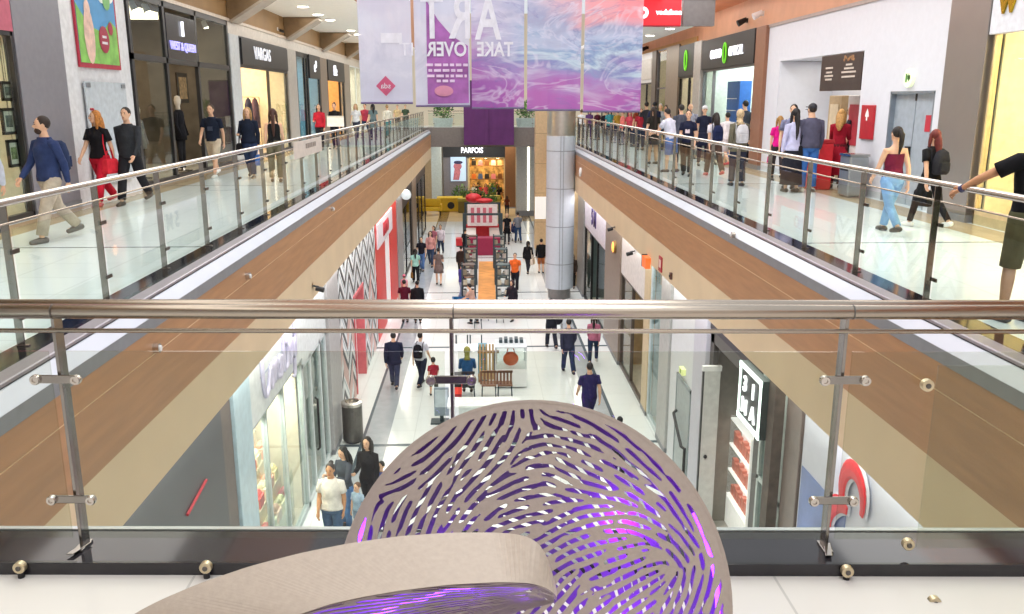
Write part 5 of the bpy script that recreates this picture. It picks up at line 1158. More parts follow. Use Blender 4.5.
for k in range(6): mb.box(-.30 + .1 * k, -.24 + .1 * k, -.03, .0, .1, 1.25)
mb.build('slats', mat('#c8a878', .5), t); mb = MB(); mb.box(-.34, .32, .0, .04, .2, .28); mb.box(-.34, .32, .0, .04, .95, 1.03); mb.build('rail', mat('#a88858', .5), t)
for a in (-.3, .28): MB().box(a - .03, a + .03, .0, .3, 0, .2).build('foot', mat('#8a6a40', .5), t)
v = gp(473, 385); t = thing('table', 'white work table in front of the seated woman in blue', 'table', (v.x - .02, v.y + 1.6, GZ)); MB().box(-.75, .75, -.4, .4, .72, .76).build('tabletop', WHITE, t)
for a in (-.7, .7):
    for b in (-.35, .35): MB().box(a - .02, a + .02, b - .02, b + .02, 0, .72).build('leg', DK, t)
v = gp(478, 385); t = thing('teal_cabinet', 'narrow teal cabinet left of the wooden rack', 'cabinet', (v.x + .15, v.y + .5, GZ)); MB().box(-.14, .14, -.2, .2, .05, 1.15).build('body', mat('#3c8aa0', .4), t); MB().box(-.12, .12, -.21, -.2, .1, .58).build('door', mat('#56a0b4', .4), t); MB().box(-.12, .12, -.21, -.2, .62, 1.1).build('door', mat('#56a0b4', .4), t); MB().box(-.13, .13, -.18, .18, 0, .05).build('plinth', BLACK, t)
v = gp(442, 422); t = thing('display_screen', 'low grey and white standing display screen at the left of the near kiosk', 'display', (v.x, v.y, GZ)); MB().box(-.2, .2, -.05, .05, .2, 1.0).build('panel', mat('#8a98a4', .3), t); MB().box(-.17, .17, -.06, -.05, .45, .95).build('screen', mat('#c8d4dc', .3), t); MB().box(-.3, .3, -.2, .2, 0, .04).build('foot', DK, t); MB().box(-.05, .05, -.04, .04, .04, .2).build('stem', DK, t)
v = gp(457, 418); t = thing('red_stand', 'red and black upright stand next to the low white counter', 'stand', (v.x, v.y, GZ)); MB().box(-.14, .14, -.14, .14, .0, .75).build('body', mat('#a8242c', .4), t); MB().box(-.15, .15, -.15, .15, .75, .95).build('collar', mat('#e04a3c', .4, emit='#ff4030', estr=.3), t); MB().box(-.14, .14, -.14, .14, .95, 1.3).build('top', BLACK, t)
# low wooden fence with dark frame between the kiosks
for k, (px, py, lab) in enumerate(((462, 350, 'dark framed stool with white seat behind the white table, left'), (476, 350, 'dark framed stool with white seat behind the white table, right'))):
    v = gp(px, py); t = thing('stool', lab, 'stool', (v.x, v.y, GZ)); MB().box(-.24, .24, -.24, .24, .62, .68).build('seat', WHITE, t)
    for a in (-.2, .2):
        for b in (-.2, .2): MB().box(a - .02, a + .02, b - .02, b + .02, 0, .62).build('leg', DK, t)
# middle kiosk: two rows of shelving with an orange mat between
def rack(lab, x, y, w, d, h, n, m, shelf):
    t = thing('shelf_rack', lab, 'shelf rack', (x, y, GZ)); mb = MB()
    for a in (-w / 2, w / 2):
        for b in (-d / 2, d / 2): mb.box(a - .035, a + .035, b - .035, b + .035, 0, h)
    mb.build('frame', m, t)
    for k in range(n): z = .35 + (h - .4) * k / (n - 1); MB().box(-w / 2, w / 2, -d / 2, d / 2, z - .02, z + .02).build('shelf', shelf, t)
    return t
gl = [('jar', '#d8d4cc'), ('box', '#6a5248'), ('jar', '#e8e0c8'), ('box', '#3c4a58'), ('jar', '#a89c88'), ('box', '#54626a')]
def goods(rx, ry, w, h, n, tagname):
    rng = random.Random(int(abs(ry) * 31 + abs(rx) * 57))
    for k in range(n):
        z = .35 + (h - .4) * k / (n - 1) + .02
        if z > h - .1: continue
        for j in (0, 2):
            nm, c = gl[(k * 2 + j) % 6]; cn = {'#d8d4cc': 'pale grey', '#6a5248': 'brown', '#e8e0c8': 'cream', '#3c4a58': 'slate blue', '#a89c88': 'sand coloured', '#54626a': 'blue-grey'}[c]
            t = thing('storage_' + nm, '%s %s on the %s' % (cn, nm, tagname), nm, (rx - w * .3 + w * .3 * j, ry - .05, GZ + z), 0, '%s %s goods on the %s' % (cn, nm, tagname))
            if nm == 'jar': MB().lathe([(.09, 0), (.10, .02), (.10, .2), (.06, .24)], n=12).build('body', mat(c, .4), t); MB().lathe([(.065, .24), (.065, .28)], n=12).build('lid', DK, t)
            else: MB().box(-.12, .12, -.1, .1, 0, .22).build('body', mat(c, .5), t); MB().box(-.125, .125, -.105, .105, .18, .24).build('lid', mat(c, .35), t)
LROWS = [(469, 303), (471, 284), (472, 268)]; RROWS = [(503, 303), (501, 284), (499, 268)]
nm = ['nearest', 'middle', 'farthest']
for k in range(3):
    v = gp(*LROWS[k]); rack('dark steel shelf rack, left row of the middle kiosk, %s one' % nm[k], v.x, v.y, .55, .5, 1.75, 4, DK, mat('#5a4a40', .5)); goods(v.x, v.y, .55, 1.75, 4, 'left row %s rack' % nm[k])
    v = gp(*RROWS[k]); rack('dark steel shelf rack, right row of the middle kiosk, %s one' % nm[k], .0 + v.x, v.y, .55, .5, 1.75, 4, DK, mat('#4a5a5c', .5)); goods(v.x, v.y, .55, 1.75, 4, 'right row %s rack' % nm[k])
a, b, c, d = gp(478, 302), gp(496, 302), gp(494, 262), gp(479, 262)
mb = MB(); mb.prism([(p.x, p.y, GZ + .004) for p in (a, b, c, d)], (0, 0, .03)); tag(mb.build('floor_mat', mat('#e09a52', .7, var=.12, scale=2)), 'orange-brown floor mat between the two rows of dark racks', 'mat')
v = gp(462, 308); t = thing('blue_crate', 'blue plastic crate at the near left corner of the middle kiosk', 'crate', (v.x + .1, v.y + .1, GZ)); MB().rings([[(sx * .5 * s, sy * .25 * s, z) for sx, sy in ((-1, -1), (1, -1), (1, 1), (-1, 1))] for s, z in ((.9, 0), (1, .4), (.93, .4), (.85, .05))]).build('body', mat('#2c72a8', .4), t)
mb = MB(); mb.box(-.52, .52, -.27, -.25, .34, .42); mb.box(-.52, .52, .25, .27, .34, .42); mb.build('rim', mat('#24608e', .4), t)
for px, py, lab in ((485, 320, 'dark stool below the orange mat, left'), (500, 322, 'dark stool below the orange mat, right'), (478, 328, 'brown stool just under the front handrail, kiosk end')):
    v = gp(px, py); t = thing('stool', lab, 'stool', (v.x, v.y, GZ)); MB().lathe([(.2, .52), (.22, .54), (.22, .6), (.18, .62)], n=16).build('seat', mat('#4a4038' if 'brown' not in lab else '#8a6040', .6), t)
    for q in range(4): an = PI / 4 + q * PI / 2; MB().tube([(.13 * math.cos(an), .13 * math.sin(an), .53), (.2 * math.cos(an), .2 * math.sin(an), 0)], .016, 6).build('leg', DK, t)
# red kiosk
v = gp(483, 257); y0 = v.y; t = thing('red_kiosk', 'red and white sales kiosk with dark corner posts, farther down the aisle', 'kiosk', (v.x, y0 + 3.0, GZ))
mb = MB()
for a in (-1.05, 1.05):
    for b in (-2.6, 2.6): mb.box(a - .07, a + .07, b - .07, b + .07, 0, 2.4)
mb.box(-1.12, 1.12, -2.65, -2.55, 2.3, 2.42); mb.box(-1.12, 1.12, 2.55, 2.65, 2.3, 2.42); mb.build('post_frame', DK, t)
MB().box(-1.0, 1.0, 1.9, 2.5, 0, 1.1).build('counter', KRED, t, bevel=.02); MB().box(-1.0, -.4, -1.8, 1.9, 0, .95).build('counter', mat('#d8d0cc', .5), t, bevel=.02); MB().box(.4, 1.0, -1.8, 1.9, 0, .95).build('counter', mat('#b8a8a4', .5), t, bevel=.02)
MB().box(-1.0, 1.0, -2.5, -1.8, 0, 1.0).build('counter', MAR, t, bevel=.03)
MB().box(-.9, .9, .9, 1.0, 1.2, 2.5).build('back_panel', mat('#e4d8d8', .5), t)
mb = MB()
for k in range(4): mb.box(-.7 + .36 * k, -.5 + .36 * k, .86, .9, 1.4, 2.3)
mb.build('poster_strip', mat('#c86878', .5), t)
mb = MB(); mb.ell((-.55, 2.1, 2.75), (.5, .4, .3), 14, 8); mb.ell((.1, 1.8, 2.62), (.55, .35, .16), 14, 8); mb.build('awning', KRED, t, smooth=True)
v = gp(461, 246); t = thing('red_stool', 'small red upholstered cube seat left of the red kiosk', 'stool', (v.x, v.y, GZ)); MB().box(-.3, .3, -.3, .3, .06, .5).build('cushion', KRED, t, bevel=.04); MB().box(-.27, .27, -.27, .27, 0, .06).build('base', BLACK, t)
v = gp(466, 205 + 3); t = thing('red_sofa', 'rounded red sofa at the far end of the red kiosk', 'sofa', (v.x + .4, v.y, GZ)); MB().ell((0, 0, .35), (.8, .5, .35), 16, 8).build('seat', KRED, t, smooth=True); MB().ell((0, .35, .75), (.8, .2, .4), 16, 8).build('backrest', KRED, t, smooth=True); MB().lathe([(.5, 0), (.5, .1)], n=20).build('base', BLACK, t)
v = gp(493, 205); planter('leafy dark green plant in a grey pot at the far end of the red kiosk', (v.x, v.y + .5, GZ), .35, .6, .7, None, '#8a8a88')
# yellow play corner far away
YEL = mat('#d8b020', .5)
v = gp(450, 211); t = thing('yellow_play_block', 'large yellow play block with a dark round hole, far left of the aisle', 'play block', (v.x, v.y, GZ)); MB().box(-.95, .95, -.5, .5, .0, 1.0).build('body', YEL, t, bevel=.08); MB().tube([(.1, -.52, .5), (.1, -.49, .5)], .28, 20).build('hole', BLACK, t); MB().box(-1.0, 1.0, -.55, .55, 1.0, 1.12).build('top', mat('#e8c840', .5), t)
v = gp(466, 213); t = thing('olive_play_block', 'olive yellow play bench with padded top, beside the big yellow block', 'play block', (v.x + .3, v.y + .5, GZ)); MB().box(-.9, .9, -.45, .45, 0, .9).build('body', mat('#7a6a2c', .6), t, bevel=.05); MB().box(-.95, .95, -.5, .5, .9, 1.1).build('cushion', mat('#a89a3c', .6), t)
v = gp(493, 212); t = thing('yellow_rack', 'small yellow toy rack in front of the far shop, right side', 'rack', (v.x, v.y, GZ)); MB().box(-.6, .6, -.2, .2, .05, 1.3).build('body', mat('#b8a848', .6), t); mb = MB(); [mb.box(-.55, .55, -.3, -.2, .2 + .3 * k, .25 + .3 * k) for k in range(4)]; mb.build('shelf', mat('#d8c868', .6), t); MB().box(-.6, .6, -.25, .25, 0, .05).build('foot', BLACK, t)
for k, (px, py, lab) in enumerate(((476, 215, 'bushy yellow-green plant in the play corner, nearest the middle'), (461, 209, 'tall yellow-green plant left of the play bench'), (489, 215, 'smaller yellow-green plant right of the play bench'))):
    v = gp(px, py); planter(lab, (v.x, v.y, GZ), .4, .6, (.95, .8, .7)[k], None, '#5a4a34', 240)
v = gp(433, 215); t = thing('yellow_armchair', 'yellow armchair with dark legs at the far left of the aisle', 'armchair', (v.x, v.y, GZ)); MB().box(-.6, .6, -.5, .5, .35, .6).build('seat', YEL, t, bevel=.06); MB().box(-.6, .6, .35, .55, .6, 1.2).build('backrest', YEL, t, bevel=.06); MB().box(-.7, -.55, -.5, .5, .35, .85).build('armrest', YEL, t, bevel=.05); MB().box(.55, .7, -.5, .5, .35, .85).build('armrest', YEL, t, bevel=.05)
for a in (-.55, .55):
    for b in (-.4, .4): MB().tube([(a, b, .36), (a, b, 0)], .03, 8).build('leg', BLACK, t)
# ------------------------------------------------------------------ people
SKIN = {'a': '#e0b496', 'b': '#c8946f', 'c': '#a8744e'}
def skin(k): return mat(SKIN[k], .6, 0, .04, 10, spec=.3)
EYE = mat('#2a2220', .4); LIP = mat('#a85850', .5)
JOBS = []
def rotx(p, a, c):
    y, z = p[1] - c[1], p[2] - c[2]; return Vector((p[0], c[1] + y * math.cos(a) - z * math.sin(a), c[2] + y * math.sin(a) + z * math.cos(a)))
POSES = {
    'stand': dict(legs=((3, 2), (-3, 3)), arms=((4, 10, 8), (2, 10, 12))),
    'stand2': dict(legs=((6, 4), (-5, 4)), arms=((-4, 9, 14), (10, 8, 22))),
    'walk': dict(legs=((24, 8), (-20, 22)), arms=((-18, 8, 10), (20, 8, 22))),
    'walk2': dict(legs=((-20, 22), (24, 8)), arms=((20, 8, 22), (-18, 8, 10))),
    'stride': dict(legs=((30, 10), (-24, 30)), arms=((-24, 8, 14), (24, 8, 30))),
    'phone': dict(legs=((3, 2), (-3, 3)), arms=((22, 6, 95), (24, 6, 92)), head=(18, 0)),
    'hold': dict(legs=((10, 5), (-10, 12)), arms=((4, 9, 10), (14, 6, 75))),
    'bagarm': dict(legs=((14, 6), (-14, 16)), arms=((-6, 10, 10), (8, 12, 80))),
    'lean': dict(legs=((6, 3), (-8, 5)), arms=((48, 10, 35), (46, 10, 38)), lean=14),
    'push': dict(legs=((16, 6), (-16, 18)), arms=((34, 4, 35), (34, 4, 35)), lean=6),
    'sit': dict(legs=((86, 86), (84, 84)), arms=((40, 8, 60), (42, 8, 58)), head=(12, 0), lean=6),
}
def person(lab, loc, face, H=1.75, pose='stand', sex='m', sk='a', hair=('short', '#2a1e18'), top=('tee', '#333a4a'), bottom=('trousers', '#2a2c38'), shoes='#2a2a2c', group=None, hy=0, stout=1.0, near=False, extra=(), kid=False, arms=None, seatz=None):
    t = thing('person', lab, 'person', loc, R(face), group); s = H / 1.75; po = POSES[pose]; lean = R(po.get('lean', 0))
    fem = sex == 'f'; hs = (1.22 if kid else 1.0)
    HIP = Vector((0, 0, .93)); hw = .098 if fem else .09; sw = (.158 if fem else .18) * (.9 if kid else 1) * (.5 + .5 * stout)
    def U(p): return rotx(Vector(p), -lean, HIP)
    # legs
    legs = []
    for q, (f, k) in zip((-1, 1), po['legs']):
        f, k = R(f), R(k); h = Vector((q * hw, 0, .90)); kn = h + Vector((q * .01, math.sin(f), -math.cos(f))) * .42; an = kn + Vector((0, math.sin(f - k), -math.cos(f - k))) * .40
        legs.append((h, kn, an, f - k))
    low = min(l[2].z - .085 + max(0, -math.sin(l[3])) * -.05 for l in legs); dz = -low if seatz is None else seatz - .82
    if seatz is not None: dz = seatz - .80
    def S(p): return Vector((p[0] * s, p[1] * s, (p[2] + dz) * s))
    am = arms or po['arms']; ARM = []
    for q, (f, ab, e) in zip((-1, 1), am):
        f, ab, e = R(f), R(ab), R(e); sh = Vector((q * sw, 0, 1.385))
        d1 = Vector((q * math.sin(ab), math.sin(f) * math.cos(ab), -math.cos(f) * math.cos(ab))); el = sh + d1 * .29
        d2 = Vector((q * math.sin(ab) * .2 - q * .25 * math.sin(e), math.sin(f + e), -math.cos(f + e))).normalized(); wr = el + d2 * .25
        ARM.append([U(sh), U(el), U(wr), (U(wr + d2) - U(wr)).normalized(), q])
    seg = 12 if near else 8; st = stout
    if fem: TR = [(.80, .10, .08, 0), (.86, .165, .118, 0), (.94, .172, .122, 0), (1.03, .142, .102, 0), (1.12, .128, .095, .005), (1.22, .140, .108, .012), (1.30, .148, .112, .014), (1.36, .142, .095, .004), (1.41, .115, .08, 0), (1.45, .075, .062, -.005), (1.48, .052, .05, -.005), (1.54, .048, .048, .005)]
    else: TR = [(.80, .10, .08, 0), (.86, .158, .112, 0), (.94, .160, .115, 0), (1.03, .150, .108, 0), (1.12, .152, .108, 0), (1.22, .166, .112, .004), (1.31, .172, .114, .005), (1.37, .160, .098, 0), (1.42, .125, .082, -.003), (1.455, .08, .066, -.005), (1.49, .06, .056, -.005), (1.55, .054, .054, .005)]
    def trunk(mb, z0, z1, inf, m=0, flare=0.0, caps=True, z2=None):
        rs = []
        zs = sorted(set([z0, z1] + [r[0] for r in TR if z0 < r[0] < z1]))
        for z in zs:
            j = max(0, min(len(TR) - 2, max([i for i in range(len(TR)) if TR[i][0] <= z] or [0]))); a, b = TR[j], TR[j + 1]; u = min(1, max(0, (z - a[0]) / (b[0] - a[0])))
            w = (a[1] + (b[1] - a[1]) * u) * st + inf; d = (a[2] + (b[2] - a[2]) * u) * st + inf; oy = a[3] + (b[3] - a[3]) * u
            if flare and z < 1.0: w += flare * (1.0 - z); d += flare * (1.0 - z)
            rs.append([S(U((w * math.cos(2 * PI * k / (seg + 4)), oy + d * math.sin(2 * PI * k / (seg + 4)), z))) for k in range(seg + 4)])
        mb.rings(rs, m, caps)
    hp, hyw = [R(a) for a in po.get('head', (0, 0))]; hyw += R(hy)
    HC = Vector((0, .015, 1.635)); RH = Matrix.Rotation(hyw, 4, 'Z') @ Matrix.Rotation(-hp, 4, 'X')
    def HD(p): 
        v = RH @ (Vector(p) * hs); return S(U(HC + v + Vector((0, 0, .05 * (hs - 1)))))
    def ell_h(mb, c, r, nu=12, nv=9, m=0):
        o = len(mb.v); mb.ell((0, 0, 0), r, nu, nv, m); n = len(mb.v)
        for i in range(o, n): mb.v[i] = tuple(HD(Vector(mb.v[i]) + Vector(c)))
    # body core
    b = MB(); trunk(b, .80, 1.55, -.004)
    for (h, kn, an, fa) in legs: b.tube([S(h + Vector((0, 0, .05))), S(h), S(h.lerp(kn, .5)), S(kn), S(kn.lerp(an, .3)), S(kn.lerp(an, .7)), S(an)], [x * s * (.5 + .5 * st) for x in (.085, .088, .072, .053, .054, .042, .034)], seg); 
    for l in legs: an = l[2]; b.tube([S(an + Vector((0, -.05, -.045))), S(an + Vector((0, .05, -.05))), S(an + Vector((0, .15, -.065)))], [.036 * s, .04 * s, .028 * s], seg, round_ends=True)
    for (sh, el, wr, d, q) in ARM: b.tube([S(sh + Vector((-q * .05, 0, -.01))), S(sh), S(sh.lerp(el, .4)), S(el), S(el.lerp(wr, .3)), S(wr)], [x * s * (.6 + .4 * st) for x in (.05, .052, .046, .037, .039, .025)], seg, round_ends=True)
    ell_h(b, (0, .0, .01), (.074, .092, .105)); ell_h(b, (0, .03, -.065), (.052, .06, .052)); 
    ell_h(b, (0, .10, -.015), (.014, .022, .022), 8, 6)
    for q in (-1, 1): ell_h(b, (q * .076, -.005, -.005), (.012, .02, .03), 8, 6)
    for (sh, el, wr, d, q) in ARM: b.tube([S(wr), S(wr + d * .045), S(wr + d * .09)], [.026 * s, .036 * s, .034 * s], seg, flat=.5, round_ends=True)
    bm = b.build('body_core', skin(sk)); 
    # islands: fingers, eyes, mouth
    x = MB()
    for (sh, el, wr, d, q) in ARM:
        u, w = frame(d); side = Vector((0, 1, 0)) - d * d.y
        side = side.normalized() if side.length > .2 else u
        nrm = d.cross(side).normalized()
        if nrm.x * q > 0: nrm = -nrm
        for j in range(4):
            o = wr + d * .085 + side * (.024 - .016 * j); L = (.068, .078, .072, .056)[j]
            x.tube([S(o), S(o + d * L * .5 + nrm * .006), S(o + d * L * .8 + nrm * .022), S(o + d * L * .92 + nrm * .036)], [.0085 * s, .0085 * s, .0075 * s, .006 * s], 6, round_ends=near)
        o = wr + d * .025 + side * .026; x.tube([S(o), S(o + d * .03 + side * .02 + nrm * .008), S(o + d * .06 + side * .024 + nrm * .016)], [.011 * s, .010 * s, .008 * s], 6, round_ends=near)
    for q in (-1, 1): ell_h(x, (q * .031, .087, .012), (.012, .007, .007), 8, 5, 1); ell_h(x, (q * .031, .090, .034), (.018, .005, .004), 8, 5, 3)
    ell_h(x, (0, .088, -.058), (.022, .007, .007), 8, 5, 2)
    JOBS.append((bm, x, t, skin(sk), mat(hair[1], .7), .012 if near else .017, s))
    # bottom
    kind, c = bottom; cm = cloth(c); mb = MB()
    if kind in ('trousers', 'jeans', 'leggings'):
        f = {'trousers': 1.22, 'jeans': 1.12, 'leggings': 1.05}[kind] * (.5 + .5 * st)
        trunk(mb, .80, 1.0, .012)
        for (h, kn, an, fa) in legs: mb.tube([S(h + Vector((0, 0, .06))), S(h), S(h.lerp(kn, .5)), S(kn), S(kn.lerp(an, .4)), S(an.lerp(kn, .06))], [y * s for y in (.09, .098 * f ** .5, .08 * f, .062 * f, .056 * f ** 1.5, .046 * f ** 2.2)], seg)
    elif kind == 'shorts':
        trunk(mb, .80, 1.0, .014)
        for (h, kn, an, fa) in legs: mb.tube([S(h + Vector((0, 0, .06))), S(h), S(h.lerp(kn, .5)), S(h.lerp(kn, 1.0))], [y * s * (.5 + .5 * st) for y in (.095, .105, .095, .086)], seg)
    elif kind == 'skirt' or kind == 'longskirt':
        e = .52 if kind == 'skirt' else .16; n = seg + 6; rs = []
        mid = sum((l[1] for l in legs), Vector()) / 2
        for z, w, d in ((1.02, .15, .11), (.93, .18, .13), (.82, .19, .14), (.66, .20, .16), (e, .21 if kind == 'skirt' else .24, .19)):
            k_ = max(0, (.9 - z) / .5); rs.append([S(((w * st) * math.cos(2 * PI * k / n), mid.y * min(1, k_) * .5 + d * st * math.sin(2 * PI * k / n) * (1 + .25 * min(1, k_)), z)) for k in range(n)])
        mb.rings(rs)
    if mb.v: mb.build('trousers' if kind in ('trousers', 'jeans', 'leggings') else ('shorts' if kind == 'shorts' else 'skirt'), cm, t, smooth=True)
    # top
    kind, c = top; cm = cloth(c); mb = MB()
    hem = {'tee': .90, 'long': .88, 'jacket': .80, 'tank': .92, 'strapless': .96, 'dress': .60, 'longdress': .30, 'crop': 1.0}[kind]
    topz = {'tank': 1.40, 'strapless': 1.33}.get(kind, 1.475)
    inf = {'jacket': .028, 'long': .018, 'tee': .016}.get(kind, .012)
    if kind in ('dress', 'longdress'):
        trunk(mb, .98, topz, .012); n = seg + 6; rs = []
        for z, w, d in ((1.05, .142, .105), (.93, .185, .135), (.80, .20, .15), (hem, .235 if kind == 'dress' else .26, .21)): rs.append([S((w * st * math.cos(2 * PI * k / n), d * st * math.sin(2 * PI * k / n), z)) for k in range(n)])
        mb.rings(rs)
    elif hem < .86: 
        trunk(mb, .86, topz, inf); n = seg + 6; mb.rings([[S((w * st * math.cos(2 * PI * k / n), d * st * math.sin(2 * PI * k / n), z)) for k in range(n)] for z, w, d in ((.98, .175, .13), (.88, .20, .15), (hem, .205, .155))])
    else: trunk(mb, hem, topz, inf, flare=.05 if kind == 'long' else 0)
    slv = {'tee': .62, 'long': 2, 'jacket': 2, 'dress': .5, 'longdress': 2, 'crop': .5}.get(kind, 0)
    for (sh, el, wr, d, q) in ARM:
        g = 1.12 if kind != 'jacket' else 1.3
        a0 = sh + Vector((-q * .06, 0, .005))
        if slv == 2: mb.tube([S(a0), S(sh), S(sh.lerp(el, .5)), S(el), S(el.lerp(wr, .5)), S(wr.lerp(el, .08))], [y * s * g * (.6 + .4 * st) for y in (.055, .062, .052, .046, .042, .034)], seg, round_ends=True)
        elif slv: mb.tube([S(a0), S(sh), S(sh.lerp(el, slv * .6)), S(sh.lerp(el, slv))], [y * s * 1.1 * (.6 + .4 * st) for y in (.055, .064, .062, .064)], seg)
        elif kind == 'strapless': pass
        else: mb.tube([S(U((q * .09, -.06, 1.36))), S(U((q * .095, -.0, 1.455))), S(U((q * .09, .06, 1.36)))], [.018 * s] * 3, 6)
    mb.build({'tee': 'shirt', 'long': 'shirt', 'jacket': 'jacket', 'tank': 'top', 'strapless': 'top', 'dress': 'dress', 'longdress': 'dress', 'crop': 'top'}[kind], cm, t, smooth=True)
    # shoes
    for l in legs:
        mb = MB(); an = l[2]; dwn = max(0, -math.sin(l[3])) * .05
        mb.tube([S(an + Vector((0, -.055, -.045 + dwn * .4))), S(an + Vector((0, .04, -.048))), S(an + Vector((0, .15, -.060 - dwn * .5)))], [.044 * s, .047 * s, .036 * s], seg, round_ends=True)
        mb.build('shoe', mat(shoes, .5), t, smooth=True)
    # hair
    hk, hc = hair; hm = mat(hc, .65, 0, .2, 30); mb = MB()
    if hk != 'bald':
        if hk == 'scarf':
            ell_h(mb, (0, -.018, .02), (.092, .098, .118)); ell_h(mb, (0, -.01, -.09), (.075, .078, .075)); mb.tube([S(U((0, 0, 1.56))), S(U((0, 0, 1.47))), S(U((0, -.01, 1.40)))], [.075 * s, .10 * s, .15 * s], 12, flat=.75)
        elif hk == 'cap':
            ell_h(mb, (0, -.012, .045), (.085, .10, .085)); 
            o = len(mb.v); mb.box(-.06, .06, .06, .17, .045, .058)
            for i in range(o, len(mb.v)): mb.v[i] = tuple(HD(mb.v[i]))
        else:
            ell_h(mb, (0, -.022, .033), (.083, .094, .098))
            if hk in ('long', 'verylong', 'curly'):
                L = {'long': .30, 'verylong': .46, 'curly': .26}[hk]; wd = .088 if hk != 'curly' else .115
                pts = [(0, -.05, .05), (0, -.075, -.04), (0, -.095, -.14), (0, -.10, -.10 - L * .6), (0, -.095, -.06 - L)]
                mb.tube([HD(Vector(p) / hs) for p in pts], [y * s for y in (.06, wd, wd, wd * .9, wd * .45)], 12, flat=.5 if hk != 'curly' else .7, round_ends=True)
                for q in (-1, 1): mb.tube([HD((q * .07, .0, .04)), HD((q * .083, .0, -.06)), HD((q * .085, .015, -.12 - L * .25))], [.03 * s, .034 * s, .02 * s], 8, round_ends=True)
            if hk == 'bun': ell_h(mb, (0, -.08, .11), (.045, .045, .045))
            if hk == 'pony': mb.tube([HD((0, -.10, .06)), HD((0, -.15, .0)), HD((0, -.15, -.16)), HD((0, -.12, -.30))], [.03 * s, .042 * s, .036 * s, .014 * s], 8, round_ends=True)
        mb.build({'scarf': 'headscarf', 'cap': 'cap'}.get(hk, 'hair'), hm, t, smooth=True)
        if hk == 'cap': m2 = MB(); ell_h(m2, (0, -.03, .01), (.078, .08, .075)); m2.build('hair', mat('#2a2018', .7), t, smooth=True)
    for e in extra:
        mb = MB()
        if e[0] == 'beard': ell_h(mb, (0, .045, -.075), (.055, .055, .05)); mb.build('beard', mat(e[1], .7), t, smooth=True)
        if e[0] == 'bow': ell_h(mb, (-.04, .03, .14), (.035, .02, .025)); ell_h(mb, (.04, .03, .14), (.035, .02, .025)); mb.build('hair_bow', mat(e[1], .6), t)
        if e[0] == 'watch': sh, el, wr, d, q = ARM[e[2]]; mb.tube([S(wr - d * .03), S(wr + d * .005)], .034 * s, 12); mb.build('watch', mat(e[1], .4), t)
        if e[0] == 'logo': mb.cbox(S(U((0, .135 if not fem else .13, 1.2))), (.12 * s, .012, .10 * s)); mb.build('print_patch', mat(e[1], .6), t)
    W = Matrix.Translation(Vector(loc)) @ Matrix.Rotation(R(face), 4, 'Z')
    return dict(t=t, S=S, U=U, W=W, arms=ARM, s=s, H=H, face=face, loc=Vector(loc))
def finish_people():
    bpy.context.view_layer.update()
    for (core, x, t, sm, hm, vox, s) in JOBS:
        md = core.modifiers.new('r', 'REMESH'); md.mode = 'VOXEL'; md.voxel_size = vox * s; md.use_smooth_shade = True
        sm_ = core.modifiers.new('s', 'SMOOTH'); sm_.factor = .5; sm_.iterations = 2
    dg = bpy.context.evaluated_depsgraph_get(); dg.update()
    for (core, x, t, sm, hm, vox, s) in JOBS:
        ev = core.evaluated_get(dg); me = bpy.data.meshes.new_from_object(ev)
        n = len(me.vertices); co = np.empty(n * 3); me.vertices.foreach_get('co', co); vs = [tuple(p) for p in co.reshape(-1, 3)]
        fs = [tuple(p.vertices) for p in me.polygons]; mi = [0] * len(fs)
        m2 = bpy.data.meshes.new('body'); m2.from_pydata(vs + x.v, [], fs + [tuple(i + n for i in f) for f in x.f])
        for m in (sm, EYE, LIP, hm): m2.materials.append(m)
        m2.polygons.foreach_set('material_index', mi + x.m); m2.polygons.foreach_set('use_smooth', [True] * len(m2.polygons)); m2.update()
        o = bpy.data.objects.new('body', m2); COL.objects.link(o); o.parent = t
        bpy.data.meshes.remove(me)
    for j in JOBS: me = j[0].data; bpy.data.objects.remove(j[0]); bpy.data.meshes.remove(me)
# things people carry
def backpack(p, lab, c, back=True):
    q = p['W'] @ p['S'](p['U']((0, -.20, 1.0))); s = p['s']; t = thing('backpack', lab, 'backpack', q, R(p['face']))
    mb = MB(); mb.rings([[(a * s * math.copysign(abs(math.cos(2 * PI * k / 14)) ** .6, math.cos(2 * PI * k / 14)), b * s * math.copysign(abs(math.sin(2 * PI * k / 14)) ** .6, math.sin(2 * PI * k / 14)), z * s) for k in range(14)] for z, a, b in ((0, .11, .06), (.03, .14, .085), (.25, .145, .085), (.38, .11, .06), (.42, .05, .03))]); k_ = mb.build('sack', cloth(c), t, smooth=True)
    MB().cbox((0, -.09 * s, .13 * s), (.19 * s, .05 * s, .15 * s)).build('pocket', cloth(c), k_, bevel=.01)
    mb = MB(); [mb.tube([(k * .09 * s, .07 * s, .08 * s), (k * .12 * s, .10 * s, .25 * s), (k * .11 * s, .13 * s, .42 * s), (k * .11 * s, .23 * s, .46 * s)], .012 * s, 6) for k in (-1, 1)]; mb.build('strap', cloth(c), k_)
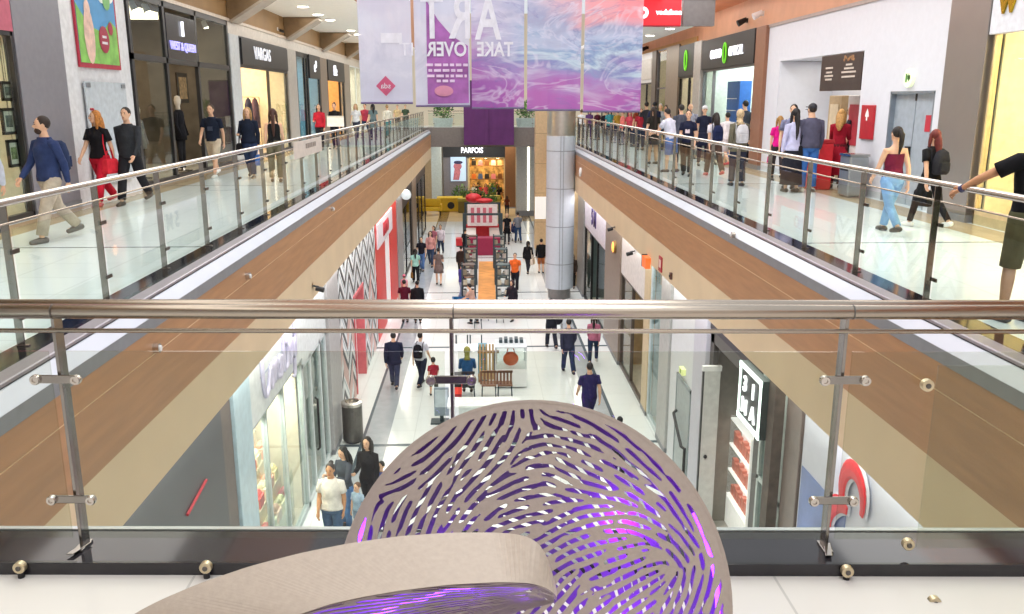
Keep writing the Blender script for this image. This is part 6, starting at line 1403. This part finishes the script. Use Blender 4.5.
def handbag(p, lab, c, side=1, size=1.0, kind='hand', name='handbag'):
    if kind == 'hand': sh, el, wr, d, q = p['arms'][0 if side < 0 else 1]; at = p['W'] @ p['S'](wr + d * .10); top = at
    else: at = p['W'] @ p['S'](p['U']((side * .23, .02, 1.05)))
    s = p['s'] * size; t = thing(name, lab, 'bag', (at.x, at.y, at.z - .42 * s), R(p['face']))
    mb = MB(); mb.rings([[(sx * b * s, sy * a * s, z * s) for sx, sy in ((-1, -1), (1, -1), (1, 1), (-1, 1))] for z, a, b in ((0, .15, .05), (.04, .17, .065), (.24, .15, .05), (.27, .14, .02))]); mb.build('body', cloth(c), t, bevel=.01)
    mb = MB(); mb.tube([(0, -.10 * s, .25 * s), (0, -.06 * s, .41 * s), (0, .06 * s, .41 * s), (0, .10 * s, .25 * s)], .010 * s, 6)
    if kind != 'hand': mb.tube([(0, -.09 * s, .25 * s), (-side * .05, -.08 * s, .55 * s), (-side * .10, 0, .80 * s), (-side * .05, .08 * s, .55 * s), (0, .09 * s, .25 * s)], .010 * s, 6)
    mb.build('handle', cloth(c), t)
def phone(p, lab, side=1):
    sh, el, wr, d, q = p['arms'][0 if side < 0 else 1]; at = p['W'] @ p['S'](wr + d * .13); t = thing('phone', lab, 'phone', at, R(p['face'])); MB().box(-.035, .035, -.004, .004, -.02, .12).build('case', BLACK, t); MB().box(-.03, .03, -.006, -.004, -.015, .115).build('screen', mat('#9ab4d0', .2), t)
def FT(x, y, z=0.0):
    return on_z(x, y, z)
def hgt(v, hx, hy):
    """height of a person at v whose head top shows at pixel row hy"""
    r = ray(hx, hy); k = v.y / r[1]; return CZ + r[2] * k - v.z
def PF(lab, f, h, face, lo=1.5, hi=1.92, base=0.0, **k):
    v = on_z(f[0], f[1], base); H = min(hi, max(lo, hgt(v, *h)))
    return person(lab, (v.x, v.y, base), face, H, **k)
def PH(lab, h, H, face, base=GZ, seat=None, **k):
    hh = H if seat is None else seat + H * .50
    v = on_z(h[0], h[1], base + hh)
    if seat is not None: k['seatz'] = seat; k['pose'] = k.get('pose', 'sit')
    return person(lab, (v.x, v.y, base), face, H, **k)
DH, BRH, BLH, REDH = '#1e1714', '#3c2818', '#b08a50', '#a8582a'
# ---- upper left gallery
p = PF('bearded man in a navy shirt and beige trousers walking left, left gallery', (57, 240), (33, 113), 150, pose='walk', hair=('short', '#2e2018'), top=('long', '#2f3d66'), bottom=('trousers', '#b9ad9c'), shoes='#5a5a58', extra=(('beard', '#3a281e'),), near=True, hy=-25, stout=1.05)
backpack(p, 'navy backpack on the bearded man in the navy shirt', '#2a3656')
v = on_z(-9, 243, 0); p = person('person in a pale blue long-sleeved shirt at the very left edge of the picture', (v.x, v.y, 0), 180, 1.75, pose='walk', top=('long', '#ccd4e4'), bottom=('trousers', '#8a8a90'), near=True)
p = PF('woman with long orange-blond hair, black top and red trousers, left gallery', (105, 205), (96, 108), 165, sex='f', pose='walk', hair=('long', '#c8823c'), top=('tee', '#1c1a1e'), bottom=('trousers', '#cc2038'), shoes='#d86a6a', extra=(('bow', '#d8505a'),), near=True, hy=-30)
handbag(p, 'bright red bag carried by the woman in red trousers', '#e03040', -1, 1.0, 'shoulder')
p = PF('young man in a dark grey sweater walking beside the woman in red trousers', (135, 204), (124, 105), 175, pose='walk2', hair=('short', '#241a14'), top=('long', '#32353a'), bottom=('trousers', '#232328'), shoes='#1e1e20', near=True)
p = PF('man in a navy T-shirt and beige shorts in front of the second clothing shop', (216, 177), (217, 101), 175, pose='walk', hair=('short', '#4a3424'), top=('tee', '#1e2638'), bottom=('shorts', '#cfc0a8'), shoes='#e8e4e0', near=True, extra=(('logo', '#3a4458'),))
p = PF('blonde woman in a dark navy blouse holding a black bag, left gallery', (252, 178), (245, 107), 178, sex='f', pose='bagarm', hair=('long', '#b08850'), top=('long', '#1c2436'), bottom=('jeans', '#2c3a58'), shoes='#3a3030', near=True, stout=1.1)
handbag(p, 'black shoulder bag of the blonde woman in navy', '#1a181c', 1, 1.1, 'shoulder'); handbag(p, 'blue carrier bag of the blonde woman in navy', '#3a6ab0', -1, 1.0)
p = PF('woman seen from behind in a black sleeveless top and khaki trousers, left gallery', (277, 182), (270, 109), 10, sex='f', pose='stand2', hair=('verylong', '#4a2c22'), top=('tank', '#1a1a1c'), bottom=('trousers', '#6a6450'), shoes='#2a2626', near=True)
p = PF('dark haired woman in a red blouse by the far left railing', (321, 150), (317, 104), 175, sex='f', pose='hold', hair=('long', DH), top=('long', '#b02438'), bottom=('jeans', '#24242c'))
t = thing('white_folder', 'large white sheet held by the woman in black at the far left railing', 'folder', p['W'] @ Vector((-.75, .38, .95)), R(170)); MB().box(-.35, .35, -.01, .01, 0, .42).build('sheet', mat('#f0eeea', .6), t); MB().box(-.35, .35, .01, .014, .36, .42).build('edge_strip', mat('#d8d4cc', .6), t)
p = PF('woman in a black T-shirt with tied hair behind the white sheet, far left railing', (336, 149), (333, 103), 178, sex='f', pose='hold', hair=('bun', '#3a2418'), top=('tee', '#1c1a1e'), bottom=('jeans', '#22242c'))
p = PF('blonde woman in a white top and dark trousers, far left gallery', (357, 140), (355, 103), 170, sex='f', pose='walk', hair=('long', '#b89058'), top=('tee', '#e2dede'), bottom=('trousers', '#3a3c4a'))
p = PF('man in a crimson shirt in the far left crowd', (366, 138), (365, 103), 170, pose='walk2', top=('tee', '#b04058'), bottom=('jeans', '#30405a'), hair=('short', '#4a3a2c'))
p = PF('dark haired woman in a grey-green dress, far left crowd', (374, 140), (373, 104), 20, sex='f', hair=('long', '#1a1618'), top=('dress', '#6a7a7c'), bottom=('leggings', '#3a4446'))
p = PF('woman in a cream top and teal trousers, far left crowd', (388, 138), (388, 104), 0, sex='f', pose='walk', hair=('bun', '#a88a60'), top=('long', '#e0dccc'), bottom=('trousers', '#2e8088'))
p = PF('man in a dark green shirt at the far end of the left gallery', (406, 131), (405, 105), 180, pose='stand', top=('tee', '#3c4c3c'), bottom=('trousers', '#2a2a2c'))
p = PF('person in a sand coloured shirt at the far end of the left gallery', (398, 132), (397, 105), 180, pose='stand2', top=('tee', '#c8b088'), bottom=('trousers', '#5a5650'))
# ---- upper right gallery, near to far
p = person('man in a black T-shirt and olive camouflage shorts leaning on the right railing', (4.93, 7.5, 0), 14, 1.86, pose='stand2', top=('tee', '#17171b'), bottom=('shorts', '#54543c'), shoes='#1e1c1c', near=True, sk='b', arms=((54, 32, 6), (8, 10, 25)), extra=(('watch', '#3a3a66', 0),), hair=('short', DH))
p = PF('woman with long red hair, black T-shirt and black leggings, right gallery', (925, 228), (930, 127), 15, sex='f', pose='walk', hair=('verylong', '#6a241e'), top=('tee', '#17171a'), bottom=('leggings', '#1c1c20'), shoes='#e8e4e0', near=True, sk='a')
backpack(p, 'small black backpack of the red haired woman', '#2a2a30')
handbag(p, 'black bag carried by the red haired woman near the railing', '#1c1c20', 1, 1.1)
p = PF('woman in a maroon strapless top and pale blue jeans, right gallery', (887, 233), (887, 124), 8, sex='f', pose='walk2', hair=('pony', DH), top=('strapless', '#6a1c38'), bottom=('jeans', '#7fa8d4'), shoes='#3a3430', near=True, stout=1.05)
p = PF('blonde woman in a long red dress facing the vending niche', (835, 188), (847, 110), -30, sex='f', pose='phone', hair=('long', '#b88a4c'), top=('longdress', '#a01c30'), bottom=('leggings', '#5a1820'), near=True)
p = PF('dark haired man half hidden behind the woman in the red dress', (846, 184), (857, 106), 60, pose='stand', top=('tee', '#2a2a34'), bottom=('trousers', '#22242a'), hair=('short', '#14100e'))
p = PF('stout man in a grey-violet sweatshirt, dark cap and blue jeans, right gallery', (806, 192), (815, 104), 5, pose='stand', hair=('cap', '#20202a'), top=('long', '#57566a'), bottom=('jeans', '#3c6cb0'), shoes='#d8d2c4', near=True, stout=1.2)
handbag(p, 'small black crossbody bag of the man in the grey-violet sweatshirt', '#1c1c22', -1, .8, 'shoulder')
p = PF('woman with very long dark hair, pale lilac blouse and black skirt, right gallery', (790, 192), (794, 109), 10, sex='f', hair=('verylong', '#1a1416'), top=('long', '#c4c4e4'), bottom=('longskirt', '#23242e'), shoes='#3a342c', near=True)
p = PF('dark haired man facing the camera behind the woman in lilac', (788, 188), (790, 105), 150, pose='stand', hair=('short', '#18120e'), top=('tee', '#7a7c98'), bottom=('trousers', '#26262e'))
p = PF('man in a dark cap between the lilac woman and the man in the sweatshirt', (806, 182), (806, 107), 130, pose='stand2', hair=('cap', '#1a1a1e'), top=('tee', '#3a1e28'), bottom=('trousers', '#24242a'))
p = PF('girl with light brown hair in a magenta top, right gallery', (776, 178), (775, 116), -10, sex='f', pose='hold', hair=('long', '#a07840'), top=('tee', '#d81c88'), bottom=('leggings', '#3a3438'), lo=1.3)
handbag(p, 'magenta bag held by the girl in the magenta top', '#c81878', -1, .9)
p = PF('woman in a beige headscarf and olive jacket with a pale bag, right gallery', (736, 186), (740, 110), 5, sex='f', hair=('scarf', '#cdb48c'), top=('jacket', '#6a6656'), bottom=('trousers', '#2c3040'), shoes='#2a2828', near=True, pose='stand2')
backpack(p, 'pale grey backpack of the woman in the beige headscarf', '#c8c8cc')
p = PF('dark haired woman in a grey-teal top right of the woman in the headscarf', (752, 166), (752, 112), 60, sex='f', hair=('long', DH), top=('long', '#6e8a88'), bottom=('jeans', '#2a3c62'))
p = PF('tall dark haired man behind the woman in the headscarf', (742, 163), (742, 101), 20, pose='stand', hair=('short', '#161210'), top=('tee', '#3a3c48'), bottom=('trousers', '#26262c'), hi=2.0)
p = PF('curly haired woman with a navy backpack, right gallery', (713, 176), (715, 111), 5, sex='f', hair=('curly', '#221814'), top=('tee', '#dcd6dc'), bottom=('trousers', '#55443c'), shoes='#c85048', near=True, pose='walk')
backpack(p, 'navy backpack of the curly haired woman', '#20284a')
p = PF('dark haired man in a white T-shirt and red shoes, right gallery', (725, 166), (724, 111), 10, hair=('short', '#1c1612'), top=('tee', '#ece6ea'), bottom=('shorts', '#c8c0c4'), shoes='#d83c50', pose='walk2')
p = PF('woman in a navy T-shirt with a pale print facing the camera, right gallery', (686, 176), (693, 110), 160, sex='f', hair=('pony', '#1e1614'), top=('tee', '#20243c'), bottom=('trousers', '#2a2724'), pose='hold', near=True, extra=(('logo', '#d8c8d0'),))
p = PF('woman in a white cap and dark navy dress, right gallery', (702, 166), (702, 106), 175, sex='f', hair=('cap', '#e8e8ec'), top=('dress', '#1e2236'), bottom=('leggings', '#24263a'))
p = PF('man in a slate grey T-shirt beside the man in white at the right railing', (679, 166), (680, 105), 10, hair=('short', '#2a2420'), top=('tee', '#4e5260'), bottom=('trousers', '#33353f'))
p = PF('balding man with a bare face turned to the camera, right gallery', (688, 160), (687, 104), 175, hair=('bald', '#6a5a4c'), top=('tee', '#8a8a9a'), bottom=('trousers', '#33353f'))
p = PF('man in a white T-shirt and denim shorts leaning on the right railing', (670, 172), (671, 108), 40, hair=('short', '#1a1412'), top=('tee', '#d6d8e8'), bottom=('shorts', '#5a7ab4'), shoes='#5a4a44', near=True, pose='lean', stout=1.1)
p = PF('woman with long dark hair in a black dress by the right railing', (652, 164), (652, 107), 20, sex='f', hair=('verylong', '#2a1e18'), top=('dress', '#2a2622'), bottom=('leggings', '#c8a080'))
handbag(p, 'tan shoulder bag of the woman in the black dress', '#a08a5c', 1, 1.0, 'shoulder')
far = [((645, 150), (645, 102), 'man with black hair in a charcoal T-shirt', 'm', ('short', DH), ('tee', '#33343c'), 10), ((653, 152), (653, 102), 'man with black hair in a navy polo shirt', 'm', ('short', '#161214'), ('tee', '#20284a'), 20),
       ((659, 150), (659, 104), 'grey haired person in a pale grey shirt', 'm', ('short', '#b8bcc4'), ('tee', '#a8b0bc'), 150), ((640, 150), (639, 109), 'person in a bright red T-shirt', 'm', ('short', '#3a2018'), ('tee', '#a02838'), 170),
       ((629, 146), (630, 112), 'woman in a coral pink top', 'f', ('long', '#c04850'), ('tee', '#e0586c'), 175), ((622, 146), (621, 112), 'woman in a pale coral blouse', 'f', ('bun', '#7a3028'), ('long', '#e88078'), 100), ((613, 143), (613, 113), 'person in a green T-shirt', 'm', ('short', '#2a2420'), ('tee', '#2c8a4c'), 170),
       ((605, 143), (605, 111), 'person in a black hooded jacket', 'm', ('short', DH), ('jacket', '#1e1c22'), 0), ((597, 141), (597, 111), 'person in a dark maroon shirt', 'm', ('short', '#2a1c18'), ('tee', '#4a1c2c'), 40), ((589, 140), (589, 111), 'person in a violet shirt', 'f', ('long', '#2a1c20'), ('tee', '#5a3a6a'), 170),
       ((581, 141), (581, 112), 'person in a white T-shirt and jeans', 'f', ('bun', '#5a3c28'), ('tee', '#e4e6ea'), 10), ((635, 147), (635, 106), 'woman with a dark pony tail in a rust shirt', 'f', ('pony', '#241814'), ('tee', '#8a4028'), 60), ((664, 150), (664, 106), 'woman with a dark bun in a plum top', 'f', ('bun', '#1e1618'), ('tee', '#4a2a44'), 150),
       ((617, 144), (617, 110), 'man in a mustard shirt', 'm', ('short', '#2c221c'), ('tee', '#b08a38'), 20), ((609, 144), (609, 109), 'woman in a turquoise top', 'f', ('long', '#33241c'), ('tee', '#3c8c94'), 175)]
for f, h, d, sx, hr, tp, fc in far:
    f = (f[0], f[1] + (0 if f[0] > 634 else -1)); v = on_z(f[0], f[1], 0)
    if v.x < XR + .8: v.x = XR + .8
    person(d + ' in the far right railing crowd', (v.x, v.y, 0), fc, min(1.9, max(1.5, hgt(v, *h))), sex=sx, hair=hr, top=tp, bottom=('jeans', '#2c3448'), pose='stand')
# ---- ground floor, near
p = PH('woman in a white short sleeved blouse and blue jeans by the confectionery shop', (330, 464), 1.86, 172, sex='f', pose='stand2', hair=('bun', '#3a3434'), top=('tee', '#e6e0da'), bottom=('jeans', '#4c6484'), shoes='#c8c0b8', near=True, stout=1.25, sk='b')
p = PH('dark haired woman in a slate top and jeans looking down, behind the woman in white', (343, 447), 1.80, 140, sex='f', pose='phone', hair=('long', '#16161a'), top=('long', '#4a505c'), bottom=('jeans', '#5c82b4'), near=True)
p = PH('woman with long curly dark hair in a black top, beside the perforated disc edge', (367, 437), 1.84, 160, sex='f', pose='hold', hair=('curly', '#1c1614'), top=('long', '#1e1e24'), bottom=('trousers', '#22222a'), near=True)
p = PH('small fair haired child held between the women by the disc edge', (357, 484), 1.15, 150, kid=True, pose='stand', hair=('short', '#6a4c38'), top=('tee', '#a8c0d8'), bottom=('shorts', '#8a9cb4'), sk='a')
p = PH('small child in a violet blue shirt by the black dressed woman', (381, 463), 1.25, 150, kid=True, pose='stand', hair=('short', '#1c1816'), top=('tee', '#6a7ac8'), bottom=('shorts', '#3a3a4a'))
p = PH('man in a dark navy jacket and jeans walking away on the grey floor strip', (393, 331), 1.8, 0, pose='walk', hair=('short', '#2a2626'), top=('jacket', '#262a42'), bottom=('jeans', '#3a405c'), near=True, stout=1.1)
p = PH('woman in a white blouse and long dark trousers with a black bag, walking away', (420, 331), 1.76, -20, sex='f', pose='walk', hair=('bun', DH), top=('tee', '#d8dce6'), bottom=('trousers', '#262c40'), near=True)
backpack(p, 'large black backpack of the woman in the white blouse', '#17181e')
p = PH('boy in a red vest holding the hand of the woman in the white blouse', (433, 357), 1.25, 10, kid=True, pose='walk', hair=('short', '#1e1a1a'), top=('tee', '#a82c3c'), bottom=('shorts', '#4a4a44'))
p = PH('woman in a blue top with a yellow-green headscarf seated at the near kiosk', (467, 352), 1.9, 0, seat=.5, sex='f', hair=('scarf', '#8a8a3c'), top=('long', '#2c5a8c'), bottom=('trousers', '#2a3044'), near=True)
v = p['loc']; chair('dark chair under the seated woman in blue at the near kiosk', v.x, v.y, PI, mat('#3a3c44', .5))
p = PH('man in a violet-blue T-shirt and dark trousers walking away near the disc', (590, 361), 1.92, 12, pose='walk2', hair=('short', '#2e2a2c'), top=('tee', '#2c2858'), bottom=('trousers', '#2a2850'), near=True, stout=1.12)
p = PF('man in a dark jacket and navy trousers walking away down the right aisle', (568, 373), (568, 316), 5, base=GZ, lo=1.7, hi=1.85, pose='walk', hair=('short', DH), top=('jacket', '#34364a'), bottom=('trousers', '#2c3a58'), shoes='#22242c', near=True)
p = PF('woman in a pink blouse and dark jeans beside the man in the dark jacket', (593, 363), (595, 314), -10, base=GZ, lo=1.6, hi=1.75, sex='f', pose='walk2', hair=('long', DH), top=('long', '#b06a80'), bottom=('jeans', '#28364e'), shoes='#d8d4d0')
p = PH('dark haired person low by the right side of the disc', (620, 417), 1.5, 0, pose='stand', hair=('short', '#1a1a1e'), top=('tee', '#3c3e48'), bottom=('trousers', '#2c2c34'))
p = PF('man in a black jacket pushing a pram, ground floor aisle', (551, 348), (549, 296), 10, base=GZ, lo=1.65, hi=1.8, pose='push', hair=('short', '#1a1614'), top=('jacket', '#22242e'), bottom=('trousers', '#2a2c38'))
def pram(lab, loc, rz, c):
    t = thing('pram', lab, 'pram', loc, R(rz)); MB().rings([[(w * math.cos(2 * PI * k / 12), d * math.sin(2 * PI * k / 12), z) for k in range(12)] for z, w, d in ((.5, .12, .22), (.58, .2, .33), (.75, .22, .38))]).build('carrycot', cloth(c), t, smooth=True)
    mb = MB(); mb.ell((0, .18, .82), (.21, .2, .22), 12, 8); mb.build('hood', cloth(c), t, smooth=True); mb = MB()
    for q in (-1, 1): mb.tube([(q * .2, -.3, .1), (q * .2, .1, .5), (q * .18, -.45, 1.0)], .014, 6); mb.tube([(q * .2, .3, .1), (q * .2, -.1, .5)], .014, 6)
    mb.tube([(-.18, -.45, 1.0), (.18, -.45, 1.0)], .016, 6); mb.build('chassis', STEEL_DARK, t)
    for q in (-1, 1):
        for w in (-.3, .3): MB().tube([(q * .2 - .015, w, .1), (q * .2 + .015, w, .1)], .1, 16).build('wheel', BLACK, t)
v = on_z(556, 343, GZ); pram('black pram pushed down the right aisle by the man in the black jacket', (v.x + .1, v.y + .9, GZ), 10, '#24242c')
# ---- ground floor, behind the handrail
p = PH('person in a maroon top with black hair just above the front handrail, left', (404, 280), 1.7, 0, hair=('short', DH), top=('tee', '#5c1c30'), bottom=('jeans', '#22242c'))
p = PH('person with black hair and black top next to the maroon top, front handrail left', (417, 281), 1.7, 10, hair=('short', '#141214'), top=('jacket', '#1c1c22'), bottom=('trousers', '#1c1c22'))
p = PH('child in a pink hat above the person in maroon', (404, 275), 1.15, 0, kid=True, hair=('cap', '#d87a94'), top=('tee', '#e0a0b0'), bottom=('shorts', '#5a4a50'))
p = PF('woman with dark hair, mint T-shirt and black trousers, left aisle', (416, 283), (415, 248), 5, base=GZ, sex='f', pose='walk', hair=('long', DH), top=('tee', '#a8d8cc'), bottom=('trousers', '#1e2026'), hi=1.8)
handbag(p, 'brown bag of the woman in the mint T-shirt', '#8a6030', -1, 1.0)
p = PF('man in a black T-shirt and blue jeans by the women in pink, left aisle', (422, 271), (421, 237), 170, base=GZ, pose='hold', hair=('short', DH), top=('tee', '#22202a'), bottom=('jeans', '#5a7ab0'))
p = PF('woman in a salmon pink top in the left aisle group', (431, 266), (430, 229), 175, base=GZ, sex='f', pose='walk', hair=('long', '#2e1e18'), top=('long', '#d89a94'), bottom=('jeans', '#3a4660'))
p = PF('man in a pale pink shirt and dark jeans, farther left aisle', (441, 255), (439, 224), 178, base=GZ, pose='walk2', hair=('short', '#3a2a20'), top=('long', '#d8ccd4'), bottom=('jeans', '#28344c'))
p = PF('woman in a grey-brown dress with a black handbag, left aisle', (439, 285), (437, 247), 0, base=GZ, sex='f', pose='bagarm', hair=('bun', '#2a1e1a'), top=('dress', '#7a6a66'), bottom=('none', '#000000'), shoes='#2a2222', hi=1.8)
handbag(p, 'black handbag of the woman in the grey-brown dress', '#1c1a1e', 1, 1.0)
p = PF('woman with a dark pony tail in a dusky pink top, left aisle group', (434, 257), (432, 226), 150, base=GZ, sex='f', hair=('pony', '#1e1614'), top=('tee', '#b06a78'), bottom=('jeans', '#3c3c4a'), pose='stand')
p = PF('man in a bright orange T-shirt in the right aisle', (515, 291), (515, 252), 175, base=GZ, pose='walk', hair=('short', '#4a4038'), top=('tee', '#f07030'), bottom=('trousers', '#22222a'), hi=1.85)
p = PF('woman in a black cardigan with a cream bag beside the round white column', (528, 274), (527, 240), -20, base=GZ, sex='f', pose='walk', hair=('long', '#241a18'), top=('jacket', '#1c1c20'), bottom=('leggings', '#2c2c34'))
handbag(p, 'cream bag of the woman in the black cardigan', '#e0d0c0', 1, 1.2, 'shoulder')
p = PF('person in a black jacket and orange-tan shorts right next to the round white column', (541, 273), (541, 239), 10, base=GZ, hair=('short', '#1a1412'), top=('jacket', '#1a1a1e'), bottom=('shorts', '#b06a40'))
p = PF('woman with light hair in a black dress in the far right aisle', (507, 244), (506, 213), 178, base=GZ, sex='f', hair=('long', '#a08a6a'), top=('dress', '#17171c'), bottom=('leggings', '#3a3a40'))
p = PF('man in a grey shirt and blue jeans with a pushchair, far right aisle', (518, 243), (517, 211), 10, base=GZ, pose='push', hair=('short', '#1c1612'), top=('tee', '#7a7e88'), bottom=('jeans', '#2c4468'))
v = p['loc']; pram('dark blue pushchair in front of the man in the grey shirt', (v.x - .2, v.y + 1.0, GZ), 12, '#2c3860')
p = PF('man in a violet-blue shirt standing at the near left of the racks', (462, 301), (462, 263), -60, base=GZ, pose='hold', hair=('short', '#2a201c'), top=('tee', '#4a48a0'), bottom=('jeans', '#8890b0'), hi=1.85)
p = PH('dark haired person in a beige shirt bending at the racks above the blue crate', (473, 284), 1.6, 60, pose='lean', hair=('short', DH), top=('tee', '#c8a090'), bottom=('trousers', '#24242c'))
p = PH('woman with a dark headscarf and pale bag just right of the racks', (512, 280), 1.65, 150, sex='f', hair=('scarf', '#3a2028'), top=('jacket', '#2a2630'), bottom=('trousers', '#22222a'), pose='bagarm')
p = PH('person in a black shirt at the left edge of the red kiosk', (465, 229), 1.65, -40, hair=('short', DH), top=('tee', '#1e1c22'), bottom=('trousers', '#22222a'))
p = PH('person in a dark brown jacket by the left row of dark racks', (461, 246), 1.6, 0, hair=('short', DH), top=('jacket', '#3a2c28'), bottom=('trousers', '#2a2622'))
p = PF('person behind the white column with a brown bag at the right edge of the aisle', (572, 288), (571, 254), 170, base=GZ, sex='f', hair=('long', '#3a281e'), top=('jacket', '#4a3c34'), bottom=('trousers', '#2c2824'))
# ---- far end
for f, h, d, sx, hr, tp, fc, ps in (((499, 205), (499, 186), 'woman in a swinging black dress before the far shop', 'f', ('long', DH), ('dress', '#17151a'), 0, 'walk'), ((509, 206), (508, 184), 'person in a dark maroon coat right of the far shop', 'm', ('short', '#2a1814'), ('jacket', '#4a2430'), 10, 'stand'),
        ((507, 215), (506, 196), 'child sized person in rust brown near the far right column', 'f', ('long', '#3a2418'), ('tee', '#7a3c28'), 0, 'stand'), ((481, 216), (482, 194), 'person in black standing on the warm floor behind the red sofa', 'm', ('short', DH), ('jacket', '#1c1a20'), 10, 'stand'),
        ((463, 197), (463, 174), 'person in black at the far shop window', 'm', ('short', DH), ('jacket', '#1e2028'), 5, 'stand'), ((474, 195), (473, 172), 'person in a white shirt at the far shop entrance', 'm', ('short', '#2a2018'), ('tee', '#e8e4e0'), 170, 'stand'),
        ((486, 197), (486, 172), 'woman in a pink and red top at the far shop entrance', 'f', ('long', '#2a1c18'), ('tee', '#d8606c'), 175, 'walk'), ((497, 196), (497, 172), 'woman in an orange-red top at the right side of the far shop entrance', 'f', ('long', '#6a3020'), ('tee', '#d8542c'), 178, 'stand'),
        ((478, 196), (479, 173), 'person in dark grey inside the far shop entrance', 'm', ('short', DH), ('jacket', '#34343c'), 0, 'stand'), ((436, 206), (436, 185), 'person in dark brown by the yellow armchair', 'm', ('short', DH), ('jacket', '#33261e'), -60, 'stand'),
        ((453, 200), (452, 186), 'child in navy by the big yellow block', 'm', ('short', DH), ('tee', '#262c48'), 40, 'stand')):
    f = (f[0], max(f[1], 203 + (f[0] % 7) * .5)); PF(d, f, h, fc, base=GZ, lo=1.2 if 'child' in d else 1.6, hi=1.8, sex=sx, hair=hr, top=tp, bottom=('jeans', '#2a2c38'), pose=ps)
finish_people()
bpy.context.view_layer.update(); dg = bpy.context.evaluated_depsgraph_get()
fonts = [o for o in bpy.data.objects if o.type == 'FONT']; conv = [(o, bpy.data.meshes.new_from_object(o.evaluated_get(dg))) for o in fonts]
for o, me in conv:
    nm = o.name; n = bpy.data.objects.new('lettering', me); COL.objects.link(n); n.parent = o.parent; n.location = o.location; n.rotation_euler = o.rotation_euler; n.scale = o.scale
    bpy.data.objects.remove(o)

# ------------------------------------------------------------------ light, camera, world
def area(name, loc, sx, sy, e, c=(1, 1, 1), rot=(0, 0, 0)):
    L = bpy.data.lights.new(name, 'AREA'); L.shape = 'RECTANGLE'; L.size = sx; L.size_y = sy; L.energy = e; L.color = c
    o = bpy.data.objects.new(name, L); COL.objects.link(o); o.location = loc; o.rotation_euler = rot; return o
area('skylight', (.3, 30, 11.5), 7.5, 62, SKY_E, (1.0, .985, .97))
area('gallery_light', (-6.0, 28, 5.15), 2.2, 56, GAL_E, (1.0, .97, .93))
area('gallery_light', (6.6, 20, 4.9), 2.2, 26, GAL_E * .55, (1.0, .97, .93))
area('gallery_light', (6.6, 46, 4.25), 2.2, 24, GAL_E * .4, (1.0, .96, .9))
area('front_fill_light', (0, -2.5, 6.5), 9, 5, FRONT_E, (1.0, .96, .92))  # unseen fill, added above and behind the camera to light the front platform
for _x, _n in ((SL + .28, 'left'), (SR - .28, 'right')): area('ground_fill_light', (_x, 30, -1.97), .3, 54, GFILL_E, (1.0, .98, .95))  # added fill strips along both shop rows, brightening the ground floor
area('sweets_fill_light', (-4.3, 15.1, -3.4), .8, 3.6, 230, (1.0, .93, .82))  # extra fill added behind the shop window so the sweets read brighter
area('niche_fill_light', (9.0, 21.4, 2.98), .8, 4.5, 40, (1.0, .93, .82))  # added fill, lifts the otherwise dark inside of the niche
area('far_light', (0, 68.5, -1.3), 6, 3, 260, (1.0, .86, .66))
w = bpy.data.worlds.new('World'); SC.world = w; w.use_nodes = True
bg = w.node_tree.nodes['Background']; bg.inputs['Color'].default_value = (.92, .96, 1.0, 1); bg.inputs['Strength'].default_value = WORLD_E
cam = bpy.data.cameras.new('Camera'); co = bpy.data.objects.new('Camera', cam); COL.objects.link(co)
co.location = (0, 0, CZ); co.rotation_euler = (PI / 2 - CP, 0, -CPSI); cam.sensor_width = 36; cam.lens = CF / 1024 * 36; cam.clip_start = .05; cam.clip_end = 300
SC.camera = co
vs = SC.view_settings; vs.view_transform = 'Standard'; vs.look = 'None'; vs.gamma = 1; vs.use_curve_mapping = False; vs.exposure = EXPO
SC.cycles.max_bounces = 10; SC.cycles.transparent_max_bounces = 24; SC.cycles.diffuse_bounces = 4; SC.cycles.glossy_bounces = 4; SC.cycles.caustics_reflective = False; SC.cycles.caustics_refractive = False
SC.cycles.sample_clamp_indirect = 4; SC.cycles.sample_clamp_direct = 12; SC.cycles.use_denoising = True
